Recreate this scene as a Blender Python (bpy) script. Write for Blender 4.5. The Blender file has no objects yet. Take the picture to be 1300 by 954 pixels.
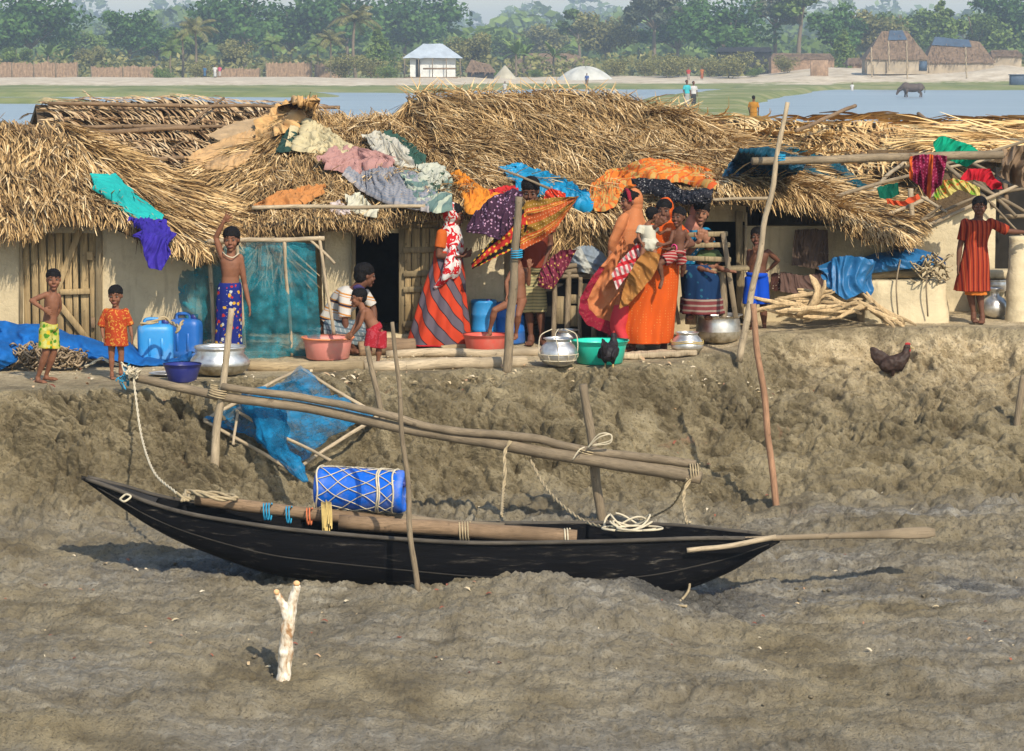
import bpy, math, random
import numpy as np
from math import sin, cos, pi, radians, sqrt, atan2
from mathutils import Vector
from mathutils.bvhtree import BVHTree

random.seed(7); rng = np.random.default_rng(7)
scene = bpy.context.scene
COL = scene.collection
# ------------------------------------------------------------------ camera model
FPX, W, H, YH, CZ = 3600.0, 1300, 954, 72.0, 2.8
TH = math.atan((H/2-YH)/FPX)
FW = np.array([0, cos(TH), -sin(TH)]); UP = np.array([0, sin(TH), cos(TH)]); RT = np.array([1., 0, 0])
CAM = np.array([0, 0, CZ])
def ray(px, py): return FW*FPX + RT*(px-W/2) + UP*(H/2-py)
def P(px, py, Y):
    d = ray(px, py); return CAM + d*(Y/d[1])
def PZ(px, py, z):
    d = ray(px, py); return CAM + d*((z-CZ)/d[2])
def YG(py, z=0.0): return PZ(650, py, z)[1]
def A(*a): return np.array(a, float)
def nrm(v):
    v = np.asarray(v, float); return v/(np.linalg.norm(v)+1e-12)
# ------------------------------------------------------------------ numpy noise
_perm = rng.permutation(4096)
def _h(i, j, k):
    return _perm[(_perm[(_perm[i & 4095]+j) & 4095]+k) & 4095]
_grad = rng.normal(size=(4096, 3)); _grad /= np.linalg.norm(_grad, axis=1)[:, None]
def pn(x, y, z=0.0):
    x, y, z = np.broadcast_arrays(np.asarray(x, float), np.asarray(y, float), np.asarray(z, float))
    xi, yi, zi = np.floor(x).astype(int), np.floor(y).astype(int), np.floor(z).astype(int)
    xf, yf, zf = x-xi, y-yi, z-zi
    f = lambda t: t*t*t*(t*(t*6-15)+10)
    u, v, w = f(xf), f(yf), f(zf); r = 0
    for a in (0, 1):
        for b in (0, 1):
            for c in (0, 1):
                g = _grad[_h(xi+a, yi+b, zi+c)]
                d = g[..., 0]*(xf-a)+g[..., 1]*(yf-b)+g[..., 2]*(zf-c)
                r = r + d*(u if a else 1-u)*(v if b else 1-v)*(w if c else 1-w)
    return r*1.5
def worley(x, y, seed=0):
    x, y = np.broadcast_arrays(np.asarray(x, float), np.asarray(y, float))
    xi, yi = np.floor(x).astype(int), np.floor(y).astype(int)
    f1 = np.full(x.shape, 9.0); f2 = np.full(x.shape, 9.0)
    for a in (-1, 0, 1):
        for b in (-1, 0, 1):
            h = _h(xi+a, yi+b, np.full_like(xi, seed)); h2 = _perm[(h+17) & 4095]
            d = np.hypot(xi+a+h/4096-x, yi+b+h2/4096-y)
            n1 = np.minimum(f1, d); f2 = np.minimum(f2, np.maximum(f1, d)); f1 = n1
    return f1, f2
def fbm(x, y, z=0.0, o=4):
    r = 0; a = 1
    for i in range(o):
        r = r + a*pn(x, y, np.asarray(z)+i*7.3); x = x*2.03; y = y*2.03; z = np.asarray(z)*2.03; a *= .5
    return r
# ------------------------------------------------------------------ geometry accumulator
class Geo:
    def __init__(s): s.v = []; s.q = []; s.t = []; s.c = []; s.uv = []; s.n = 0
    def add(s, v, q=None, t=None, c=0.5, uv=None):
        v = np.asarray(v, float).reshape(-1, 3); m = len(v)
        s.v.append(v)
        if q is not None and len(q): s.q.append(np.asarray(q, int).reshape(-1, 4)+s.n)
        if t is not None and len(t): s.t.append(np.asarray(t, int).reshape(-1, 3)+s.n)
        s.c.append(np.broadcast_to(np.asarray(c, float), (m,)).copy())
        s.uv.append(np.zeros((m, 2)) if uv is None else np.asarray(uv, float).reshape(-1, 2))
        s.n += m
        return s
    def merge(s, g):
        for i in range(len(g.v)):
            pass
        V, Q, T, C, U = g.arrays(); s.add(V, Q, T, C, U); return s
    def arrays(s):
        V = np.concatenate(s.v) if s.v else np.zeros((0, 3))
        Q = np.concatenate(s.q) if s.q else np.zeros((0, 4), int)
        T = np.concatenate(s.t) if s.t else np.zeros((0, 3), int)
        return V, Q, T, np.concatenate(s.c), np.concatenate(s.uv)
    # -- shapes
    def grid(s, pts, wrap=False, c=0.5, uv=None, cap=False):
        """pts: (R,N,3) rows of rings"""
        pts = np.asarray(pts, float); R, N = pts.shape[:2]
        i = np.arange(R-1)[:, None]; j = np.arange(N if wrap else N-1)[None, :]
        j2 = (j+1) % N
        q = np.stack([i*N+j, i*N+j2, (i+1)*N+j2, (i+1)*N+j], -1).reshape(-1, 4)
        if uv is None:
            uu, vv = np.meshgrid(np.linspace(0, 1, N), np.linspace(0, 1, R)); uv = np.stack([uu, vv], -1)
        cc = np.broadcast_to(np.asarray(c, float), (R, N)).reshape(-1) if np.ndim(c) != 1 else c
        V = pts.reshape(-1, 3); t = []
        uv = np.asarray(uv).reshape(-1, 2)
        if cap and wrap:
            V = np.concatenate([V, pts[0].mean(0)[None], pts[-1].mean(0)[None]])
            uv = np.concatenate([uv, uv[:1], uv[-1:]])
            cc = np.concatenate([np.asarray(cc).reshape(-1), [np.mean(cc)]*2])
            jj = np.arange(N); j2 = (jj+1) % N
            t = np.concatenate([np.stack([np.full(N, R*N), j2, jj], 1), np.stack([np.full(N, R*N+1), (R-1)*N+jj, (R-1)*N+j2], 1)])
        s.add(V, q, t, cc, uv); return s
    def tube(s, pts, rad, n=10, c=0.5, cap=True, flat=1.0, side=None):
        pts = np.asarray(pts, float); R = len(pts); rad = np.broadcast_to(np.asarray(rad, float), (R,))
        T = np.gradient(pts, axis=0); T /= (np.linalg.norm(T, axis=1)[:, None]+1e-12)
        if side is None:
            a = A(0, 0, 1) if abs(T[0][2]) < .9 else A(1, 0, 0)
        else: a = np.asarray(side, float)
        rings = []; L = np.concatenate([[0], np.cumsum(np.linalg.norm(np.diff(pts, axis=0), axis=1))])
        th = np.linspace(0, 2*pi, n, endpoint=False)
        for k in range(R):
            b = nrm(np.cross(T[k], a)); a = nrm(np.cross(b, T[k]))
            rings.append(pts[k]+rad[k]*(np.cos(th)[:, None]*a+flat*np.sin(th)[:, None]*b))
        uv = np.stack(np.meshgrid(th/(2*pi)*2*pi*rad.mean(), L), -1)
        s.grid(np.array(rings), wrap=True, c=c, uv=uv, cap=cap); return s
    def ell(s, c0, r, X=None, Y=None, Z=None, n=14, m=9, c=0.5):
        X = A(1, 0, 0) if X is None else X; Y = A(0, 1, 0) if Y is None else Y; Z = A(0, 0, 1) if Z is None else Z
        ph = np.linspace(0.02, pi-.02, m); th = np.linspace(0, 2*pi, n, endpoint=False)
        rings = [np.asarray(c0)+r[2]*cos(p)*Z+sin(p)*(r[0]*np.cos(th)[:, None]*X+r[1]*np.sin(th)[:, None]*Y) for p in ph]
        s.grid(np.array(rings), wrap=True, c=c, cap=True); return s
    def caps(s, a, b, ra, rb, n=10, flat=1.0, side=None, ends=True):
        """tapered capsule with round ends"""
        a = np.asarray(a, float); b = np.asarray(b, float); d = nrm(b-a)
        if ends:
            pts = [a-d*ra*.97, a-d*ra*.7, a, b, b+d*rb*.7, b+d*rb*.97]; r = [ra*.25, ra*.72, ra, rb, rb*.72, rb*.25]
        else: pts = [a, b]; r = [ra, rb]
        s.tube(pts, r, n, flat=flat, side=side); return s
    def box(s, c0, h, X=None, Y=None, Z=None, bev=0.0, c=0.5):
        X = A(1, 0, 0) if X is None else nrm(X); Y = A(0, 1, 0) if Y is None else nrm(Y); Z = A(0, 0, 1) if Z is None else nrm(Z)
        c0 = np.asarray(c0, float); b = min(bev, min(h)*.45)
        rings = []
        def rr(z, k):
            hx, hy = h[0]-k, h[1]-k; o = []
            for sx, sy in ((1, 1), (-1, 1), (-1, -1), (1, -1)):
                e = ((hx, hy-b), (hx-b, hy)) if sx*sy > 0 else ((hx-b, hy), (hx, hy-b))
                for ex, ey in e: o.append(c0+X*sx*ex+Y*sy*ey+Z*z)
            return o
        rings = [rr(-h[2], b), rr(-h[2]+b, 0), rr(h[2]-b, 0), rr(h[2], b)] if b > 0 else None
        if rings: s.grid(np.array(rings), wrap=True, c=c, cap=True)
        else:
            V = [c0+X*h[0]*i+Y*h[1]*j+Z*h[2]*k for i in (-1, 1) for j in (-1, 1) for k in (-1, 1)]
            s.add(V, [(0, 1, 3, 2), (4, 6, 7, 5), (0, 4, 5, 1), (2, 3, 7, 6), (0, 2, 6, 4), (1, 5, 7, 3)], c=c)
        return s
    def beam(s, a, b, hw, hd, c=0.5, side=A(0, 1, 0), bev=.003):
        a = np.asarray(a, float); b = np.asarray(b, float); Z = nrm(b-a); Y = nrm(side-Z*np.dot(side, Z)); X = np.cross(Y, Z)
        return s.box((a+b)/2, (hw, hd, np.linalg.norm(b-a)/2), X, Y, Z, bev, c)
    def lathe(s, c0, prof, n=40, c=0.5, wob=0.0, axis=None):
        """prof list (r,z) from bottom to top (can fold back inside)"""
        th = np.linspace(0, 2*pi, n, endpoint=False); c0 = np.asarray(c0, float)
        Z = A(0, 0, 1) if axis is None else nrm(axis); X = nrm(np.cross(A(0, 1, 0.01), Z)); Y = np.cross(Z, X)
        rings = []
        for i, (r, z) in enumerate(prof):
            w = 1+wob*np.sin(2*th+i*.3)
            rings.append(c0+Z*z+max(r, 1e-4)*w[:, None]*(np.cos(th)[:, None]*X+np.sin(th)[:, None]*Y))
        L = np.cumsum([0]+[math.hypot(prof[i+1][0]-prof[i][0], prof[i+1][1]-prof[i][1]) for i in range(len(prof)-1)])
        uv = np.stack(np.meshgrid(th/(2*pi), L), -1)
        s.grid(np.array(rings), wrap=True, c=c, uv=uv); return s
def cr(pts, n=24):
    """catmull-rom resample"""
    p = np.asarray(pts, float)
    if len(p) < 3:
        return np.array([p[0]+(p[-1]-p[0])*t for t in np.linspace(0, 1, n)])
    q = np.vstack([2*p[0]-p[1], p, 2*p[-1]-p[-2]]); out = []
    for t in np.linspace(0, len(p)-1-1e-9, n):
        i = int(t); u = t-i; a, b, c, d = q[i], q[i+1], q[i+2], q[i+3]
        out.append(.5*((2*b)+(-a+c)*u+(2*a-5*b+4*c-d)*u*u+(-a+3*b-3*c+d)*u**3))
    return np.array(out)
def lin(pts, n):
    p = np.asarray(pts, float)
    if len(p) == 1: return np.repeat(p, n, 0)
    d = np.concatenate([[0], np.cumsum(np.linalg.norm(np.diff(p, axis=0), axis=1))]); t = np.linspace(0, d[-1], n)
    return np.stack([np.interp(t, d, p[:, k]) for k in range(p.shape[1])], 1)
# ------------------------------------------------------------------ objects
WL = {}
def mesh_from(V, Q, T, C=None, U=None, smooth=True, name='mesh'):
    me = bpy.data.meshes.new(name); nq, nt = len(Q), len(T)
    me.vertices.add(len(V)); me.vertices.foreach_set('co', np.asarray(V, np.float32).ravel())
    me.loops.add(nq*4+nt*3)
    me.loops.foreach_set('vertex_index', np.concatenate([Q.ravel(), T.ravel()]).astype(np.int32))
    me.polygons.add(nq+nt)
    me.polygons.foreach_set('loop_start', np.concatenate([np.arange(nq)*4, nq*4+np.arange(nt)*3]).astype(np.int32))
    me.polygons.foreach_set('use_smooth', np.full(nq+nt, smooth))
    me.update(calc_edges=True)
    if C is not None:
        me.attributes.new('rnd', 'FLOAT', 'POINT').data.foreach_set('value', np.asarray(C, np.float32))
    if U is not None:
        u3 = np.zeros((len(V), 3), np.float32); u3[:, :2] = U
        me.attributes.new('puv', 'FLOAT_VECTOR', 'POINT').data.foreach_set('vector', u3.ravel())
    return me
def props(o, label=None, cat=None, group=None, kind=None):
    if label: o['label'] = label
    if cat: o['category'] = cat
    if group: o['group'] = group
    if kind: o['kind'] = kind
    return o
def base_of(V):
    V = np.asarray(V); return A((V[:, 0].min()+V[:, 0].max())/2, (V[:, 1].min()+V[:, 1].max())/2, V[:, 2].min())
def obj(name, geo, mat, parent=None, smooth=True, label=None, cat=None, group=None, kind=None, origin=None, arr=None):
    V, Q, T, C, U = geo.arrays() if arr is None else arr
    org = WL[parent.name] if parent is not None else (base_of(V) if origin is None else np.asarray(origin, float))
    me = mesh_from(V-org, Q, T, C, U, smooth, name)
    if mat is not None:
        for m in (mat if isinstance(mat, (list, tuple)) else [mat]): me.materials.append(m)
    o = bpy.data.objects.new(name, me); COL.objects.link(o)
    if parent is not None: o.parent = parent
    else: o.location = org
    WL[o.name] = org
    return props(o, label, cat, group, kind)
def thing(name, loc, label, cat, group=None, kind=None):
    o = bpy.data.objects.new(name, None); COL.objects.link(o); o.location = loc; o.empty_display_size = .1
    WL[o.name] = np.asarray(loc, float); return props(o, label, cat, group, kind)
def union(geo, voxel=.006, smooth=3, noise=None):
    V, Q, T, C, U = geo.arrays(); me = mesh_from(V, Q, T)
    ob = bpy.data.objects.new('tmp', me); COL.objects.link(ob)
    m = ob.modifiers.new('r', 'REMESH'); m.mode = 'VOXEL'; m.voxel_size = voxel; m.adaptivity = 0
    if smooth:
        sm = ob.modifiers.new('s', 'SMOOTH'); sm.factor = .5; sm.iterations = smooth
    dg = bpy.context.evaluated_depsgraph_get(); dg.update()
    ev = ob.evaluated_get(dg); m2 = ev.to_mesh()
    n = len(m2.vertices); co = np.empty(n*3, np.float32); m2.vertices.foreach_get('co', co); co = co.reshape(-1, 3).astype(float)
    nr = np.empty(n*3, np.float32); m2.vertices.foreach_get('normal', nr); nr = nr.reshape(-1, 3)
    nl = len(m2.loops); li = np.empty(nl, np.int32); m2.loops.foreach_get('vertex_index', li)
    tot = np.empty(len(m2.polygons), np.int32); m2.polygons.foreach_get('loop_total', tot)
    st = np.empty(len(m2.polygons), np.int32); m2.polygons.foreach_get('loop_start', st)
    Q2 = li[st[tot == 4][:, None]+np.arange(4)]; T2 = li[st[tot == 3][:, None]+np.arange(3)]
    ev.to_mesh_clear(); bpy.data.objects.remove(ob); bpy.data.meshes.remove(me)
    if noise:
        amp, sc, st3 = noise
        d = pn(co[:, 0]*sc*st3[0], co[:, 1]*sc*st3[1], co[:, 2]*sc*st3[2])
        co = co+nr*(amp*d)[:, None]
    return co, Q2, T2, np.full(n, .5), np.stack([co[:, 0], co[:, 2]], 1)
# ------------------------------------------------------------------ node materials
class NT:
    def __init__(s, name):
        s.m = bpy.data.materials.new(name); s.m.use_nodes = True; s.t = s.m.node_tree; s.t.nodes.clear()
        s.out = s.n('ShaderNodeOutputMaterial')
    def n(s, typ, **kw):
        nd = s.t.nodes.new(typ)
        for k, v in kw.items():
            if hasattr(nd, k) and not k[0].isupper(): setattr(nd, k, v)
            else: s.set(nd.inputs[k.replace('_', ' ')] if k.replace('_', ' ') in nd.inputs else nd.inputs[k], v)
        return nd
    def set(s, sock, v):
        if hasattr(v, 'is_linked') or isinstance(v, bpy.types.NodeSocket): s.t.links.new(v, sock)
        elif isinstance(v, bpy.types.Node): s.t.links.new(v.outputs[0], sock)
        else:
            if sock.type == 'RGBA' and len(v) == 3: v = (*v, 1)
            sock.default_value = v
    def attr(s, name): return s.n('ShaderNodeAttribute', attribute_name=name)
    def obj(s): return s.n('ShaderNodeTexCoord').outputs['Object']
    def math(s, op, a, b=0.0, c=None):
        nd = s.n('ShaderNodeMath', operation=op); s.set(nd.inputs[0], a); s.set(nd.inputs[1], b)
        if c is not None: s.set(nd.inputs[2], c)
        return nd.outputs[0]
    def noise(s, co, sc, det=4, rough=.55, dist=0.0):
        return s.n('ShaderNodeTexNoise', Vector=co, Scale=sc, Detail=det, Roughness=rough, Distortion=dist).outputs[0]
    def ramp(s, f, stops, interp='LINEAR'):
        r = s.n('ShaderNodeValToRGB', Fac=f); cr_ = r.color_ramp; cr_.interpolation = interp
        while len(cr_.elements) < len(stops): cr_.elements.new(.5)
        for e, (p, c) in zip(cr_.elements, stops):
            e.position = p; e.color = (*c, 1) if len(c) == 3 else c
        return r.outputs[0]
    def mix(s, f, a, b, mode='MIX'):
        nd = s.n('ShaderNodeMix', data_type='RGBA', blend_type=mode)
        s.set(nd.inputs[0], f); s.set(nd.inputs[6], a); s.set(nd.inputs[7], b); return nd.outputs[2]
    def map(s, co, scale=(1, 1, 1), rot=(0, 0, 0)):
        nd = s.n('ShaderNodeMapping', Vector=co); nd.inputs['Scale'].default_value = scale; nd.inputs['Rotation'].default_value = rot
        return nd.outputs[0]
    def bump(s, h, st=.3, dist=.01):
        return s.n('ShaderNodeBump', Strength=st, Distance=dist, Height=h).outputs[0]
    def fin(s, col, rough=.8, metal=0.0, normal=None, spec=.3, alpha=None, trans=None, **kw):
        p = s.n('ShaderNodeBsdfPrincipled'); s.set(p.inputs['Base Color'], col); s.set(p.inputs['Roughness'], rough)
        s.set(p.inputs['Metallic'], metal); s.set(p.inputs['Specular IOR Level'], spec)
        if normal is not None: s.set(p.inputs['Normal'], normal)
        if alpha is not None: s.set(p.inputs['Alpha'], alpha)
        for k, v in kw.items(): s.set(p.inputs[k.replace('_', ' ')], v)
        sh = p.outputs[0]
        if trans:
            tr = s.n('ShaderNodeBsdfTranslucent'); s.set(tr.inputs[0], col)
            mx = s.n('ShaderNodeMixShader'); mx.inputs[0].default_value = trans
            s.t.links.new(sh, mx.inputs[1]); s.t.links.new(tr.outputs[0], mx.inputs[2]); sh = mx.outputs[0]
        s.t.links.new(sh, s.out.inputs[0]); return s.m
def lerp3(a, b, t): return tuple(a[i]*(1-t)+b[i]*t for i in range(3))
def sc3(c, k): return tuple(min(1, x*k) for x in c)
def mbasic(name, col, rough=.75, metal=0.0, var=.25, vs=8, bs=30, bst=.3, bd=.004, spec=.3, col2=None, trans=None, cloth=False):
    n = NT(name); co = n.obj()
    f = n.noise(co, vs, 5, .6)
    c = n.ramp(f, [(.3, sc3(col, 1-var)), (.5, col), (.72, col2 or sc3(col, 1+var))])
    h = n.noise(co, bs, 6, .6)
    return n.fin(c, rough, metal, n.bump(h, bst, bd), spec, trans=trans)
def srgb(r, g, b):
    f = lambda x: ((x/255+.055)/1.055)**2.4 if x > 10 else x/255/12.92
    return (f(r), f(g), f(b))
def mpat(name, base, layers, coord='obj', rough=.85, trans=.12, bump=.25, dirt=.18):
    """layers: ('stripes', col, period, (dx,dy,dz), width, offset) | ('cells', [cols], scale, thresh) | ('dots', col, scale, r) | ('blotch', col, scale, thresh) | ('wave',...)"""
    q7 = .74; base = sc3(base, q7); n = NT(name); co = n.obj() if coord == 'obj' else n.attr('puv').outputs['Vector']; c = None
    nb = n.noise(co, 6, 4)
    c = n.mix(nb, sc3(base, 1-dirt), sc3(base, 1+dirt))
    for L in layers:
        k = L[0]
        if k == 'stripes':
            _, col, per, d, wd = L[:5]; off = L[5] if len(L) > 5 else 0
            vm = n.n('ShaderNodeVectorMath', operation='DOT_PRODUCT'); n.set(vm.inputs[0], co); vm.inputs[1].default_value = d
            wig = n.math('MULTIPLY', n.noise(co, 3.0/max(per, .02)*.12, 2), per*.15)
            t = n.math('FRACT', n.math('ADD', n.math('DIVIDE', n.math('ADD', vm.outputs['Value'], wig), per), off+10))
            f = n.math('LESS_THAN', t, wd)
        elif k == 'cells':
            _, cols, sc, thr = L
            dco = n.n('ShaderNodeVectorMath', operation='ADD'); n.set(dco.inputs[0], co)
            nz = n.n('ShaderNodeTexNoise', Vector=co, Scale=sc*1.3, Detail=2.0)
            sc_ = n.n('ShaderNodeVectorMath', operation='SCALE'); n.set(sc_.inputs[0], nz.outputs[1]); sc_.inputs['Scale'].default_value = .6/sc
            n.set(dco.inputs[1], sc_.outputs[0])
            v = n.n('ShaderNodeTexVoronoi', Vector=dco.outputs[0], Scale=sc)
            f = n.math('LESS_THAN', v.outputs['Distance'], thr)
            sep = n.n('ShaderNodeSeparateColor', Color=v.outputs['Color'])
            col = n.ramp(sep.outputs[0], [(i/len(cols), sc3(cc, q7)) for i, cc in enumerate(cols)], 'CONSTANT')
        elif k == 'dots':
            _, col, sc, r = L
            v = n.n('ShaderNodeTexVoronoi', Vector=co, Scale=sc, Randomness=.15); f = n.math('LESS_THAN', v.outputs['Distance'], r)
        elif k == 'blotch':
            _, col, sc, thr = L
            f = n.math('GREATER_THAN', n.noise(co, sc, 2, .5, 1.2), thr)
        elif k == 'band':   # puv.y or x range
            _, col, ax, lo, hi = L
            s_ = n.n('ShaderNodeSeparateXYZ', Vector=n.attr('puv').outputs['Vector'])
            f = n.math('MULTIPLY', n.math('GREATER_THAN', s_.outputs[ax], lo), n.math('LESS_THAN', s_.outputs[ax], hi))
        c = n.mix(f, c, sc3(col, q7) if isinstance(col, tuple) else col)
    h = n.noise(co, 60, 3)
    return n.fin(c, rough, 0, n.bump(h, bump, .004), .2, trans=trans)
# ------------------------------------------------------------------ terrain profile
# station px : list of (Y, z) from back to front
STA = {
 -300: [(30, 0.03), (26.5, 0.0), (23.6, 0.0), (23.35, -.14), (22.75, -.8), (20.5, -1.03), (19.7, -1.1), (18.5, -1.22), (17.0, -1.365), (14.5, -1.75)],
 0:    [(30, 0.03), (26.5, 0.0), (23.65, 0.0), (23.4, -.14), (22.75, -.8), (20.5, -1.03), (19.7, -1.1), (18.5, -1.22), (17.0, -1.365), (14.5, -1.75)],
 150:  [(30, 0.03), (26.5, 0.0), (23.95, 0.0), (23.7, -.15), (22.9, -.86), (20.6, -1.04), (19.8, -1.1), (18.5, -1.22), (17.1, -1.38), (14.5, -1.75)],
 300:  [(30, 0.03), (26.5, 0.0), (24.4, 0.0), (24.15, -.12), (23.2, -.94), (20.6, -1.04), (19.9, -1.08), (18.6, -1.24), (17.3, -1.40), (14.5, -1.75)],
 450:  [(30, 0.03), (26.5, 0.0), (25.1, 0.0), (24.85, -.12), (23.7, -.98), (20.7, -1.08), (20.1, -1.05), (18.7, -1.25), (17.5, -1.45), (14.5, -1.8)],
 600:  [(30, 0.03), (26.5, 0.0), (25.2, 0.0), (24.95, -.14), (23.9, -1.0), (20.75, -1.12), (20.0, -.955), (18.8, -1.26), (17.55, -1.5), (14.5, -1.9)],
 760:  [(30, 0.03), (26.9, 0.0), (25.6, 0.0), (25.35, -.14), (24.2, -1.05), (20.8, -1.17), (20.0, -1.0), (18.8, -1.3), (17.6, -1.52), (14.5, -1.9)],
 860:  [(30, 0.05), (27.0, 0.02), (25.85, 0.0), (25.5, -.18), (24.4, -1.05), (21.2, -1.2), (20.2, -1.18), (18.9, -1.34), (17.6, -1.52), (14.5, -1.9)],
 940:  [(30, 0.1), (27.6, 0.06), (26.3, 0.04), (25.9, -.2), (24.5, -1.05), (21.3, -1.18), (20.3, -1.22), (18.95, -1.35), (17.6, -1.52), (14.5, -1.9)],
 1030: [(30, 0.2), (28.0, 0.16), (27.3, 0.13), (27.05, -.22), (24.4, -1.03), (21.4, -1.16), (20.3, -1.22), (19.0, -1.35), (17.6, -1.5), (14.5, -1.9)],
 1200: [(30, 0.22), (28.2, 0.2), (27.35, 0.19), (27.1, -.2), (24.3, -1.0), (21.4, -1.14), (20.3, -1.22), (19.0, -1.35), (17.6, -1.5), (14.5, -1.9)],
 1600: [(30, 0.22), (28.2, 0.2), (27.35, 0.19), (27.1, -.2), (24.3, -1.0), (21.4, -1.14), (20.3, -1.22), (19.0, -1.35), (17.6, -1.5), (14.5, -1.9)],
}
_sx = np.array([(k-650)*24/3600 for k in STA]); _sp = np.array([v for v in STA.values()])
def profile(X):
    X = np.atleast_1d(X); t = np.clip(np.interp(X, _sx, np.arange(len(_sx))), 0, len(_sx)-1.0001)
    i = t.astype(int); f = (t-i); f = f*f*(3-2*f)
    return _sp[i]*(1-f)[:, None, None]+_sp[i+1]*f[:, None, None]
def tz(X, Y):
    p = profile(X)[0]; return float(np.interp(Y, p[::-1, 0], p[::-1, 1]))
def PT(px, py, off=0.0):
    for Y in np.arange(15, 31, .02):
        q = P(px, py, Y)
        if q[2] < tz(q[0], Y)+off: return q
    return P(px, py, 26)
# ------------------------------------------------------------------ shared materials
def mat_thatch(name, stops, cvar=.8, rough=.75):
    n = NT(name); a = n.attr('rnd').outputs['Fac']; co = n.obj()
    f = n.math('ADD', a, n.math('MULTIPLY', n.math('SUBTRACT', n.noise(co, 2.2, 3), .5), cvar))
    c = n.ramp(f, stops)
    return n.fin(c, rough, 0, n.bump(n.noise(co, 90, 2), .2, .003), .25)
M = {}
M['thatch'] = mat_thatch('straw_thatch', [(0, (.065, .038, .017)), (.3, (.22, .13, .052)), (.52, (.43, .275, .115)), (.78, (.64, .44, .205)), (1, (.80, .62, .36))])
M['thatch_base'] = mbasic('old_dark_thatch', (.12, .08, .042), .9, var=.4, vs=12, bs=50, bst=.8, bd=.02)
M['palm'] = mat_thatch('dry_palm_leaf', [(0, (.12, .07, .035)), (.3, (.30, .18, .09)), (.6, (.52, .36, .19)), (1, (.70, .55, .35))])
M['frond'] = mat_thatch('golden_palm_frond', [(0, (.15, .08, .03)), (.3, (.36, .2, .08)), (.6, (.62, .42, .18)), (1, (.74, .57, .31))])
M['mud_wall'] = None
def mat_mudwall(name, col):
    n = NT(name); co = n.obj()
    f = n.noise(co, 3, 6, .6); c = n.ramp(f, [(.3, sc3(col, .78)), (.5, col), (.75, sc3(col, 1.12))])
    st = n.noise(n.map(co, (6, 6, .8)), 2.5, 4); c = n.mix(n.ramp(st, [(.55, (0, 0, 0)), (.75, (.5, .5, .5))]), c, sc3(col, .6))
    v = n.n('ShaderNodeTexVoronoi', Vector=n.n('ShaderNodeTexNoise', Vector=co, Scale=3.0).outputs[1], Scale=3.5, feature='DISTANCE_TO_EDGE')
    cr_ = n.ramp(v.outputs[0], [(0, (1, 1, 1)), (.012, (0, 0, 0))])
    c = n.mix(n.math('MULTIPLY', cr_, .14), c, sc3(col, .45))
    h = n.math('SUBTRACT', n.noise(co, 9, 6, .65), n.math('MULTIPLY', cr_, .10))
    return n.fin(c, .92, 0, n.bump(h, .55, .03), .15)
M['mud_wall'] = mat_mudwall('plastered_mud', (.46, .375, .235))
M['mud_pale'] = mat_mudwall('pale_plastered_mud', (.54, .45, .29))
M['wood'] = mbasic('weathered_wood', (.40, .31, .2), .8, var=.3, vs=5, bs=25, bst=.4)
def mat_wood(name, col, sx=(18, 18, 1.2), dark=.5, puv=False):
    n = NT(name); co = n.obj(); m = n.map(co, sx)
    if puv: m = n.map(n.attr('puv').outputs['Vector'], (26, 3.0, 1))
    f = n.noise(m, 3, 7, .7, .6); c = n.ramp(f, [(.3, sc3(col, dark*.8)), (.48, col), (.68, sc3(col, 1.35))])
    g = n.noise(co, 3, 3); c = n.mix(n.ramp(g, [(.35, (0, 0, 0)), (.65, (.75,)*3)]), c, sc3(col, .5))
    c = n.mix(n.ramp(n.noise(co, 11, 4, .7), [(.62, (0, 0, 0)), (.68, (.7,)*3)]), c, sc3(col, .3))
    return n.fin(c, .8, 0, n.bump(f, .5, .006), .2)
M['plank'] = mat_wood('pale_door_planks', (.38, .27, .135))
M['plankold'] = mat_wood('old_grey_planks', (.27, .205, .115))
M['pole'] = mat_wood('dry_pole_wood', (.235, .18, .115), (12, 12, 3), .5, True)
M['polebr'] = mat_wood('brown_pole_wood', (.235, .155, .09), (9, 9, 9), .5, True)
M['polew'] = mat_wood('peeled_white_wood', (.42, .33, .215), (14, 14, 4), .5, True)
M['polered'] = mat_wood('reddish_bark', (.38, .21, .12), (20, 20, 5), .55, True)
M['log'] = mat_wood('cut_log_bark', (.34, .255, .145), (8, 20, 20), .42, True)
M['dark'] = mbasic('sooty_dark_interior', (.02, .017, .013), .95, var=.3)  # near-black colour standing in for the shade of unlit interiors
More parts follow.
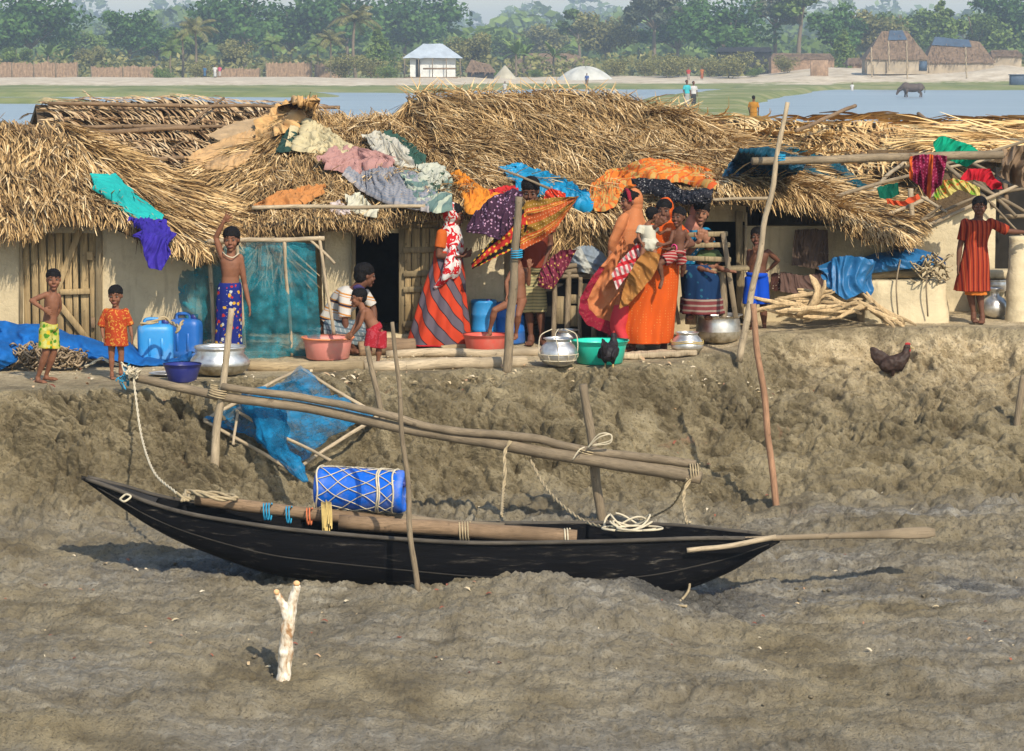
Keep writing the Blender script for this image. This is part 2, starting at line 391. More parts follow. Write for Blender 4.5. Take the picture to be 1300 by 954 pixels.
# ------------------------------------------------------------------ near ground
def near_ground():
    nx, ny = 1000, 760
    xs = np.concatenate([np.linspace(-16, -5.6, 50, endpoint=False), np.linspace(-5.6, 5.6, nx), np.linspace(5.7, 16, 50)])
    p = profile(xs)                                   # (n,10,2)
    p = np.concatenate([np.repeat([[[45., -.1]]], len(xs), 0), np.repeat([[[36., .03]]], len(xs), 0), p, np.repeat([[[11., -2.6]]], len(xs), 0)], 1)
    seg = [12, 40, 70, 90, 60, 190, 110, 60, 60, 40, 20, 8]
    tt = np.concatenate([k+np.linspace(0, 1, m, endpoint=False) for k, m in enumerate(seg)]+[[len(seg)]])
    i = np.minimum(tt.astype(int), len(seg)-1); f = tt-i
    def ev(c):                                       # catmull-ish smoothing at knots
        a = p[:, i, c]*(1-f)+p[:, i+1, c]*f; return a
    Y, Z = ev(1*0), ev(1)
    # soften knots a little
    for _ in range(10):
        Y[:, 1:-1] = (Y[:, :-2]+2*Y[:, 1:-1]+Y[:, 2:])/4; Z[:, 1:-1] = (Z[:, :-2]+2*Z[:, 1:-1]+Z[:, 2:])/4
    X = np.repeat(xs[:, None], Y.shape[1], 1)
    T = np.repeat(tt[None], len(xs), 0)
    s = lambda a, b: np.clip((T-a)/(b-a), 0, 1)
    lipn = .45*fbm(xs*1.1, xs*0+4.2, 0, 3)           # wander of the lip
    Y += (lipn[:, None])*np.exp(-((T-4.6)/1.1)**2)
    slope = s(3.9, 4.6)*(1-.8*s(5.7, 6.8)); slope = slope*(1-s(6.6, 8)); flat = s(5.9, 6.9); top = 1-s(3.4, 4.2)
    right = np.clip((X-2.4)/.8, 0, 1)
    # clods: warped worley at several scales
    wx = X+.3*pn(X*1.7, Y*1.7, Z*1.7); wy = (Y+1.0*Z)+.3*pn(X*1.7+9, Y*1.7, Z*1.7)
    f1, f2 = worley(wx*3.2, wy*2.6, 1); g1, g2 = worley(wx*8, wy*6, 2); h1, h2 = worley(wx*20, wy*15, 3)
    q1, q2 = worley(wx*5.5+3, wy*4.5, 4)
    clod = (.5-f1)*.045+np.clip(f2-f1, 0, .2)*.10+(.5-q1)*.075+np.clip(q2-q1, 0, .16)*.16+(.5-g1)*.06+np.clip(g2-g1, 0, .2)*.12+(.5-h1)*.026+np.clip(h2-h1, 0, .25)*.03
    big = fbm(X*.9, Y*.9, Z*.9, 5)
    fine = fbm(X*9, Y*9, Z*9, 4)
    mask = np.clip(.62+1.5*pn(X*.9+3, (Y+Z)*.9, 2.2), .08, 1.35)
    ridge = 1-np.abs(fbm(X*1.8+5, (Y+Z)*1.5, 1.1, 4))*2.2
    slump = np.abs(fbm(X*1.3, (Y+Z)*1.9, 5.5, 4))
    d = slope*(1.35*mask*clod*(1-.3*right)+.10*big+.045*fine+.012*fbm(X*34, (Y+Z)*30, Z*20, 3)-.2*np.clip(ridge-.45, 0, 1)+.12*slump)
    for cc, am in ((4.75, .06), (5.05, .07), (5.4, .08), (5.75, .06)):
        wn = (fbm(X*1.1+cc*7, cc+0*X, 0, 3)*.28); d += slope*am*(1+np.tanh((T-cc-wn)*16))*.5*np.clip(.7+1.4*pn(X*.8, cc+0*X, 6), 0, 1.3)
    d -= slope*.10*np.clip(T-4.6, 0, 1.2)
    d += flat*(.045*fbm(X*1.5+2, Y*2.2, 6, 4)+.03*np.abs(fbm(X*3.2, Y*4.5, 3, 4)))
    d += flat*((.022*big+.016*fine+.014*fbm(X*26, Y*26, 0, 3)+.014*np.clip((.35-g1)*2, 0, 1)*(pn(X*1.3, Y*1.3, 8) > .08)))
    d += flat*.34*clod*np.clip(pn(X*.9+4, Y*1.6, 3)*2.4-.05, 0, 1)+flat*.022*fbm(X*.9, Y*5.5, 2, 4)+flat*.03*np.abs(fbm(X*1.2, Y*3.5, 8, 4))
    d += top*(.006*fine+.006*big+.004*fbm(X*30, Y*30, 0, 2))
    # near mound in front of the boat: rough
    mound = np.exp(-((T-8.1)/.9)**2)*np.exp(-((X-.25)/1.3)**4)
    d += mound*(.3*clod+.05*big)
    nY, nZ = -.62*slope, 1-.35*slope
    Y2 = Y+d*nY; Z2 = Z+d*nZ
    dry = top*1.0+slope*(.26+.62*right*(1-s(4.7, 5.5)))+slope*(1-s(4.1, 4.9))*.35
    wet = flat*np.clip(.55+.8*pn(X*.7, Y*.9, 5), 0, 1)
    bandY = np.exp(-((T-6.35)/.35)**2)
    wet = np.clip(wet+.3*bandY, 0, 1)
    pud = np.exp(-((X+1.75)/1.0)**2-((Y-21.35-.12*X)/.42)**2)+.9*np.exp(-((X-1.5)/.7)**2-((Y-20.5)/.5)**2)+.7*np.exp(-((X-3.6)/1.3)**2-((Y-23.6)/.25)**2)+.5*np.exp(-((X-3.2)/1.6)**2-((Y-20.9)/.3)**2)
    pud = np.clip(pud*1.5+.7*fbm(X*2.5, Y*5, 4, 3), 0, 1)*np.clip(flat*2, 0, 1)*(pud > .12)
    Z2 = Z2-.015*pud
    wet = wet+1.2*pud
    n = len(xs); m = Y.shape[1]
    V = np.stack([X, Y2, Z2], -1)
    g = Geo(); g.grid(V, c=dry, uv=np.stack([wet, slope], -1))
    nt = NT('river_mud'); co = nt.obj(); dr = nt.attr('rnd').outputs['Fac']
    sp = nt.n('ShaderNodeSeparateXYZ', Vector=nt.attr('puv').outputs['Vector']); wt = sp.outputs[0]
    n1 = nt.noise(co, 2.2, 6, .62, .4); n2 = nt.noise(co, 11, 6, .7, .3); n3 = nt.noise(co, 45, 5, .7)
    mudc = nt.ramp(n1, [(.3, (.105, .08, .042)), (.47, (.205, .163, .09)), (.66, (.33, .27, .16))])
    n4 = nt.noise(nt.map(co, (.7, 4.5, 1)), 1.6, 6, .65, .5)
    n5 = nt.math('ADD', nt.math('MULTIPLY', n2, .45), nt.math('MULTIPLY', n4, .55))
    grey = nt.ramp(n5, [(.38, (.125, .108, .078)), (.5, (.23, .203, .155)), (.6, (.36, .33, .27))])
    dryc = nt.ramp(n2, [(.28, (.36, .27, .15)), (.5, (.52, .41, .245)), (.75, (.66, .54, .35))])
    c = nt.mix(nt.math('MULTIPLY', wt, nt.ramp(n1, [(.35, (.35, .35, .35)), (.6, (1, 1, 1))])), mudc, grey)
    c = nt.mix(nt.ramp(nt.math('ADD', dr, nt.math('MULTIPLY', nt.math('SUBTRACT', n2, .5), .7)), [(.3, (0, 0, 0)), (.85, (1, 1, 1))]), c, dryc)
    c = nt.mix(nt.ramp(n3, [(.34, (.75, .75, .75)), (.46, (0, 0, 0))]), c, (.06, .045, .027))
    pud = nt.ramp(nt.math('SUBTRACT', wt, 1.0), [(.15, (0, 0, 0)), (.75, (1, 1, 1))])
    c = nt.mix(nt.math('MULTIPLY', pud, .8), c, (.075, .07, .06))
    # reddish brick crumbs staining the right slope, green algae bottom left
    red = nt.noise(nt.map(co, (1, 1, 1)), 1.1, 3, .6); 
    c = nt.mix(nt.math('MULTIPLY', nt.ramp(nt.noise(co, 1.3, 4, .7, .8), [(.66, (0, 0, 0)), (.74, (.6, .6, .6))]), sp.outputs[1]), c, (.27, .11, .06))
    hh = nt.math('ADD', nt.math('MULTIPLY', n2, .6), nt.math('MULTIPLY', n3, .4))
    rough = nt.ramp(nt.math('MULTIPLY', wt, n1), [(.1, (.9, .9, .9)), (.45, (.45, .45, .45))])
    rough = nt.math('SUBTRACT', rough, nt.math('MULTIPLY', pud, .28))
    mat = nt.fin(c, rough, 0, nt.bump(hh, 1.0, .075), .35)
    o = obj('ground', g, mat, kind='structure', origin=(0, 0, 0))
near_ground()
# ------------------------------------------------------------------ far land, water
def ss(x, a, b):
    t = np.clip((np.asarray(x, float)-a)/(b-a), 0, 1); return t*t*(3-2*t)
def px_of(X, Y): return 650+X/Y*FPX
SPIT = np.array([PZ(1010, 107, -.5)[:2], PZ(960, 113, -.5)[:2], PZ(905, 120, -.5)[:2], PZ(872, 128, -.5)[:2], PZ(868, 138, -.5)[:2], PZ(885, 150, -.5)[:2], PZ(900, 170, -.5)[:2]])
def segdist(X, Y, L):
    d = np.full(np.shape(X), 1e9)
    for a, b in zip(L[:-1], L[1:]):
        ab = b-a; t = np.clip(((X-a[0])*ab[0]+(Y-a[1])*ab[1])/(ab@ab), 0, 1)
        d = np.minimum(d, np.hypot(X-a[0]-t*ab[0], Y-a[1]-t*ab[1]))
    return d
def gh(X, Y):
    """far land height and dryness"""
    X, Y = np.broadcast_arrays(X, Y); px = px_of(X, Y); nz = fbm(X*.03, Y*.03, 1.7, 3)
    near = 1-ss(Y+8*nz, 142, 158)
    sh = 30*ss(px, 520, 700); far = ss(Y+10*nz-sh, 290, 304)
    spit = 1-ss(segdist(X, Y, SPIT)+1.0*nz, 3.6, 6.5)
    # green bunds in the pond at the left
    bund = (1-ss(np.abs(Y-232-6*nz), 3, 7))*(1-ss(px, 60, 190))+(1-ss(np.abs(Y-272-5*nz), 4, 8))*(1-ss(px, 380, 480))
    land = np.clip(near+far+spit+bund, 0, 1)
    z = -1.4+land*.85
    emb = ss(Y-sh*.8, 318, 330)*(1-ss(Y-sh*.8, 350, 364)); hgt = .55+.75*ss(px, 930, 1050)
    z = z+emb*hgt*(.85+.3*fbm(X*.05, Y*.02, 3, 3))
    z = z+ss(Y-sh*.8, 335, 350)*hgt*.55*(1-0*ss(Y, 364, 380))
    moundR = np.exp(-((px-1275)/42)**2)*np.exp(-((Y-362)/10)**2)*1.0
    z = z+moundR
    dry = np.clip(emb*1.1+moundR+.28*fbm(X*.08, Y*.05, 9, 3)+.15, 0, 1)*ss(Y-sh*.8, 300, 326)+spit*.35*ss(fbm(X*.2, Y*.2, 2, 2), 0, .3)+near*.25
    return z+.06*fbm(X*.25, Y*.25, 0, 3), dry
def far_ground():
    ys = np.concatenate([np.linspace(40, 140, 30), np.linspace(141, 380, 240), np.geomspace(384, 5000, 60)])
    us = np.concatenate([np.linspace(-1, -.3, 20, endpoint=False), np.linspace(-.3, .3, 420), np.linspace(.31, 1, 20)])
    U, Yy = np.meshgrid(us, ys); X = U*(60+.75*Yy)
    Z, D = gh(X, Yy)
    Z = Z+ss(-Yy, -52, -40)*.3
    g = Geo(); g.grid(np.stack([X, Yy, Z], -1), c=D)
    n = NT('far_field'); co = n.obj(); d = n.attr('rnd').outputs['Fac']
    gr = n.ramp(n.noise(co, .12, 5, .65), [(.3, (.10, .13, .04)), (.5, (.18, .20, .07)), (.7, (.30, .27, .13))])
    dr = n.ramp(n.noise(co, .5, 5, .7), [(.3, (.36, .29, .2)), (.6, (.55, .47, .35)), (.8, (.66, .6, .48))])
    c = n.mix(n.ramp(n.math('ADD', d, n.math('MULTIPLY', n.math('SUBTRACT', n.noise(co, 1.0, 4), .5), .6)), [(.3, (0, 0, 0)), (.55, (1, 1, 1))]), gr, dr)
    obj('field', g, n.fin(c, .95, 0, n.bump(n.noise(co, 1.5, 5), .5, .3), .1), kind='structure', origin=(0, 0, 0))
    n = NT('pond_water'); co = n.obj()
    wc = n.ramp(n.noise(n.map(co, (.04, .5, 1)), 1.0, 5, .65), [(.35, (.13, .16, .175)), (.65, (.27, .30, .31))])
    w = n.math('ADD', n.noise(n.map(co, (.5, 1.6, 1)), 1.2, 4, .6), n.math('MULTIPLY', n.noise(co, .05, 2), 2.0))
    m = n.fin(wc, .32, 0, n.bump(w, .55, .12), .6)
    g = Geo(); g.grid([[(-500, 120, -.98), (500, 120, -.98)], [(-500, 345, -.98), (500, 345, -.98)]])
    obj('pond_water', g, m, kind='structure', origin=(0, 0, 0))
    g = Geo(); g.grid([[(-200, -40, -1.95), (200, -40, -1.95)], [(-200, 16, -1.95), (200, 16, -1.95)]])
    obj('river_water', g, m, kind='structure', origin=(0, 0, 0))
far_ground()
def FZ(px, Y):
    q = P(px, 100, Y); return A(q[0], Y, float(gh(q[0], Y)[0]))
# ------------------------------------------------------------------ roofs
ROOFS = []
class Patch:
    def __init__(s, top, bot, sag=.05, seed=0, pix=True):
        cv = lambda L: np.array([P(*a) if pix else np.array(a, float) for a in L])
        s.t = lin(cv(top), 120); s.b = lin(cv(bot), 120); s.sag = sag; s.seed = seed
        c = s.ev(np.linspace(0, 1, 12)[None, :].repeat(12, 0), np.linspace(0, 1, 12)[:, None].repeat(12, 1))
        n = np.cross((c[6, 8]-c[6, 4]), (c[8, 6]-c[4, 6])); n = nrm(n)
        s.n = n if n[1] < 0 or n[2] > 0 else -n
        if s.n[2] < 0: s.n = -s.n
        s.ul = np.linalg.norm(s.b[-1]-s.b[0]); s.vl = np.linalg.norm((s.b[60]-s.t[60]))
    def ev(s, u, v):
        u = np.clip(u, 0, 1)*119; i = np.minimum(u.astype(int), 118); f = (u-i)[..., None]
        T = s.t[i]*(1-f)+s.t[i+1]*f; B = s.b[i]*(1-f)+s.b[i+1]*f; v = np.asarray(v)[..., None]
        p = T*(1-v)+B*v
        w = fbm(p[..., 0]*1.3+s.seed, p[..., 1]*1.3, 0, 3)
        p = p.copy(); p[..., 2] += s.sag*w-s.sag*2.2*np.sin(pi*np.clip(v[..., 0], 0, 1))*.5+s.sag; return p
    def frame(s, u, v):
        e = .02; du = s.ev(np.clip(u+e, 0, 1), v)-s.ev(np.clip(u-e, 0, 1), v); dv = s.ev(u, v+e)-s.ev(u, v-e)
        dv = dv/(np.linalg.norm(dv, axis=-1, keepdims=True)+1e-9); du = du/(np.linalg.norm(du, axis=-1, keepdims=True)+1e-9)
        bad = np.abs((du*dv).sum(-1)) > .95
        du = np.where(bad[..., None], np.cross(dv, s.n), du)
        n = np.cross(du, dv); n = n/(np.linalg.norm(n, axis=-1, keepdims=True)+1e-9)
        n = np.where(n[..., 2:3] < 0, -n, n); du = np.cross(dv, n)
        return du, dv, n
    def slab(s, g, th=.09):
        u, v = np.meshgrid(np.linspace(0, 1, 40), np.linspace(0, 1, 16)); p = s.ev(u, v)
        q = p-s.n*th
        ROOFS.append(p)
        top = p-s.n*.012
        g.grid(top, c=.1); g.grid(q, c=.1)
        for a, b in ((top[0], q[0]), (top[-1], q[-1]), (top[:, 0], q[:, 0]), (top[:, -1], q[:, -1])): g.grid(np.stack([a, b]), c=.1)
def strips(g, P0, D, N, S_, L, w, c, bend=0.0, droop=0.0, side=0.0):
    """P0 start, D dir, N normal, S_ width dir; vectorised 3-segment tapered strips"""
    k = len(P0); bend = np.broadcast_to(bend, (k,)); side = np.broadcast_to(side, (k,)); ts = np.array([0, .35, .7, 1.0]); ws = np.array([.8, 1, .75, .25])
    pts = []
    for t, ww in zip(ts, ws):
        c0 = P0+D*(L*t)[:, None]+N*(bend*np.sin(pi*t))[:, None]+S_*(side*t*t)[:, None]
        c0[:, 2] -= droop*t*t
        off = S_*(w*ww*.5)[:, None]
        pts.append(np.stack([c0-off, c0+off], 1))
    V = np.stack(pts, 1).reshape(k, 8, 3)
    q = np.array([[0, 1, 3, 2], [2, 3, 5, 4], [4, 5, 7, 6]])
    Q = (np.arange(k)[:, None, None]*8+q).reshape(-1, 4)
    g.add(V.reshape(-1, 3), Q, c=np.repeat(c, 8))
def thatch(g, pt, dens=900, L=(.3, .6), skew=0.0, jit=.25, w=(.010, .022), clus=9, lift=.03, vmin=0.0, eave=.12, tone=0.0):
    k = int(dens*pt.ul*pt.vl/clus)
    r = np.random.default_rng(int(abs(pt.seed)*100)+k)
    cu = r.random(k); cvv = r.random(k)*(1.0-vmin)+vmin; ca = r.normal(0, jit*.8, k)+(skew if np.isscalar(skew) else skew[0]+(skew[1]-skew[0])*cu); ct = r.normal(0, .10, k)
    u = np.repeat(cu, clus)+r.normal(0, .07/pt.ul, k*clus); v = np.repeat(cvv, clus)+r.normal(0, .07/pt.vl, k*clus)
    ang0 = 0
    m = (u > 0) & (u < 1) & (v > -.05) & (v < 1.0)
    ang = np.repeat(ca, clus)+r.normal(0, jit*.6, k*clus); col = .5+np.repeat(ct, clus)+r.normal(0, .20, k*clus)+tone
    u, v, ang, col = u[m], v[m], ang[m], col[m]; n = len(u)
    du, dv, N = pt.frame(u, np.clip(v, 0, 1)); p = pt.ev(u, v)
    D = dv*np.cos(ang)[:, None]+du*np.sin(ang)[:, None]
    out = r.random(n) < .04
    D = D+N*np.where(out, r.uniform(.1, .5, n), r.normal(.03, .06, n))[:, None]; D /= np.linalg.norm(D, axis=1)[:, None]
    Ln = r.uniform(*L, n)
    room = (1-v)*pt.vl+eave*(.5+r.random(n)); Ln = np.minimum(Ln, np.maximum(room, .08))
    S_ = np.cross(D, N); tw = r.normal(0, .6, n); S_ = S_*np.cos(tw)[:, None]+N*np.sin(tw)[:, None]
    h = r.random(n)*lift*1.6
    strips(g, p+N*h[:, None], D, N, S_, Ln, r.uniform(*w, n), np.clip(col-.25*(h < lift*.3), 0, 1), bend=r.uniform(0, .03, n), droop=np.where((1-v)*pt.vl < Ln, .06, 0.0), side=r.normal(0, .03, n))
def palm_rows(g, pt, rows, per, ang, Ln=.42, w=.026, side=.1, cross=True, seed=1, ulim=(0, 1), tone=0.0):
    r = np.random.default_rng(seed)
    for a in range(rows):
        v0 = (a+.05)/rows
        k = per; u = np.linspace(ulim[0], ulim[1], k)+r.normal(0, .3/k, k); v = np.full(k, v0)+r.normal(0, .01, k)
        du, dv, N = pt.frame(u, v); p = pt.ev(u, v)
        an = ang+r.normal(0, .09, k)
        D = dv*np.cos(an)[:, None]+du*np.sin(an)[:, None]+N*.06; S_ = np.cross(D, N)
        tw = r.normal(.35, .35, k); S_ = S_*np.cos(tw)[:, None]+N*np.sin(tw)[:, None]
        cc = np.clip(.5+tone+r.normal(0, .17, k)+.12*np.sin(u*37+a), 0, 1)
        strips(g, p+N*(.02+.012*(a % 2)), D, N, S_, np.full(k, Ln)*r.uniform(.8, 1.2, k), np.full(k, w)*r.uniform(.6, 1.2, k), cc, bend=np.full(k, .02), side=side*r.uniform(.3, 1.4, k))
        if cross:
            D2 = dv*cos(.9)-du*np.sin(ang+1.2)*.9; D2 /= np.linalg.norm(D2, axis=1)[:, None]
            strips(g, p+N*.035, D2+N*.1, N, np.cross(D2, N), np.full(k, .16)*r.uniform(.6, 1.3, k), np.full(k, w*.8), np.clip(cc-.12, 0, 1), bend=np.full(k, .02), side=np.full(k, -.05))
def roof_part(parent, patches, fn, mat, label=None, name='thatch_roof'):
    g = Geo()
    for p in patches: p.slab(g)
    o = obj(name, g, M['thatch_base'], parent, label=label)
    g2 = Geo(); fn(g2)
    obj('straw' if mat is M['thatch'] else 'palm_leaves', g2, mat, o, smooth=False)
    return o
def wall(g, a, b, z0, z1, th=.14, c=.5, holes=()):
    """vertical mud wall from a to b (xy) with rough surface; holes: (t0,t1,z) openings in fraction along, up to height z"""
    a = A(*a); b = A(*b); L = np.linalg.norm(b-a); d = (b-a)/L; n = A(d[1], -d[0])
    cuts = sorted(set([0, 1]+[x for h in holes for x in h[:2]]))
    for t0, t1 in zip(cuts[:-1], cuts[1:]):
        hz = [h for h in holes if h[0] <= t0+1e-6 and h[1] >= t1-1e-6]
        lo = z0 if not hz else hz[0][2]
        if callable(z1): zt0, zt1 = z1(t0), z1(t1)
        else: zt0 = zt1 = z1
        if lo >= max(zt0, zt1): continue
        nu = max(4, int(L*(t1-t0)/.05)); nv = 24
        def face(side):
            R = []
            for j in range(nv):
                f = j/(nv-1); row = []
                for i in range(nu):
                    t = t0+(t1-t0)*i/(nu-1); zt = zt0+(zt1-zt0)*i/(nu-1); z = lo+(zt-lo)*f
                    row.append((*(a+d*L*t+n*side*th/2), z))
                R.append(row)
            R = np.array(R); k = .018*fbm(R[..., 0]*2.5, R[..., 1]*2.5, R[..., 2]*2.5+side, 4)
            R[..., 0] += n[0]*k; R[..., 1] += n[1]*k; return R
        F, B = face(1), face(-1)
        g.grid(F, c=c); g.grid(B, c=c)
        for p, q in ((F[0], B[0]), (F[-1], B[-1]), (F[:, 0], B[:, 0]), (F[:, -1], B[:, -1])): g.grid(np.stack([p, q]), c=c)
def xy(px, Y): return P(px, 300, Y)[:2]
def roughpole(a, b, r0, r1=None, wob=.012, n=24, seed=0, knots=True):
    a = np.asarray(a, float); b = np.asarray(b, float); r1 = r0 if r1 is None else r1
    t = np.linspace(0, 1, n); p = a+(b-a)*t[:, None]; L = np.linalg.norm(b-a)
    for k in range(3): p[:, k] += wob*pn(t*L*1.6+seed, seed+k*5.1, 0)*np.sin(pi*t)*2
    r = r0+(r1-r0)*t; r = r*(1+.09*pn(t*L*9+seed, 3.3, 0)+(.12*np.clip(pn(t*L*4+seed, 8.3, 0)*3-.8, 0, 1) if knots else 0))
    g = Geo(); g.tube(p, r, 12, c=.5); return g
# ------------------------------------------------------------------ hut at the left
def mudhut(nm, base, label, cat='hut', group=None): return thing(nm, base, label, cat, group)
h1 = mudhut('thatched_hut', A(xy(60, 27)[0], 27, 0), 'mud hut at the far left with a closed plank door and a low straw roof')
pf = Patch([(-260, 153, 28.8), (-60, 157, 28.7), (75, 165, 28.6)], [(-300, 300, 26.2), (-60, 303, 26.2), (50, 300, 26.15), (62, 284, 26.15), (150, 286, 26.15), (200, 312, 26.1), (255, 335, 26.0)], seed=1.1)
ph = Patch([(75, 165, 28.6), (85, 165, 28.7)], [(250, 336, 26.0), (295, 322, 26.8), (345, 285, 28.2)], seed=2.3, sag=.03)
pb = Patch([(75, 165, 28.6), (-260, 153, 28.8)], [(200, 235, 31.2), (-300, 235, 31.2)], seed=3.1)
def f(g):
    thatch(g, pf, 900, (.3, .62), (.02, .3), .15, (.009, .020), eave=.13, tone=.04)
    thatch(g, ph, 1200, (.3, .6), -.1, .13, (.009, .02), eave=.05)
    thatch(g, pb, 120, (.4, .7), 0, .2)
roof_part(h1, [pf, ph, pb], f, M['thatch'])
g = Geo(); wall(g, xy(-250, 26.55), xy(247, 26.55), -.05, lambda t: 1.27-.42*max(0, (t-.86)/.14), holes=[((30+250)/497, (125+250)/497, 1.16)])
wall(g, xy(247, 26.6), xy(235, 29.5), -.05, .98); wall(g, xy(235, 29.6), xy(-250, 29.6), -.05, 1.3)
obj('wall', g, M['mud_wall'], h1)
# plank door
g = Geo(); Yd = 26.50
def pq(px, py, Y=Yd): return P(px, py, Y)
dr = obj('door', (lambda g: [g.box((P(x0, 300, Yd)+P(x1, 300, Yd))/2*A(1, 1, 0)+A(0, r0, .60), ((P(x1, 300, Yd)-P(x0, 300, Yd))[0]/2-.004, .016, .56), Y=A(.02*s, 1, 0), bev=.004) for x0, x1, r0, s in
     [(28, 37, .02, 1), (38.5, 48, .01, -1), (49, 59, -.01, 1), (60, 70, 0, 0), (70.6, 80, -.012, 1), (81, 91, .0, 0), (91.6, 99, -.01, 1), (101, 112, 0, 0), (112.6, 124, .008, 1)]] and g)(g), M['plank'], h1)
for a, b, wd in (((101, 293), (66, 385), .03), ((66, 375), (112, 432), .03), ((76, 371), (114, 370), .026), ((110, 325), (118, 325), .04)):
    g = Geo(); g.beam(P(*a, Yd-.05), P(*b, Yd-.05), wd, .012); obj('door_brace', g, M['plank'], dr)
g = Geo(); g.beam(P(27, 270, Yd-.02), P(27, 436, Yd-.02), .014, .03); obj('door_post', g, M['plankold'], h1)
g = Geo(); g.beam(P(126, 270, Yd-.02), P(126, 445, Yd-.02), .03, .03); obj('door_post', g, M['plankold'], h1)
g = Geo(); g.box(P(118, 410, Yd-.05), (.02, .012, .05), bev=.004); obj('latch', g, M['polebr'], dr)
# ------------------------------------------------------------------ palm mat roof behind
h2 = mudhut('palm_roofed_hut', A(xy(220, 31)[0], 31, 0), 'hut behind the leftmost hut, its braided palm leaf roof held down by poles')
pm = Patch([(45, 135, 31.8), (240, 130, 31.8), (405, 140, 31.6)], [(60, 245, 29.2), (250, 268, 29.0), (345, 272, 28.9)], seed=4.4, sag=.03)
pm2 = Patch([(405, 140, 31.6), (45, 135, 31.8)], [(420, 170, 34), (30, 170, 34)], seed=5.4, sag=.03)
def f(g):
    palm_rows(g, pm, 10, 120, -.5, .5, .034, .07, tone=.05)
    thatch(g, pm2, 80, (.4, .7), 0, .2)
    thatch(g, pm, 120, (.4, .8), -.5, .12, (.014, .03), vmin=.45, tone=.08)
roof_part(h2, [pm, pm2], f, M['palm'], name='palm_leaf_roof')
g = Geo(); wall(g, xy(60, 29.9), xy(340, 29.6), -.05, 1.4); wall(g, xy(60, 33.4), xy(340, 33.4), -.05, 1.5); wall(g, xy(60, 30), xy(60, 33.3), -.05, 1.6); wall(g, xy(390, 30), xy(390, 33.3), -.05, 1.5)
obj('wall', g, M['mud_wall'], h2)
for a, b, r in (((62, 135, 31.4), (432, 140, 31.3), .022), ((60, 165, 30.9), (310, 164, 30.9), .022), ((115, 172, 30.8), (255, 166, 30.8), .03), ((175, 207, 30.0), (350, 200, 30.0), .022), ((235, 165, 30.8), (285, 128, 31.6), .016)):
    g = roughpole(P(*a)+A(0, -.06, .03), P(*b)+A(0, -.06, .03), r, r*.8, seed=a[0]); obj('roof_pole', g, M['polebr'], h2)
# ------------------------------------------------------------------ middle-left hut (open door)
h3 = mudhut('thatched_hut', A(xy(480, 28)[0], 28, 0), 'mud hut behind the squatting man, its doorway dark, washing on its straw roof')
pf = Patch([(392, 151, 30.7), (500, 160, 30.7)], [(318, 306, 27.3), (349, 301, 27.35), (423, 294, 27.35), (464, 302, 27.35), (482, 300, 27.35), (502, 280, 27.4), (555, 276, 27.4), (650, 272, 27.6)], seed=6.1, sag=.07)
pl = Patch([(392, 151, 30.7), (385, 153, 30.7)], [(218, 236, 29.6), (262, 285, 28.4), (318, 306, 27.3)], seed=7.2, sag=.05)
pr = Patch([(500, 160, 30.7), (508, 160, 30.8)], [(650, 272, 27.6), (700, 262, 29.9)], seed=8.2, sag=.04)
pk = Patch([(500, 160, 30.7), (392, 151, 30.7)], [(640, 215, 33), (230, 215, 33)], seed=8.8)
def f(g):
    thatch(g, pf, 1800, (.22, .5), (-.3, .3), .24, (.006, .014), eave=.16, lift=.05)
    thatch(g, pl, 1300, (.22, .5), 0, .28, (.008, .018), eave=.16, lift=.05)
    thatch(g, pr, 900, (.25, .5), -.1, .3, (.008, .017), eave=.1); thatch(g, pk, 120, (.3, .6))
roof_part(h3, [pf, pl, pr, pk], f, M['thatch'])
g = Geo()
wall(g, xy(236, 28.7), xy(415, 28.7), -.05, 1.35); wall(g, xy(415, 28.7), xy(417, 27.85), -.05, 1.3)
wall(g, xy(413, 27.85), xy(640, 27.85), -.05, 1.25, holes=[((450-413)/227, (511-413)/227, 1.08)])
wall(g, xy(640, 27.9), xy(640, 31), -.05, 1.3); wall(g, xy(236, 28.8), xy(236, 31), -.05, 1.3); wall(g, xy(240, 31), xy(640, 31), -.05, 1.3)
obj('wall', g, M['mud_pale'], h3)
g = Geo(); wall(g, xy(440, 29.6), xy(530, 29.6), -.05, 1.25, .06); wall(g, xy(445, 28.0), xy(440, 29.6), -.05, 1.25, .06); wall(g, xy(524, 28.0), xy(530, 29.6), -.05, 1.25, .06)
obj('room_lining', g, M['dark'], h3)  # dark sheets behind the doorway, its shade put into their colour
g = Geo(); g.box((P(481, 434, 27.83)*A(1, 1, 0))+A(0, -.05, .04), (.62, .16, .055), bev=.02); obj('doorstep', g, M['mud_wall'], h3)
g = Geo(); Yd = 27.73
g.beam(P(511, 284, Yd), P(511, 424, Yd), .035, .03); obj('door_post', g, M['plankold'], h3)
g = Geo(); g.beam(P(449, 290, Yd), P(449, 424, Yd), .02, .03); obj('door_post', g, M['plankold'], h3)
g = Geo(); g.beam(P(446, 288, Yd-.01), P(556, 286, Yd-.01), .025, .03); obj('lintel', g, M['plankold'], h3)
g = Geo()
for x0, x1 in ((514, 522), (523, 534), (535, 545), (546, 556)): g.beam(P((x0+x1)/2, 290, Yd-.04), P((x0+x1)/2, 420, Yd-.04), (x1-x0)/2/134, .012)
d3 = obj('door', g, M['plank'], h3, label='weathered board door opened flat against the wall')
for y in (318, 348, 368, 412):
    g = Geo(); g.beam(P(512, y, Yd-.065), P(556, y-1, Yd-.065), .028, .012); obj('door_rail', g, M['plankold'], d3)
# hanging straw under the corner & the shading poles
g = Geo(); g.merge(roughpole(P(320, 264, 27.1), P(540, 262, 27.15), .02, .018, seed=3)); obj('eave_pole', g, M['polew'], h3)
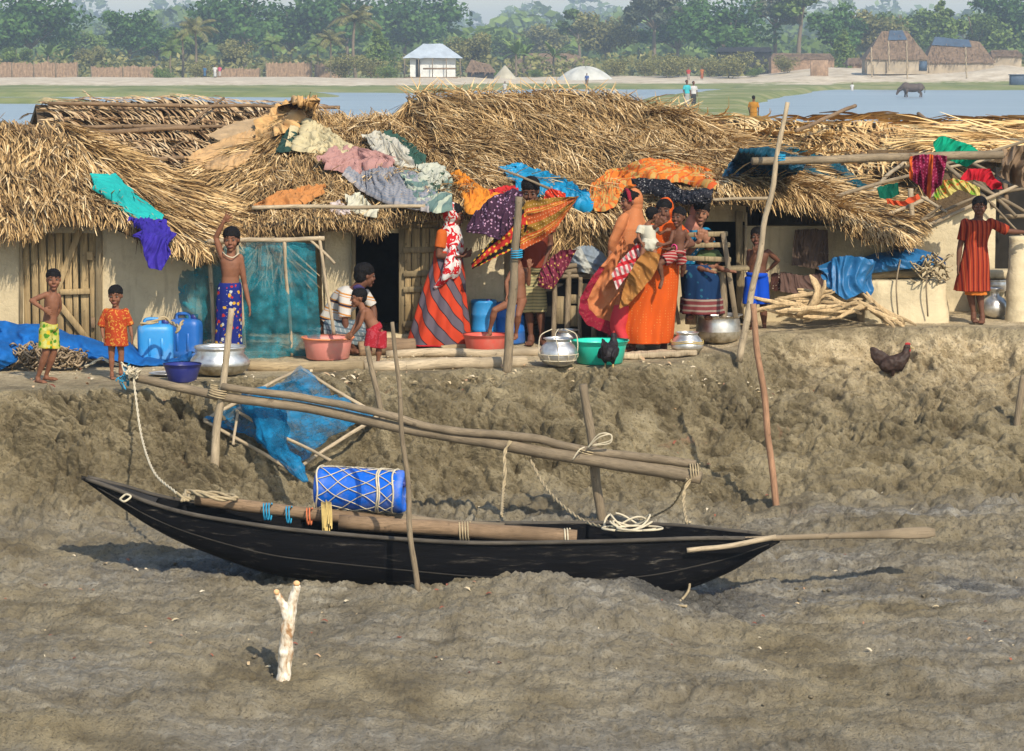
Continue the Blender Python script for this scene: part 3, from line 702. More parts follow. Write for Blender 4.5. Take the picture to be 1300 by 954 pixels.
# ------------------------------------------------------------------ large central hut
h4 = mudhut('thatched_hut', A(xy(880, 29)[0], 29, 0), 'largest mud hut, its broad ragged straw roof reaching low over the veiled women')
pf = Patch([(522, 134, 31.0), (610, 130, 31.0), (700, 129, 31.0), (790, 136, 31.0), (840, 149, 31.0), (884, 166, 31.0)],
           [(598, 250, 28.4), (640, 262, 28.05), (700, 285, 27.8), (770, 298, 27.65), (830, 285, 27.7), (872, 264, 27.8), (920, 262, 27.8), (1000, 272, 27.8), (1040, 280, 27.75), (1080, 298, 27.75), (1150, 316, 27.75)], seed=9.1, sag=.08)
pl = Patch([(522, 134, 31.0), (518, 134, 31.0)], [(470, 175, 31.3), (545, 215, 29.8), (598, 250, 28.4)], seed=10.2)
pr = Patch([(884, 166, 31.0), (892, 167, 31.1)], [(1150, 316, 27.75), (1168, 290, 28.9), (1172, 262, 30.6)], seed=11.2, sag=.04)
pk = Patch([(884, 166, 31.0), (522, 134, 31.0)], [(1150, 225, 34), (480, 215, 34)], seed=12.8)
def f(g):
    thatch(g, pf, 1550, (.3, .7), (-.3, .34), .22, (.007, .015), eave=.17, lift=.06, tone=.05)
    thatch(g, pf, 260, (.3, .6), (-.2, .3), .16, (.010, .022), eave=.17, lift=.05, tone=.08, vmin=.45)
    thatch(g, pl, 800, (.3, .6), 0, .25, (.009, .02)); thatch(g, pr, 900, (.3, .6), 0, .16, (.010, .022)); thatch(g, pk, 100, (.4, .7))
    # ragged straws standing up on the ridge
    r = np.random.default_rng(5); k = 260; u = r.random(k); p = pf.ev(u, np.zeros(k)); D = np.stack([r.normal(0, 1, k), r.normal(0, .4, k), r.uniform(.05, .8, k)], 1); D /= np.linalg.norm(D, axis=1)[:, None]
    strips(g, p, D, np.tile(A(0, -1, 0), (k, 1)), np.cross(D, A(0, 1, 0)), r.uniform(.1, .34, k), np.full(k, .011), r.uniform(.4, .9, k))
    k = 900; u = r.random(k); p = pf.ev(u, np.full(k, .0))+A(0, 0, .03); D = np.stack([r.choice([-1, 1], k)*1.0, r.normal(0, .35, k), r.normal(0, .12, k)], 1); D /= np.linalg.norm(D, axis=1)[:, None]
    strips(g, p+r.normal(0, .04, (k, 3)), D, np.tile(A(0, 0, 1), (k, 1)), np.cross(D, A(0, 0, 1)), r.uniform(.2, .45, k), np.full(k, .014), r.uniform(.3, .9, k), side=r.normal(0, .05, k))
roof_part(h4, [pf, pl, pr, pk], f, M['thatch'])
g = Geo()
wall(g, xy(640, 28.5), xy(876, 28.4), -.05, 1.2); wall(g, xy(944, 28.35), xy(1148, 28.4), -.02, 1.12); wall(g, xy(874, 28.4), xy(946, 28.4), 1.16, 1.4)
wall(g, xy(1148, 28.5), xy(1150, 32), -.02, 1.02); wall(g, xy(640, 28.6), xy(640, 32), -.05, 1.3); wall(g, xy(640, 32), xy(1150, 32), -.05, 1.3)
obj('wall', g, M['mud_wall'], h4)
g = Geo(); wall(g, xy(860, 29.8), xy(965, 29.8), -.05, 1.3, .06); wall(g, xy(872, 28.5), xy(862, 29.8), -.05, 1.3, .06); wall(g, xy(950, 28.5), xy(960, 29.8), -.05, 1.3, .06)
obj('room_lining', g, M['dark'], h4)  # near-black panels painting the darkness inside the door opening
g = Geo(); g.beam(P(938, 268, 28.25), P(940, 404, 28.25), .035, .03); obj('door_post', g, M['plankold'], h4)
g = Geo(); g.beam(P(947, 270, 28.2), P(947, 338, 28.2), .012, .02); obj('door_board', g, M['polew'], h4)
g = roughpole(P(905, 254, 27.55), P(975, 252, 27.55), .016, seed=8); obj('eave_pole', g, M['polew'], h4)
# straw screen leaning in the shade beside the drums
# ------------------------------------------------------------------ palm frond roof behind right
h5 = mudhut('palm_roofed_hut', A(xy(1060, 32)[0], 32, 0), 'low hut behind the central one with a golden curling palm frond roof')
pt = Patch([(850, 152, 33.2), (1000, 160, 33.2), (1050, 160, 33.2), (1190, 168, 33.0)], [(880, 205, 31.3), (1050, 225, 31.0), (1182, 222, 31.0)], seed=13.1, sag=.05)
pt2 = Patch([(1190, 168, 33.0), (850, 152, 33.2)], [(1190, 190, 35.5), (850, 180, 35.5)], seed=13.7, sag=.05)
def f(g):
    palm_rows(g, pt, 4, 95, -.55, .75, .032, .38, cross=False, seed=3, tone=.12, ulim=(0, .62))
    palm_rows(g, pt, 5, 70, .25, .75, .034, -.42, cross=False, seed=4, tone=.1, ulim=(.5, 1))
    thatch(g, pt, 160, (.3, .7), -.7, .4, (.012, .03), tone=.05); thatch(g, pt2, 80)
    r = np.random.default_rng(5); k = 60; u = r.uniform(.5, .98, k); p = pt.ev(u, np.full(k, .02))+A(0, 0, .05); D = np.stack([r.choice([-1, 1], k, p=[.3, .7])*1.0, r.normal(0, .2, k), r.normal(0, .05, k)], 1); D /= np.linalg.norm(D, axis=1)[:, None]
    strips(g, p, D, np.tile(A(0, 0, 1), (k, 1)), np.cross(D, A(0, .7, 1)), r.uniform(.3, .6, k), np.full(k, .04), r.uniform(.2, .7, k), bend=.04)
roof_part(h5, [pt, pt2], f, M['frond'], name='palm_frond_roof')
for a, b in (((1010, 172, 31.6), (1085, 140, 33.2)), ((1165, 150, 33.1), (1198, 172, 32.0))):
    obj('roof_pole', roughpole(P(*a)+A(0, -.05, .05), P(*b)+A(0, -.05, .05), .022, seed=a[0]), M['polebr'], h5)
g = Geo(); wall(g, xy(870, 32), xy(1170, 32), -.05, 1.35); wall(g, xy(870, 35), xy(1170, 35), -.05, 1.35); wall(g, xy(870, 32.1), xy(870, 35), -.05, 1.35); wall(g, xy(1170, 32.1), xy(1170, 35), -.05, 1.35)
obj('wall', g, M['mud_wall'], h5)
# ------------------------------------------------------------------ far right open hut
h6 = mudhut('unfinished_hut', A(xy(1240, 30)[0], 30, .2), 'half built hut at the right edge, bare pole frame over a sloping mud wall')
pt = Patch([(1225, 166, 32.6), (1420, 158, 32.4)], [(1180, 198, 31.0), (1420, 215, 31.0)], seed=14.1, sag=.04)
pt2 = Patch([(1420, 158, 32.4), (1225, 166, 32.6)], [(1420, 190, 35), (1200, 190, 35)], seed=14.7, sag=.04)
def f(g):
    thatch(g, pt, 520, (.6, 1.0), .95, .12, (.014, .03), tone=.1, clus=12, eave=.1); thatch(g, pt2, 80)
    r = np.random.default_rng(15); k = 24; u = r.uniform(.0, .5, k); p = pt.ev(u, np.full(k, .02))+A(0, 0, .02); D = np.stack([-1+0*u, r.normal(0, .2, k), r.normal(.0, .06, k)], 1); D /= np.linalg.norm(D, axis=1)[:, None]
    strips(g, p, D, np.tile(A(0, 0, 1), (k, 1)), np.cross(D, A(0, .7, 1)), r.uniform(.3, .8, k), np.full(k, .028), r.uniform(.1, .7, k), bend=.08)
roof_part(h6, [pt, pt2], f, M['frond'], name='palm_frond_roof')
g = Geo(); x0, x1 = xy(1148, 29), xy(1262, 29); z0, z1 = P(1148, 303, 29)[2], P(1262, 249, 29)[2]
wall(g, x0, x1, .1, lambda t: z0+(z1-z0)*t, .16); wall(g, x0, xy(1148, 31), .1, z0, .14); wall(g, xy(1262, 31.5), xy(1440, 31.5), .1, 1.9, .14)
wall(g, xy(1148, 31.5), xy(1262, 31.5), .1, 1.2, .14)
obj('wall', g, M['mud_pale'], h6)
g = Geo(); wall(g, xy(1100, 31.2), xy(1264, 31.2), .1, 1.78, .08); obj('back_screen', g, M['thatch_base'], h6)  # added dark screen for the brown thatch and shade behind the frame
g = Geo(); wall(g, xy(1262, 30.9), xy(1440, 30.9), .1, 1.6, .05); wall(g, xy(1264, 29), xy(1264, 30.9), .1, 1.5, .05); wall(g, xy(1440, 29), xy(1440, 30.9), .1, 1.5, .05); obj('room_lining', g, M['dark'], h6)  # near-black sheets painting the shade inside the open bay
fr = [((1145, 303, 28.85), (1300, 232, 28.9), .022, 'polew'), ((1060, 250, 28.9), (1300, 180, 30.3), .02, 'pole'), ((1108, 282, 28.8), (1200, 240, 29.3), .022, 'polew'), ((1120, 300, 28.8), (1240, 250, 28.9), .018, 'pole'),
      ((1098, 250, 29.5), (1150, 205, 31), .024, 'polew'), ((1150, 292, 28.9), (1195, 262, 28.8), .016, 'pole'), ((1195, 205, 29.4), (1262, 262, 28.9), .024, 'pole'), ((1210, 195, 30), (1262, 222, 29.6), .022, 'pole'), ((1235, 225, 29.2), (1290, 275, 28.8), .024, 'pole'),
      ((1170, 250, 28.9), (1202, 270, 28.8), .018, 'polew'), ((1262, 245, 29.1), (1300, 240, 29.1), .02, 'pole'), ((1262, 276, 29.1), (1330, 272, 29.1), .025, 'pole'), ((1255, 255, 28.8), (1330, 330, 28.8), .012, 'pole'), ((1180, 218, 30.2), (1262, 202, 30.2), .018, 'polew'),
      ((1156, 240, 29), (1158, 290, 28.95), .03, 'polew'), ((1275, 190, 29.3), (1278, 262, 29.1), .03, 'polebr'), ((1235, 232, 29.0), (1340, 292, 28.9), .02, 'pole'), ((1120, 215, 31), (1230, 205, 30.5), .02, 'pole')]
for i, (a, b, r, m) in enumerate(fr): obj('frame_pole', roughpole(P(*a), P(*b), r, r*.8, seed=i*3.1), M[m], h6)
g = roughpole(P(1294, 300, 28.05), P(1292, 412, 28.05), .1, .13, seed=5, wob=.02); obj('mud_post', g, M['mud_pale'], h6)
g = Geo(); g.box(P(1258, 348, 28.6)+A(.05, 0, 0), (.16, .14, .045), bev=.02); g.box(P(1258, 375, 28.7), (.12, .12, .22), bev=.02); obj('mud_ledge', g, M['mud_wall'], h6)
BVH = None
def build_bvh():
    global BVH
    vs, fs = [], []
    for p in ROOFS:
        R, N = p.shape[:2]; o = len(vs); vs += [tuple(x) for x in p.reshape(-1, 3)]
        for i in range(R-1):
            for j in range(N-1): fs.append((o+i*N+j, o+i*N+j+1, o+(i+1)*N+j+1, o+(i+1)*N+j))
    BVH = BVHTree.FromPolygons(vs, fs)
build_bvh()
def RY(px, py):
    d = nrm(ray(px, py)); h = BVH.ray_cast(Vector(CAM), Vector(d))
    return None if h[0] is None else h[0][1]
# ------------------------------------------------------------------ far vegetation
def leafmat(name, a, b, c2):
    n = NT(name); at = n.attr('rnd').outputs['Fac']
    col = n.ramp(n.math('ADD', at, n.math('MULTIPLY', n.math('SUBTRACT', n.noise(n.obj(), .6, 3), .5), .5)), [(.15, a), (.5, b), (.9, c2)])
    return n.fin(col, .7, 0, None, .2, trans=.2)
LM = {'dark': leafmat('dark_green_leaves', (.02, .052, .014), (.05, .12, .026), (.11, .20, .045)),
      'mid': leafmat('green_leaves', (.055, .09, .02), (.125, .19, .04), (.22, .30, .07)),
      'olive': leafmat('olive_leaves', (.09, .095, .032), (.19, .185, .06), (.32, .29, .11)),
      'bright': leafmat('fresh_green_leaves', (.06, .10, .02), (.12, .19, .04), (.22, .28, .08)),
      'grey': leafmat('grey_green_leaves', (.06, .08, .05), (.11, .13, .08), (.18, .19, .12))}
BARK = mbasic('tree_bark', (.17, .13, .09), .9)
def cards(g, C, s, r, col, up=.2):
    k = len(C); D = r.normal(0, 1, (k, 3)); D[:, 2] *= .6; D /= np.linalg.norm(D, axis=1)[:, None]
    E = r.normal(0, 1, (k, 3)); E = np.cross(D, E); E /= np.linalg.norm(E, axis=1)[:, None]
    s = np.broadcast_to(s, (k,)); a, b = D*s[:, None]*.6, E*s[:, None]*.38
    V = np.stack([C-a, C-b*.9+a*.1, C+a, C+b*.9-a*.1], 1).reshape(-1, 3)
    g.add(V, np.arange(k*4).reshape(-1, 4), c=np.repeat(np.clip(col, 0, 1), 4))
def treemesh(seed, h, w, kind):
    """local-coordinate crown and trunk: returns (crown Geo, trunk Geo)"""
    r = np.random.default_rng(seed); g = Geo(); t = Geo()
    th = h*(.32 if kind != 'tall' else .55)
    t.tube(cr([(0, 0, -.3), (.15, 0, th*.5), (r.normal(0, .3), 0, th), (r.normal(0, .5), 0, h*.8)], 14), np.linspace(h*.03, h*.008, 14), 8)
    nb = {'round': 15, 'tall': 12, 'bush': 9, 'spread': 18, 'cone': 11}[kind]
    for b in range(nb):
        f = (b+.5)/nb
        if kind == 'cone': zc = h*(.25+.72*f); R = w*.5*(1-f)*1.05+.3; q = A(r.normal(0, R*.3), r.normal(0, R*.3), zc); br = R*.7
        elif kind == 'bush': a = r.random()*6.3; rad = w*.33*sqrt(r.random()); q = A(cos(a)*rad, sin(a)*rad, h*r.uniform(.25, .7)); br = w*.24
        else:
            a = r.random()*6.3; rad = w*.42*sqrt(r.random()); zz = r.uniform(0, 1); q = A(cos(a)*rad, sin(a)*rad, th+(h-th)*(.12+.75*zz*(1-.45*(rad/(w*.45))**2))); br = w*r.uniform(.13, .2)*(1.15 if kind == 'spread' else 1)
        t.tube(cr([(0, 0, th*.9), (q[0]*.5, q[1]*.5, (th+q[2])*.5), q], 6), np.linspace(h*.010, h*.003, 6), 5)
        k = 190; dd = r.normal(0, 1, (k, 3)); dd /= np.linalg.norm(dd, axis=1)[:, None]; rr = br*(r.random(k)**.4)
        C = q+dd*rr[:, None]*A(1.15, 1.15, .72)
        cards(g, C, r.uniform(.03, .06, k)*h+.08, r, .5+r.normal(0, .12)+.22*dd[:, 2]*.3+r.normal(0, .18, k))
    return g, t
def palmmesh(seed, h, kind):
    r = np.random.default_rng(seed); g = Geo(); t = Geo()
    if kind == 'banana':
        t.tube(cr([(0, 0, -.2), (.05, 0, h*.3), (0, 0, h*.55)], 8), np.linspace(.16, .09, 8), 8); nf, base, fl, wd = 9, h*.5, h*.5, .28
    else:
        t.tube(cr([(0, 0, -.2), (.25, 0, h*.4), (.1, 0, h*.78)], 10), np.linspace(.17, .10, 10), 8); nf, base, fl, wd = 17, h*.78, h*.36+.6, .5
    c0 = A(0 if kind == 'banana' else .1, 0, base)
    for i in range(nf):
        a = i*2.4+r.random(); el = r.uniform(.2, 1.35); L = fl*r.uniform(.75, 1.1); n = 9; p = []; dirv = A(cos(a)*cos(el), sin(a)*cos(el), sin(el)); q = c0.copy()
        for s_ in range(n): p.append(q.copy()); q = q+dirv*L/n; dirv = nrm(dirv+A(0, 0, -.22 if kind != 'banana' else -.13))
        p = np.array(p); D = np.gradient(p, axis=0); S_ = np.cross(D, A(0, 0, 1)); S_ /= np.linalg.norm(S_, axis=1)[:, None]+1e-9
        if kind == 'banana':
            ww = wd*np.sin(np.linspace(.25, 3.0, n)); V = np.stack([p-S_*ww[:, None]+A(0, 0, -.06), p, p+S_*ww[:, None]+A(0, 0, -.06)], 1); g.grid(V, c=float(np.clip(r.normal(.6, .2), 0, 1)))
        else:
            for s_ in range(1, n):
                for m in np.linspace(0, 1, 3, endpoint=False):
                    pp = p[s_-1]*(1-m)+p[s_]*m; ll = wd*sin(pi*(s_-1+m+.5)/n)*1.2+.1
                    for sg in (-1, 1):
                        d = nrm(S_[s_]*sg+A(0, 0, -.55)+nrm(D[s_])*.5); strips(g, pp[None], d[None], A(0, 0, 1)[None], nrm(D[s_])[None], A(ll), A(.075), A(float(np.clip(r.normal(.5, .2), 0, 1))))
            t.tube(p, .02, 4)
    return g, t
PROTO = {}
def proto(key, mk_, lm):
    if key not in PROTO:
        g, t = mk_(); V, Q, T, C, U = g.arrays(); mg = mesh_from(V, Q, T, C, U, False, key+'_crown'); mg.materials.append(LM[lm])
        V, Q, T, C, U = t.arrays(); mt = mesh_from(V, Q, T, C, U, True, key+'_trunk'); mt.materials.append(BARK); PROTO[key] = (mg, mt)
    return PROTO[key]
def plant(name, key, mk_, lm, px, Y, label, cat, sc=1.0, group=None, rot=None, z=None):
    mg, mt = proto(key, mk_, lm); b = FZ(px, Y)
    if z is not None: b[2] = z
    t = thing(name, b, label, cat, group); t.scale = (sc,)*3; t.rotation_euler = (0, 0, random.random()*6.28 if rot is None else rot)
    for nm, me in (('crown', mg), ('trunk', mt)):
        o = bpy.data.objects.new(nm, me); COL.objects.link(o); o.parent = t
    return t
def T_(key, h, w, kind, lm, seed): return dict(key=key, mk_=lambda: treemesh(seed, h, w, kind), lm=lm)
K = {'bigdark': T_('bigdark', 13, 15, 'spread', 'dark', 1), 'dark': T_('dark', 10, 9, 'round', 'dark', 2), 'mid': T_('mid', 8, 8, 'round', 'mid', 3), 'tallmid': T_('tallmid', 12, 7, 'tall', 'mid', 4),
     'olive': T_('olive', 7, 7, 'round', 'olive', 5), 'tallgrey': T_('tallgrey', 12, 8, 'tall', 'grey', 6), 'cone': T_('cone', 9, 6, 'cone', 'bright', 7), 'bush': T_('bush', 3.2, 5, 'bush', 'olive', 8), 'bushg': T_('bushg', 2.6, 4.5, 'bush', 'mid', 9),
     'oliveb': T_('oliveb', 10, 10, 'spread', 'olive', 10), 'darkb': T_('darkb', 12, 11, 'round', 'dark', 11)}
K['palm'] = dict(key='palm', mk_=lambda: palmmesh(12, 6.5, 'palm'), lm='olive'); K['palmg'] = dict(key='palmg', mk_=lambda: palmmesh(13, 6.0, 'palm'), lm='bright'); K['banana'] = dict(key='banana', mk_=lambda: palmmesh(14, 5, 'banana'), lm='bright')
TREES = [
 ('bigdark', 40, 440, 1.15, 'broad dark tree at the top left corner behind the bamboo fence'),
 ('dark', -15, 470, 1.2, 'dark round tree cut by the left edge of the picture'),
 ('mid', 100, 470, 1.1, 'green round tree between the corner tree and the next dark one'),
 ('darkb', 165, 450, .95, 'dark tree behind the short middle bamboo fence'),
 ('dark', 200, 480, 1.0, 'dark tree rising just left of the palms in the left third'),
 ('mid', 235, 470, .95, 'green tree directly behind the left cluster of palms'),
 ('bigdark', 310, 470, 1.25, 'very broad dark tree above the fence with the people beside it'),
 ('darkb', 370, 480, 1.1, 'dense dark tree left of the palm nearest the tin roofed house'),
 ('bigdark', 440, 480, 1.3, 'tallest dark crown reaching the top edge left of the tin roofed house'),
 ('bigdark', 515, 500, 1.3, 'great dark tree directly behind the tin roofed house'),
 ('dark', 585, 470, .7, 'small dark tree right of the tin roofed house'),
 ('oliveb', 690, 540, 1.0, 'olive spreading tree behind the thatched shed in the centre'),
 ('mid', 650, 520, 1.0, 'green tree standing behind the slender fan crowned tree'),
 ('oliveb', 770, 480, 1.15, 'olive brown broad tree above the white mound'),
 ('tallmid', 735, 500, 1.0, 'slender green tree left above the white mound'),
 ('tallgrey', 830, 470, 1.25, 'tall greyish tree rising right of the white mound'),
 ('darkb', 860, 480, 1.2, 'tall dark green tree right of the greyish tree'),
 ('bigdark', 925, 440, 1.05, 'wide dark green tree over the dark shed at the right'),
 ('tallgrey', 985, 450, 1.2, 'tall thin greyish tree between dark shed and straw shed'),
 ('tallmid', 1015, 440, 1.3, 'tall narrow green tree behind the brown straw shed'),
 ('dark', 1060, 450, 1.2, 'dark tree behind the green doorway shed'),
 ('oliveb', 1105, 460, 1.1, 'olive tree just left above the big tarp-patched thatch'),
 ('mid', 1150, 480, 1.5, 'large green tree behind the big tarp-patched thatch'),
 ('cone', 1195, 450, 1.3, 'yellow green conical tree behind the long low thatch'),
 ('mid', 1235, 460, 1.4, 'green tree right of the conical tree'),
 ('darkb', 1275, 470, 1.2, 'dark tree near the right edge above the sandy mound'),
 ('cone', 1315, 455, 1.3, 'conical tree cut by the right edge of the picture'),
 ('palmg', 232, 375, 1.15, 'left of the two tall palms growing at the bamboo fence gap'),
 ('palm', 248, 368, 1.25, 'right of the two tall palms growing at the bamboo fence gap'),
 ('banana', 62, 400, 1.25, 'upright banana plant above the left bamboo fence'),
 ('banana', 80, 395, 1.0, 'smaller banana plant beside the upright one'),
 ('banana', 135, 400, .9, 'banana plant beside the end of the left bamboo fence'),
 ('palm', 452, 372, 1.5, 'big feathery palm left of the tin roofed house'),
 ('palmg', 345, 400, 1.0, 'low palm behind the long fence left of the feathery palm'),
 ('palmg', 402, 395, .95, 'low palm at the right end of the long fence'),
 ('banana', 655, 390, 1.35, 'left banana plant in the centre beside the white mound'),
 ('banana', 665, 400, 1.25, 'right banana plant of the close pair in the centre'),
 ('banana', 703, 395, 1.25, 'single banana plant just left of the white mound'),
 ('mid', 20, 398, .62, 'small green tree standing right behind the far left fence'),
 ('oliveb', 120, 400, .5, 'low olive tree behind the gap between the two left fences'),
 ('palmg', 218, 366, .8, 'short palm at the left foot of the two tall palms'),
 ('bush', 262, 358, .8, 'dry bush at the right foot of the two tall palms'),
 ('bushg', 205, 360, .7, 'green bush at the right end of the paler left fence'),
 ('oliveb', 300, 400, .6, 'low olive tree rising behind the fence right of the two tall palms'),
 ('palm', 420, 366, 1.0, 'ragged palm leaning over the short fence by the reedy bush'),
 ('cone', 480, 372, .8, 'yellow green conical bush between the feathery palm and the tin roofed house'),
 ('oliveb', 600, 400, .7, 'olive tree behind the collapsed thatch shed'),
 ('bush', 845, 366, 1.1, 'tall reedy bush left of the red clothed figure'),
 ('bush', 925, 366, 1.2, 'tall reeds covering the left of the dark shed'),
 ('bush', 1000, 368, .8, 'dry reeds at the front of the brown straw shed'),
 ('cone', 1070, 385, .7, 'yellow green bush between the straw shed and the small brown hut'),
 ('bush', 470, 352, 1.0, 'dry reedy bush at the foot of the feathery palm'),
 ('bush', 440, 356, 1.1, 'brownish bush left of the reedy bush on the far bank'),
 ('bush', 248, 352, .7, 'grassy bush below the two tall palms'),
 ('bushg', 492, 350, .7, 'green bush touching the left side of the tin roofed house'),
 ('bushg', 627, 372, .5, 'small green bush right of the fallen thatch'),
 ('bushg', 680, 370, .5, 'small green bush left of the white mound'),
 ('bush', 780, 370, .9, 'spiky pale bush right of the white mound'),
 ('bush', 818, 372, .9, 'second spiky pale bush farther right of the white mound'),
 ('bush', 862, 370, 1.0, 'loose pale bush behind the person in turquoise'),
 ('bush', 900, 372, .9, 'reedy bush in front of the dark shed'),
 ('bushg', 958, 368, .55, 'low green bush on the bank left of the brown straw shed'),
]
for key, px, Y, s, lab in TREES:
    nm = {'palm': 'palm_tree', 'palmg': 'palm_tree', 'banana': 'banana_plant', 'bush': 'bush', 'bushg': 'bush'}.get(key, 'broadleaf_tree')
    cat = {'palm_tree': 'palm tree', 'banana_plant': 'banana plant', 'bush': 'bush', 'broadleaf_tree': 'tree'}[nm]
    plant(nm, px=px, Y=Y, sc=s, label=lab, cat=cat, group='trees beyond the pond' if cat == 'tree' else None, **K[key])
def far_forest():
    r = np.random.default_rng(90); g = Geo(); g2 = Geo()
    for Y, z0, z1, n, s in ((560, 0, 10, 9000, 1.9), (820, 0, 19, 9500, 2.6), (1150, 0, 27, 9500, 3.2), (1600, 0, 40, 9500, 4.2)):
        hw = Y*.42; x = r.uniform(-hw, hw, n); top = z1*(.72+.38*fbm(x*.035, Y*.1, 0, 4)+.10*np.abs(pn(x*.25, Y, 2)))
        z = top*(r.random(n)**.55); y = Y+r.normal(0, 8, n)
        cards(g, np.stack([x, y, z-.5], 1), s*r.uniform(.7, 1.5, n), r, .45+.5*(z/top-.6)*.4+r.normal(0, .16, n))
        m = 110
        u = np.linspace(-hw, hw, m); tp = z1*(.72+.38*fbm(u*.035, Y*.1, 0, 4))*.75
        # solid undergrowth mound behind the leaves
        rows = [np.stack([u, np.full(m, Y+6.), np.full(m, -2.)], 1), np.stack([u, np.full(m, Y+8.), tp*.8], 1), np.stack([u, np.full(m, Y+14.), tp], 1), np.stack([u, np.full(m, Y+40.), tp*.9], 1), np.stack([u, np.full(m, Y+60.), np.full(m, -2.)], 1)]
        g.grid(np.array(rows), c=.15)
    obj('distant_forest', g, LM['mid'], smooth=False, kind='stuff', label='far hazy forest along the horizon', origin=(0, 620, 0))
far_forest()
def undergrowth():
    r = np.random.default_rng(14); g = Geo(); n = 15000; y = r.uniform(386, 420, n); x = r.uniform(-.4, .4, n)*y
    top = 2.2+2.2*np.abs(fbm(x*.12, y*.05, 0, 3))+1.2*pn(x*.5, 3, 1); z = top*r.random(n)**.7-.3
    cards(g, np.stack([x, y, z], 1), r.uniform(.5, 1.0, n), r, .5+.5*pn(x*.08, y*.08, 2)+r.normal(0, .15, n))
    obj('undergrowth', g, LM['olive'], smooth=False, kind='stuff', label='tangled undergrowth below the far trees', origin=(0, 400, 0))
undergrowth()
# ------------------------------------------------------------------ far fences, sheds, house
M['bamboo'] = mat_wood('woven_bamboo_fence', (.33, .215, .135), (2.5, 2.5, .6), .6); M['farthatch'] = mat_wood('far_brown_thatch', (.20, .135, .085), (3, 3, .8), .6); M['farwall'] = mbasic('far_mud_wall', (.34, .28, .2), .9, vs=1)
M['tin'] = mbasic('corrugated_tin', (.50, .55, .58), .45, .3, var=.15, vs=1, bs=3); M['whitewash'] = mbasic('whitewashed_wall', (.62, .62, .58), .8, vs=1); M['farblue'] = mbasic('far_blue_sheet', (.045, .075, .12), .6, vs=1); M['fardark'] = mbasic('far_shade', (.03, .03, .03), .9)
def fence(px0, px1, r0, r1, Y, label, gap=False):
    b0 = FZ(px0, Y)[2]; a, b = P(px0, 100, Y), P(px1, 100, Y); top = P(px0, r0, Y)[2]; bt = P(px0, r1, Y)[2]
    t = thing('bamboo_fence', A((a[0]+b[0])/2, Y, bt-.3), label, 'fence'); n = max(6, int((px1-px0)/1.6)); xs = np.linspace(a[0], b[0], n); rg = np.random.default_rng(int(px0)+99)
    tz_ = top+rg.normal(0, .10, n)+.25*pn(xs*.35, 2, 0); g = Geo()
    g.grid([np.stack([xs, Y+.1*rg.random(n), np.full(n, bt-.4)], 1), np.stack([xs, Y+.1*rg.random(n), tz_], 1)], c=.5); g.grid([np.stack([xs, Y+.2+0*xs, np.full(n, bt-.4)], 1), np.stack([xs, Y+.2+0*xs, tz_], 1)], c=.5)
    obj('woven_panel', g, M['bamboo'], t, smooth=False)
    for x in np.linspace(a[0], b[0], max(2, int((px1-px0)/22))):
        g = Geo(); g.tube([A(x, Y-.08, bt-.4), A(x, Y-.08, top+.3*rg.random())], .07, 6); obj('post', g, M['pole'], t)
fence(-40, 99, 80, 103, 372, 'long reddish woven fence at the far left')
fence(116, 197, 85, 104, 374, 'paler fence between the left fence and the palms')
fence(276, 330, 88, 108, 372, 'pale fence right of the two tall palms')
fence(338, 396, 80, 108, 370, 'tall reddish fence left of the feathery palm')
fence(400, 434, 82, 106, 371, 'short pale fence beside the reedy bush')
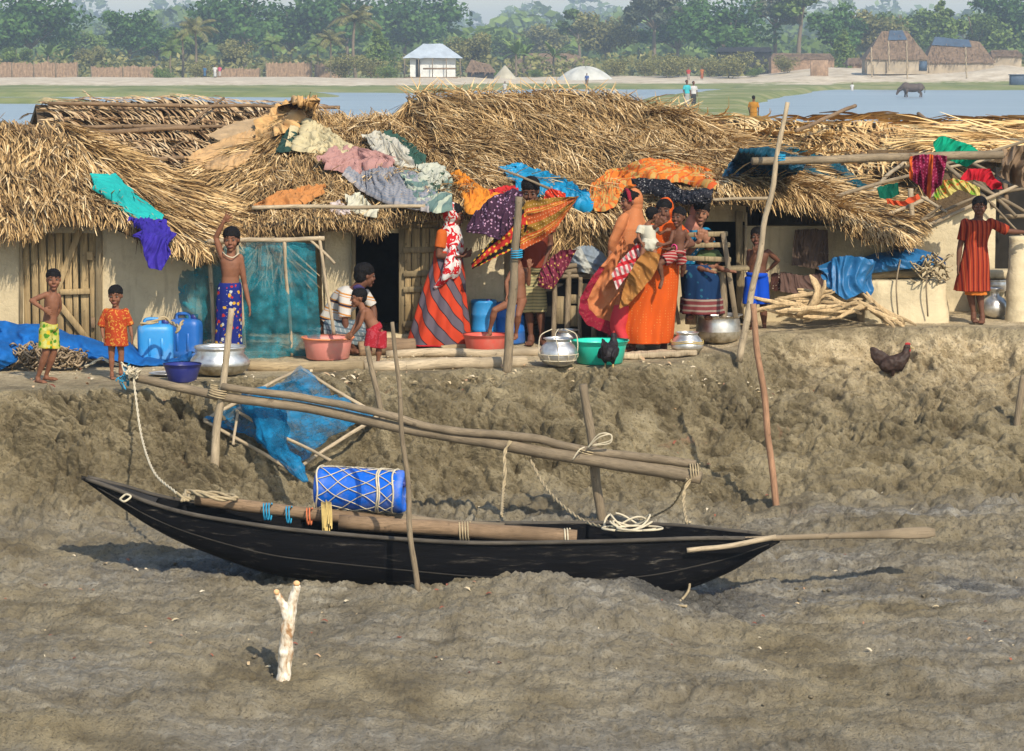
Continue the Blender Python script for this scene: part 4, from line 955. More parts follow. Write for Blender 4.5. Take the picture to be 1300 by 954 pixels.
def shed(name, px0, px1, ye, yr, yb, Y, label, roofm, wallm, hip=.25, tarps=(), cat='hut', dep=5.0, door=None, posts=0, overhang=.3, slant=0):
    """thatched shed: eave row ye, ridge row yr, base row yb"""
    x0, x1 = P(px0, 100, Y)[0], P(px1, 100, Y)[0]; ze, zr, zb = P(650, ye, Y)[2], P(650, yr, Y+dep/2)[2], P(650, yb, Y)[2]
    t = thing(name, A((x0+x1)/2, Y, zb-.3), label, cat); L = x1-x0; h = L*hip; g = Geo()
    e = [A(x0, Y, ze), A(x1, Y, ze), A(x1, Y+dep, ze), A(x0, Y+dep, ze)]; r0, r1 = A(x0+h, Y+dep/2, zr), A(x1-h, Y+dep/2, zr+slant)
    def quad(a, b, c_, d, n=14):
        R = np.array([[(a*(1-u)+b*u)*(1-v)+(d*(1-u)+c_*u)*v for u in np.linspace(0, 1, n)] for v in np.linspace(0, 1, 7)]); R[..., 2] += .08*fbm(R[..., 0]*.6, R[..., 1]*.6, R[..., 2]*.6, 3); return R
    for q in ((r0, r1, e[1], e[0]), (r1, r0, e[3], e[2]), (r0, r0, e[0], e[3]), (r1, r1, e[2], e[1])): g.grid(quad(*q))
    if roofm is not M['tin']:
        rg = np.random.default_rng(int(px0)); k = int(L*34); u, v = rg.random(k), rg.random(k); p = (r0*(1-u[:, None])+r1*u[:, None])*(1-v[:, None])+(e[0]*(1-u[:, None])+e[1]*u[:, None])*v[:, None]
        D = np.tile(nrm(e[0]-r0)*A(.2, 1, 1), (k, 1))+rg.normal(0, .2, (k, 3)); D /= np.linalg.norm(D, axis=1)[:, None]
        strips(g, p+A(0, -.03, .05), D, np.tile(A(0, -.7, .7), (k, 1)), np.cross(D, A(0, -.7, .7)), rg.uniform(.4, .9, k), rg.uniform(.05, .12, k), rg.random(k))
    obj('roof', g, roofm, t, smooth=False); g = Geo(); o = overhang
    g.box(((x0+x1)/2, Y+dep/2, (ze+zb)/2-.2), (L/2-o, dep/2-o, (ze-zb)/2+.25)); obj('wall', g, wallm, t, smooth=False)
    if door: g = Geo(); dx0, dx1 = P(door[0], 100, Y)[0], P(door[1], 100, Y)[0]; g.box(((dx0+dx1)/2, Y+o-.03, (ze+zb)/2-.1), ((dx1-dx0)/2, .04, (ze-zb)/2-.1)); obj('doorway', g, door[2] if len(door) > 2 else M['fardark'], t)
    for (a0, a1, v0, v1) in tarps:
        g = Geo(); R = quad((r0*(1-a0)+r1*a0), (r0*(1-a1)+r1*a1), (e[0]*(1-a1)+e[1]*a1), (e[0]*(1-a0)+e[1]*a0)); n_ = len(R); g.grid(R[int(v0*6):int(v1*6)+1]+A(0, -.12, .1)); obj('roof_sheet', g, M['farblue'], t)
    for i in range(posts):
        x = x0+o*.3+(L-o*.6)*i/(posts-1); g = Geo(); g.tube([A(x, Y+.1, zb-.3), A(x, Y+.1, ze)], .06, 6); obj('post', g, M['pole'], t)
    return t
shed('tin_roofed_house', 511, 587, 74, 56, 98, 352, 'whitewashed house on stilts with a pale hipped tin roof', M['tin'], M['whitewash'], .34, cat='house', dep=6, posts=5, overhang=.9, door=(528, 533))
g = Geo(); q = P(548, 104, 350.5); g.box(q+A(0, .5, .45), (3.2, 1.2, .12)); g.box(q+A(1.0, -1.2, 1.6), (2.0, .5, .1)); obj('wooden_deck', g, M['polebr'], label='plank deck built under the tin roofed house', cat='deck')
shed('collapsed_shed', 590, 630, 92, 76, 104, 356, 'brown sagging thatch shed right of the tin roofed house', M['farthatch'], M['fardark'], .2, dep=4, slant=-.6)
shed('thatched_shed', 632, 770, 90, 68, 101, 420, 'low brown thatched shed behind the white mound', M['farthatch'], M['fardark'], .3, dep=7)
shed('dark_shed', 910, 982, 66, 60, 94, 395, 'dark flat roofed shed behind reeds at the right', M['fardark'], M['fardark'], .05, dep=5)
shed('straw_shed', 978, 1060, 76, 68, 95, 375, 'brown straw walled shed left of the green doorway', M['farthatch'], M['bamboo'], .05, dep=4, overhang=.1)
shed('far_hut', 1075, 1112, 82, 74, 93, 372, 'small brown hut with a green doorway left of the large thatch', M['farthatch'], M['bamboo'], .1, dep=4, door=(1064+12, 1082, LM['mid']))
shed('far_hut', 1098, 1180, 76, 40, 90, 355, 'big far hut whose pointed thatch is patched with blue sheets', M['farthatch'], M['farwall'], .3, dep=6, tarps=((.3, .8, .0, .35),), door=(1167, 1177, M['farblue']), posts=4)
shed('far_hut', 1174, 1264, 80, 48, 90, 360, 'long low far hut right of the pointed one, dark sheet along its ridge', M['farthatch'], M['farwall'], .18, dep=6, tarps=((.0, .75, .0, .4),), slant=-.5)
shed('far_hut', 1258, 1300, 72, 64, 82, 364, 'small brown hut roof by the sandy mound at the right edge', M['farthatch'], M['farwall'], .1, dep=5)
g = Geo(); q = FZ(743, 360); rr = [[q+A(cos(a)*3.7*s*(1+.1*sin(3*a)), sin(a)*2*s, 1.9*(1-s**2)*(1+.05*sin(5*a))-.2) for a in np.linspace(0, 2*pi, 30, endpoint=False)] for s in np.linspace(1.05, .02, 10)]
g.grid(np.array(rr), wrap=True); obj('white_mound', g, mbasic('pale_heap', (.42, .42, .38), .9, vs=.7, bs=3), label='large pale heap on the far bank in the centre', cat='heap')
g = Geo(); q = FZ(641, 362); rr = [[q+A(cos(a)*1.7*s, sin(a)*1.2*s, 1.9*(1-s)-.2) for a in np.linspace(0, 2*pi, 24, endpoint=False)] for s in np.linspace(1.05, .02, 8)]
g.grid(np.array(rr), wrap=True); obj('pale_stack', g, mbasic('pale_straw_stack', (.36, .33, .25), .9, vs=.7, bs=3), label='small pale stack left of the larger pale heap', cat='heap')
for i, (px, r0, r1, Y, lab) in enumerate([(1128, 82, 52, 352, 'bare post in front of the big far hut, left one'), (1106, 90, 60, 351, 'bare post at the left corner of the big far hut'), (1151, 100, 52, 349, 'bare post in front of the big far hut, right one'), (1226, 92, 60, 340, 'forked dead branch post before the long low far hut')]):
    obj('bare_post', roughpole(P(px, r1, Y), P(px+1, r0+8, Y), .07, .09, seed=i, wob=.08), M['polew'], label=lab, cat='post')
g = Geo(); q = FZ(1040, 352); g.beam(q+A(0, 0, -.3), q+A(0, 0, 1.9), 1.1, .2); obj('bamboo_gate', g, M['bamboo'], label='brown woven panel standing on the far bank at the right', cat='panel')
g = Geo(); q = FZ(1292, 338); g.box(q+A(0, 0, .55), (.9, .6, .6), bev=.06); g.box(q+A(0, 0, 1.2), (1.0, .7, .06)); obj('blue_tank', g, M['farblue'], label='dark blue box standing at the water edge far right', cat='box')
# buffalo
def buffalo():
    Y = 268; q = P(1158, 123, Y); q[2] = -1.0; s = 1.1
    def w(x, y, z): return q+A(x, y, z)*s
    g = Geo()
    g.ell(w(0, 0, .80), (.92*s, .36*s, .38*s), n=20, m=12); g.ell(w(-.55, 0, .88), (.42*s, .33*s, .40*s), n=16); g.ell(w(.6, 0, .83), (.42*s, .34*s, .38*s), n=16)
    g.caps(w(-.8, 0, .85), w(-1.15, -.02, .62), .24*s, .17*s); g.caps(w(-1.15, -.02, .6), w(-1.32, -.04, .26), .15*s, .09*s)
    for x, y, f in ((-.55, .18, -.06), (-.5, -.18, .05)): g.caps(w(x, y, .6), w(x+f*.3, y, .3), .15*s, .08*s); g.caps(w(x+f*.3, y, .3), w(x+f, y, .0), .075*s, .07*s)
    for x, y, f in ((.72, .2, .1), (.62, -.2, -.02)): g.caps(w(x, y, .7), w(x-.08, y, .45), .2*s, .11*s); g.caps(w(x-.08, y, .45), w(x+.08+f*.5, y, .33), .1*s, .07*s); g.caps(w(x+.08+f*.5, y, .33), w(x+.02+f, y, .0), .07*s, .065*s)
    t = thing('water_buffalo', q, 'dark brown water buffalo grazing with its head down in the far pond', 'buffalo')
    obj('body', None, mbasic('buffalo_hide', (.075, .055, .045), .7, vs=2), t, arr=union(g, .05, 2))
    for sg in (-1, 1):
        g = Geo(); g.tube(cr([w(-1.13, .08*sg, .72), w(-1.02, .26*sg, .78), w(-.88, .34*sg, .9)], 10), np.linspace(.05, .015, 10)*s, 8); obj('horn', g, M['fardark'], t)
        g = Geo(); g.ell(w(-1.08, .2*sg, .62), (.05*s, .14*s, .06*s)); obj('ear', g, M['polebr'], t)
    g = Geo(); g.tube(cr([w(.95, 0, .98), w(1.08, 0, .7), w(1.06, 0, .35)], 10), .03*s, 6); obj('tail', g, M['fardark'], t)
buffalo()
# ------------------------------------------------------------------ materials for objects
M['alu'] = (lambda n: n.fin(n.ramp(n.noise(n.obj(), 7, 5, .65), [(.3, (.42, .40, .36)), (.6, (.72, .70, .66))]), n.ramp(n.noise(n.obj(), 14, 4), [(.3, (.28,)*3), (.7, (.5,)*3)]), .85, n.bump(n.noise(n.obj(), 22, 3), .25, .006), .5))(NT('beaten_aluminium'))
M['alusoot'] = (lambda n: n.fin(n.ramp(n.noise(n.obj(), 9, 5, .65), [(.35, (.20, .16, .09)), (.6, (.48, .43, .33))]), .5, .7, n.bump(n.noise(n.obj(), 22, 3), .3, .006), .5))(NT('muddy_aluminium'))
def plastic(name, col, rough=.42, dirt=(.35, .3, .22), amt=.35, trans=None):
    n = NT(name); co = n.obj(); f = n.ramp(n.noise(co, 6, 6, .65), [(.5, (0, 0, 0)), (.72, (amt,)*3)])
    c = n.mix(f, n.ramp(n.noise(co, 3, 3), [(.3, sc3(col, .85)), (.7, sc3(col, 1.1))]), dirt)
    return n.fin(c, n.math('ADD', rough, n.math('MULTIPLY', f, .8)), 0, n.bump(n.noise(co, 18, 4), .12, .01), .4, trans=trans)
M['pink'] = plastic('pink_plastic', (.66, .24, .20), amt=.4); M['pinkrim'] = plastic('orange_plastic_rim', (.75, .25, .10))
M['redpl'] = plastic('red_plastic', (.62, .10, .07)); M['navy'] = plastic('navy_plastic', (.02, .028, .17), .35, amt=.12)
M['green'] = plastic('sea_green_plastic', (.02, .52, .36), .35, amt=.12)
M['bluej'] = plastic('light_blue_plastic', (.03, .25, .56), .4, amt=.3); M['blued'] = plastic('deep_blue_plastic', (.015, .12, .42), .4, amt=.25)
M['drum'] = plastic('bright_blue_plastic', (.0, .10, .52), .42, amt=.42)
def tarpmat(name, col, rough=.5, alpha=None, dark=.6):
    col = sc3(col, .72)
    n = NT(name); co = n.obj(); c = n.ramp(n.noise(co, 5, 5, .6), [(.3, sc3(col, dark)), (.55, col), (.75, sc3(col, 1.3))])
    al = None
    if alpha: al = n.ramp(n.noise(co, 5, 7, .75), [(.34, (alpha[0],)*3), (.7, (alpha[1],)*3)])
    return n.fin(c, rough, 0, n.bump(n.noise(co, 30, 4), .35, .008), .35, alpha=al, trans=.15)
M['bluenet'] = tarpmat('blue_fishing_net', (.003, .15, .52), .8); M['netsheer'] = tarpmat('sheer_teal_net', (.01, .26, .33), .7, (.34, .74))
M['netblue2'] = tarpmat('bright_blue_net', (.0, .24, .50), .75, (.18, 1.0)); M['tarp'] = tarpmat('blue_tarpaulin', (.03, .20, .46), .45); M['tarp2'] = tarpmat('sky_blue_tarpaulin', (.01, .32, .60), .45); M['tarpdk'] = tarpmat('dark_teal_tarpaulin', (.01, .10, .17), .5, (.85, 1.0))
M['nettop'] = tarpmat('teal_net_over_thatch', (.01, .16, .22), .6, (.35, .8))
M['rope'] = mbasic('jute_rope', (.34, .265, .155), .9, var=.3, vs=20, bs=80, bst=.6); M['ropew'] = mbasic('pale_rope', (.50, .43, .30), .9, var=.2, vs=20)
M['ropeold'] = mbasic('muddy_old_rope', (.27, .20, .125), .95, var=.45, vs=9); M['ropeb'] = mbasic('blue_cord', (.02, .25, .42), .8); M['ropey'] = mbasic('yellow_cord', (.5, .36, .12), .8); M['ropeo'] = mbasic('orange_cord', (.6, .16, .06), .8)
def rope(name, pts, r, mat, parent=None, n=80, tw=None, label=None, cat=None, group=None, px=False):
    p = cr(pts, n); L = np.concatenate([[0], np.cumsum(np.linalg.norm(np.diff(p, axis=0), axis=1))])
    T = np.gradient(p, axis=0); T /= np.linalg.norm(T, axis=1)[:, None]+1e-9; B = np.cross(T, A(.3, .9, .3)); B /= np.linalg.norm(B, axis=1)[:, None]+1e-9; N2 = np.cross(T, B)
    g = Geo(); k = tw or .8/max(r*14, .02)
    for ph in (0, pi):
        a = L*k*2*pi+ph; g.tube(p+r*.55*(np.cos(a)[:, None]*B+np.sin(a)[:, None]*N2), r*.62, 6)
    return obj(name, g, mat, parent, label=label, cat=cat, group=group)
# ------------------------------------------------------------------ boat
def boat():
    Y0 = 20.75
    # px, gunwale row(near), keel row, half beam
    T = [(103, 606, 608, .012), (150, 623, 643, .10), (194, 640, 672, .17), (246, 654, 697, .25), (332, 668, 727, .34), (401, 676, 738, .385), (523, 686, 752, .42), (618, 690, 763, .43),
         (757, 688, 770, .40), (826, 686, 764, .34), (883, 684, 746, .25), (930, 684, 726, .16), (965, 684, 704, .09), (990, 684, 689, .015)]
    D = cr([(a, b, c, d*100) for a, b, c, d in T], 90)
    rings = []; inn = []; keelx = []
    for x, gr, kr, b in D:
        b = max(b, .6)/100; gp = P(x, gr, Y0-b); X, zg = gp[0], gp[2]; zk = P(x, kr, Y0-b*.35)[2]; zk = min(zk, zg-.02)
        h = zg-zk; prof = []
        for t in np.linspace(-1, 1, 17):
            s = abs(t); yy = b*(1-(1-s)**2.1)**.75 if s > 0 else 0; zz = zk+h*s**2.0*(.35+.65*s)
            prof.append((X, Y0+np.sign(t)*yy, zz))
        rings.append(prof)
        ip = []
        bi = max(b-.022, .002)
        for t in np.linspace(-1, 1, 17):
            s = abs(t); yy = bi*(1-(1-s)**2.1)**.75 if s > 0 else 0; zz = zk+.03*min(1, h/.1)+(h-.03*min(1, h/.1))*s**2.0*(.35+.65*s)
            ip.append((X, Y0+np.sign(t)*yy, zz))
        inn.append(ip)
    rings = np.array(rings); inn = np.array(inn)
    base = A(rings[..., 0].mean(), Y0, rings[..., 2].min())
    b = thing('wooden_boat', base, 'long narrow black tarred wooden boat stranded on the mud below the bank', 'boat')
    g = Geo(); g.grid(rings); g.grid(inn)
    for s in (0, -1): g.grid(np.stack([rings[:, s], inn[:, s]]))
    nt = NT('black_tar_hull'); co = nt.obj(); m1 = nt.map(co, (1.2, 6, 9)); f = nt.noise(m1, 3, 7, .7, .4)
    c = nt.ramp(f, [(.2, (.002, .002, .0025)), (.56, (.004, .004, .005)), (.61, (.016, .014, .012)), (.66, (.045, .04, .033)), (.74, (.17, .15, .12))])
    # plank seams
    sx = nt.n('ShaderNodeSeparateXYZ', Vector=co); rr = nt.ramp(nt.noise(m1, 1.2, 4), [(.35, (.45,)*3), (.65, (.7,)*3)])
    zz = nt.math('ADD', sx.outputs[2], nt.math('MULTIPLY', nt.math('SUBTRACT', nt.noise(co, 9, 5, .7), .5), .22))
    c = nt.mix(nt.ramp(zz, [(.03, (.85,)*3), (.11, (.0,)*3)]), c, (.13, .105, .07))
    hull = obj('hull', g, nt.fin(c, rr, 0, nt.bump(f, .5, .01), .10), b)
    # gunwale rub strips and seam line
    for s in (0, -1):
        g = Geo(); e = rings[:, s].copy(); e[:, 1] += (-.012 if s == 0 else .012); e[:, 2] += .004
        g.tube(e[1:84 if s else 79], .016, 8); obj('gunwale', g, M['gun'], b)
    g = Geo(); e = rings[:, 2].copy(); g.tube(e[3:86]+A(0, .001, 0), .006, 6); obj('plank_seam', g, M['gun2'], b)
    # bow deck & thwarts
    g = Geo(); i = 9; dk = []
    for k in range(0, 15):
        L, R = rings[k, 0]+A(0, .015, -.006), rings[k, -1]+A(0, -.015, -.006); dk.append([L+(R-L)*t+A(0, 0, .02*sin(pi*t)) for t in np.linspace(0, 1, 6)])
    g.grid(np.array(dk)); obj('bow_deck', g, M['gun2'], b)
    g = Geo(); dk = []
    for k in range(74, 90):
        L, R = rings[k, 0]+A(0, .015, -.03), rings[k, -1]+A(0, -.015, -.03); dk.append([L+(R-L)*t for t in np.linspace(0, 1, 6)])
    g.grid(np.array(dk)); obj('stern_deck', g, M['gun2'], b)
    for k in (22, 36, 50, 64, 72):
        L, R = inn[k, 1], inn[k, -2]; g = Geo(); g.beam(L+A(0, 0, -.05), R+A(0, 0, -.05), .05, .014, side=A(0, 0, 1)); obj('thwart', g, M['gun2'], b)
    g = Geo(); g.grid(np.stack([inn[12:78, 7]+A(0, 0, .03), inn[12:78, 9]+A(0, 0, .03)])); obj('bottom_boards', g, M['gun2'], b)
    # ring rope on the bow
    return b, rings
M['gun'] = mat_wood('grey_tarred_gunwale', (.085, .072, .056), (2, 12, 12), .4, True); M['gun2'] = mat_wood('dark_boat_timber', (.03, .026, .021), (2, 12, 12), .4, True)
BOAT, BR = boat()
def polyT(name, a, b, r0, r1, mat, label, cat, group=None, seed=0, wob=.012):
    return obj(name, roughpole(a, b, r0, r1, seed=seed, wob=wob), mat, label=label, cat=cat, group=group)
PZb = lambda px, py: P(px, py, 20.85)
polyT('timber_log', PZb(248, 634), PZb(500, 664), .045, .05, M['polebr'], 'long brown log lying in the bow half of the boat under the blue drum', 'log', seed=1)
polyT('timber_log', P(430, 663, 20.6), P(732, 683, 20.6), .055, .06, M['polebr'], 'thicker sawn log lying in the middle of the boat, pale cord round its end', 'log', seed=2)
polyT('timber_log', P(440, 655, 21.0), P(640, 671, 21.0), .045, .04, M['pole'], 'greyish log lying behind the thicker log in the boat, right of the drum', 'log', seed=4)
# oar at the stern
def oar():
    a, b = P(860, 688, 20.62), P(1187, 676, 20.9); d = nrm(b-a); L = np.linalg.norm(b-a)
    g = Geo(); t = np.linspace(0, 1, 30); r = np.interp(t, [0, .3, .6, .75, .9, .97, 1], [.02, .021, .024, .03, .046, .046, .03])
    p = a+(b-a)*t[:, None]; th = np.linspace(0, 2*pi, 12, endpoint=False)
    S_ = nrm(np.cross(d, A(0, .5, 1))); U_ = np.cross(S_, d)
    fl = np.interp(t, [0, .55, .85, 1], [1, 1, .42, .3])
    rings = [p[i]+np.cos(th)[:, None]*U_*r[i]+np.sin(th)[:, None]*S_*r[i]*fl[i] for i in range(30)]
    g.grid(np.array(rings), wrap=True, cap=True)
    obj('wooden_oar', g, M['pole'], label='long wooden oar lashed at the stern, its blade sticking out to the right', cat='oar')
oar()
polyT('short_pole', P(872, 699, 20.42), P(985, 682, 20.5), .018, .02, M['polew'], 'short pale split pole lying on the stern tip beneath the oar', 'pole', seed=9)
# drum
def drum():
    Yd = 20.95; a, b = P(402, 619, Yd+.02), P(516, 625, Yd-.08); d = nrm(b-a); L = np.linalg.norm(b-a); R = .158
    t = thing('plastic_drum', (a+b)/2-A(0, 0, R), 'bright blue plastic drum wrapped in rope netting, lying across the logs in the boat', 'drum')
    pr = [(0, 0), (R*.8, 0), (R*.93, .012), (R, .035), (R*1.015, .06), (R*.985, .08), (R, L*.5), (R*.985, L-.08), (R*1.02, L-.06), (R*1.02, L-.035), (R*.97, L-.02), (R*.9, L-.005), (R*.86, L-.018), (0, L-.018)]
    g = Geo(); g.lathe(a, pr, 44, axis=d); obj('body', g, M['drum'], t)
    Z = d; X = nrm(np.cross(A(0, 1, .01), Z)); Yv = np.cross(Z, X)
    for k, (u, v) in enumerate(((.05, .08), (-.07, -.06))):
        g = Geo(); g.lathe(b-d*.018+X*u+Yv*v, [(0, .02), (.026, .02), (.028, 0), (.0, -.002)][::-1], 16, axis=d); obj('bung', g, M['navy'] if k else M['alu'], t)
    th = lambda u, q: a+Z*q+(R+.008)*(cos(u)*X+sin(u)*Yv)
    net = Geo()
    nk = 9
    for k in range(nk):
        for sgn in (1, -1):
            pts = [th(2*pi*k/nk+sgn*2.3*s_+.12*sin(9*s_+k), .03+(L-.1)*s_) for s_ in np.linspace(0, 1, 30)]
            net.tube(pts, .0036, 5)
    for q in (.03, L-.2, L-.185, L-.08): net.tube([th(u, q+.012*sin(3*u)) for u in np.linspace(0, 2*pi, 40)], .007, 6)
    obj('rope_netting', net, M['ropew'], t)
drum()
# long poles on stakes
def curvepole(name, pts, r0, r1, mat, label, cat, group=None, seed=0):
    p = cr(pts, 60); t = np.linspace(0, 1, 60); r = (r0+(r1-r0)*t)*(1+.08*pn(t*28+seed, 2.2, 0)+.10*np.clip(pn(t*16+seed, 7.7, 0)*3-.9, 0, 1)); p = p+.008*np.stack([pn(t*12, seed, k) for k in range(3)], 1)
    g = Geo(); g.tube(p, r, 14); return obj(name, g, mat, label=label, cat=cat, group=group)
LP = 'long poles resting on the stakes above the boat'
curvepole('long_pole', [P(168, 479, 23.75), P(278, 503, 23.42), P(400, 520, 23.2), P(505, 543, 23.0), P(620, 562, 22.8), P(722, 580, 22.6), P(890, 607, 22.3)], .036, .052, M['pole'], 'lower and thicker of the two long poles propped above the boat', 'pole', LP, 1)
curvepole('long_pole', [P(282, 491, 23.38), P(400, 508, 23.17), P(480, 524, 23.0), P(560, 545, 22.87), P(670, 556, 22.7), P(740, 571, 22.6), P(883, 590, 22.35)], .03, .036, M['pole'], 'upper and thinner of the two long poles propped above the boat', 'pole', LP, 2)
def stake(a, b, Y, r0, r1, mat, label, seed=0, wob=.012, Yt=None, name='wooden_stake', cat='stake'):
    return polyT(name, P(*a, Yt or Y), P(*b, Y), r0, r1, mat, label, cat, None, seed, wob)
stake((294, 392), (267, 634), 23.42, .024, .040, M['polew'], 'peeled pale stake before the huge aluminium pot, holding up the long poles', 1, .02)
stake((740, 488), (768, 680), 22.75, .034, .04, M['pole'], 'grey stake standing behind the boat, holding the right end of the long poles', 2)
stake((498, 409), (531, 756), 20.0, .014, .022, M['pole'], 'thin tall stick standing in front of the boat and crossing its middle', 3, .03)
stake((466, 440), (487, 540), 24.3, .022, .026, M['pole'], 'short slanting stick between the pink basin and the long poles', 4)
stake((659, 250), (643, 477), 25.25, .032, .043, M['pole'], 'upright grey pole in front of the man holding the sari', 5, .018, name='wooden_pole', cat='pole')
stake((1000, 130), (938, 460), 26.1, .020, .034, M['polew'], 'tall pale leaning pole in front of the boy in blue shorts', 6, .03, name='wooden_pole', cat='pole')
stake((956, 386), (988, 666), 24.05, .026, .030, M['polered'], 'reddish bark stake standing in the bank right of the boat', 7, .02)
stake((1299, 478), (1289, 562), 25.5, .03, .036, M['pole'], 'grey stake at the right edge of the bank', 8)
# forked stake
def fork():
    Y = 18.4; t = Geo()
    t.tube(cr([P(352, 915, Y), P(360, 864, Y), P(364, 810, Y), P(367, 778, Y)], 16), np.linspace(.052, .042, 16)*(1+.08*np.sin(np.arange(16)*1.7)), 14)
    t.tube(cr([P(367, 790, Y), P(371, 765, Y), P(376, 747, Y-.02)], 8), np.linspace(.041, .028, 8), 12)
    t.tube(cr([P(366, 792, Y), P(360, 770, Y), P(353, 757, Y+.02)], 8), np.linspace(.034, .024, 8), 12)
    t.ell(P(376, 745, Y-.02), (.029, .029, .024)); t.ell(P(352, 756, Y+.02), (.026, .026, .02))
    o = thing('forked_stake', P(352, 915, Y), 'forked peeled stake in the foreground mud', 'stake')
    obj('forked_branch', None, M['fork'], o, arr=union(t, .007, 2, (.006, 26, (1, 1, 1))))
    for q, r in ((P(376.5, 741, Y-.035), .023), (P(351, 752, Y), .020)):
        g = Geo(); g.ell(q, (r, r*.8, .02)); obj('cut_end', g, M['cutend'], o)
M['fork'] = (lambda n: n.fin(n.ramp(n.noise(n.map(n.obj(), (1, 1, .45)), 16, 5, .7, .6), [(.38, (.30, .16, .07)), (.47, (.50, .40, .28)), (.6, (.74, .68, .56))]), .7, 0, n.bump(n.noise(n.obj(), 26, 5), .6, .01)))(NT('peeling_bark'))
M['cutend'] = mbasic('fresh_cut_wood', (.72, .42, .20), .8)
fork()
# ropes and lashings
rope('mooring_rope', [P(170, 482, 23.6), P(172, 500, 23.4), P(180, 555, 22.7), P(196, 600, 21.6), P(224, 626, 20.9)], .010, M['ropew'], n=140, label='pale rope slanting from the pole ends down to the bow', cat='rope')
rope('coiled_rope', [P(225, 628, 20.7), P(240, 634, 20.65), P(236, 624, 20.9), P(262, 630, 20.7), P(285, 634, 20.7), P(300, 632, 20.8), P(275, 627, 20.9), P(240, 626, 20.9), P(232, 636, 20.6)], .018, M['rope'], n=150, label='thick jute rope heaped at the head of the log in the bow', cat='rope')
rope('hanging_rope', [P(648, 560, 22.65), P(641, 575, 22.6), P(641, 600, 22.4), P(639, 625, 22.2), P(637, 655, 21.1)], .014, M['rope'], n=100, label='frayed rope hanging from the middle of the long poles into the boat', cat='rope')
rope('slack_rope', [P(674, 585, 22.6), P(690, 615, 22.2), P(712, 640, 21.7), P(742, 662, 21.2), P(770, 670, 20.8)], .012, M['rope'], n=100, label='slack rope slanting from the long poles to the white coil', cat='rope')
rope('hanging_rope', [P(884, 600, 22.3), P(870, 620, 22.25), P(868, 640, 22.1), P(872, 665, 21.6)], .014, M['rope'], n=70, label='rope tied round the right end of the long poles and hanging down', cat='rope')
rope('slack_rope', [P(872, 608, 22.25), P(855, 640, 22.6), P(830, 655, 23.0), P(812, 660, 23.1)], .009, M['rope'], n=60, label='slack rope running left from the right end of the long poles over the mud', cat='rope')
g = Geo(); r_ = np.random.default_rng(3)
for k in range(7):
    c0 = P(800+r_.normal(0, 6), 676, 20.65+r_.normal(0, .05)); a0 = r_.random()*6; rr = r_.uniform(.12, .2)
    g.tube([c0+A(cos(u+a0)*rr, sin(u+a0)*rr*.6, .03+.05*(1+sin(u*2+k))*(k % 3)*.5) for u in np.linspace(0, 6, 36)], .008, 6)
obj('rope_coil', g, M['ropew'], label='loose white rope coil on the rear thwart of the boat', cat='rope')
g = Geo()
for u in np.linspace(0, 1, 9): g.tube(cr([P(408+u*12, 638+r_.normal(0, 1), 20.75), P(409+u*12, 655, 20.55), P(410+u*11, 672+r_.normal(0, 4), 20.42)], 8), .005, 5)
obj('cord_bundle', g, M['ropey'], label='yellow cord bundle hanging over the log beside the drum', cat='cord')
def lash(px, py, Y, r, mat, label, nturn=3, wd=.02, cat='cord', axis=(1, 0, 0)):
    c0 = P(px, py, Y); ax = nrm(axis); U_ = nrm(np.cross(ax, A(0, 1, .1))); V_ = np.cross(ax, U_); g = Geo()
    t = np.linspace(0, 1, 26*nturn); g.tube([c0+ax*wd*nturn*(q-.5)+r*(cos(2*pi*nturn*q)*U_+sin(2*pi*nturn*q)*V_) for q in t], .006, 6)
    return obj('lashing', g, mat, label=label, cat=cat)
lash(340, 650, 20.78, .062, M['ropeb'], 'left blue cord tied round the log in the boat', 3)
lash(367, 654, 20.78, .062, M['ropeb'], 'right blue cord tied round the log in the boat', 2)
lash(393, 656, 20.78, .062, M['ropeo'], 'orange cord tied round the log left of the yellow cords', 2)
lash(590, 675, 20.6, .07, M['rope'], 'jute cord tied round the middle of the thicker log', 4)
lash(720, 683, 20.6, .068, M['ropew'], 'pale cord tied near the sawn end of the thicker log', 2)
lash(277, 498, 23.4, .075, M['rope'], 'rope binding the long poles to the left peeled stake', 4, axis=(.3, 0, 1))
lash(745, 574, 22.62, .085, M['rope'], 'rope binding the long poles to the grey stake', 3, axis=(.3, 0, 1))
lash(882, 600, 22.33, .07, M['rope'], 'rope wound round the right tips of the long poles', 4)
lash(656, 322, 25.22, .048, M['ropeb'], 'blue cord wound round the upright grey pole', 4, axis=(0, 0, 1))
lash(992, 200, 26.1, .034, M['ropeb'], 'blue cord at the crossing of the leaning pole and the rail', 3, axis=(0, 0, 1))
g = Geo(); 
for k in range(2): g.tube(cr([P(745, 570, 22.5), P(760, 556-4*k, 22.45), P(775, 552, 22.45), P(774, 560+3*k, 22.45), P(750, 566, 22.5)], 24), .006, 6)
g.tube(cr([P(742, 568, 22.5), P(735, 572, 22.45), P(727, 584, 22.45)], 10), .006, 6); obj('rope_bow', g, M['ropew'], label='loose loops of the knot on the long poles by the grey stake', cat='rope')
g = Geo(); g.tube(cr([P(152, 634, 20.55), P(158, 637, 20.5), P(166, 631, 20.52), P(160, 628, 20.55), P(152, 634, 20.55)], 20), .008, 6); obj('bow_rope_ring', g, M['ropew'], label='rope ring tied on the bow of the boat', cat='rope')
g = Geo(); g.tube(cr([P(876, 738, 20.6), P(873, 752, 20.4), P(858, 766, 20.2), P(835, 762, 20.3), P(850, 768, 20.1), P(872, 770, 20.0)], 40), .010, 6); obj('loose_rope', g, M['rope'], label='dark loose rope lying on mud under the stern', cat='rope')
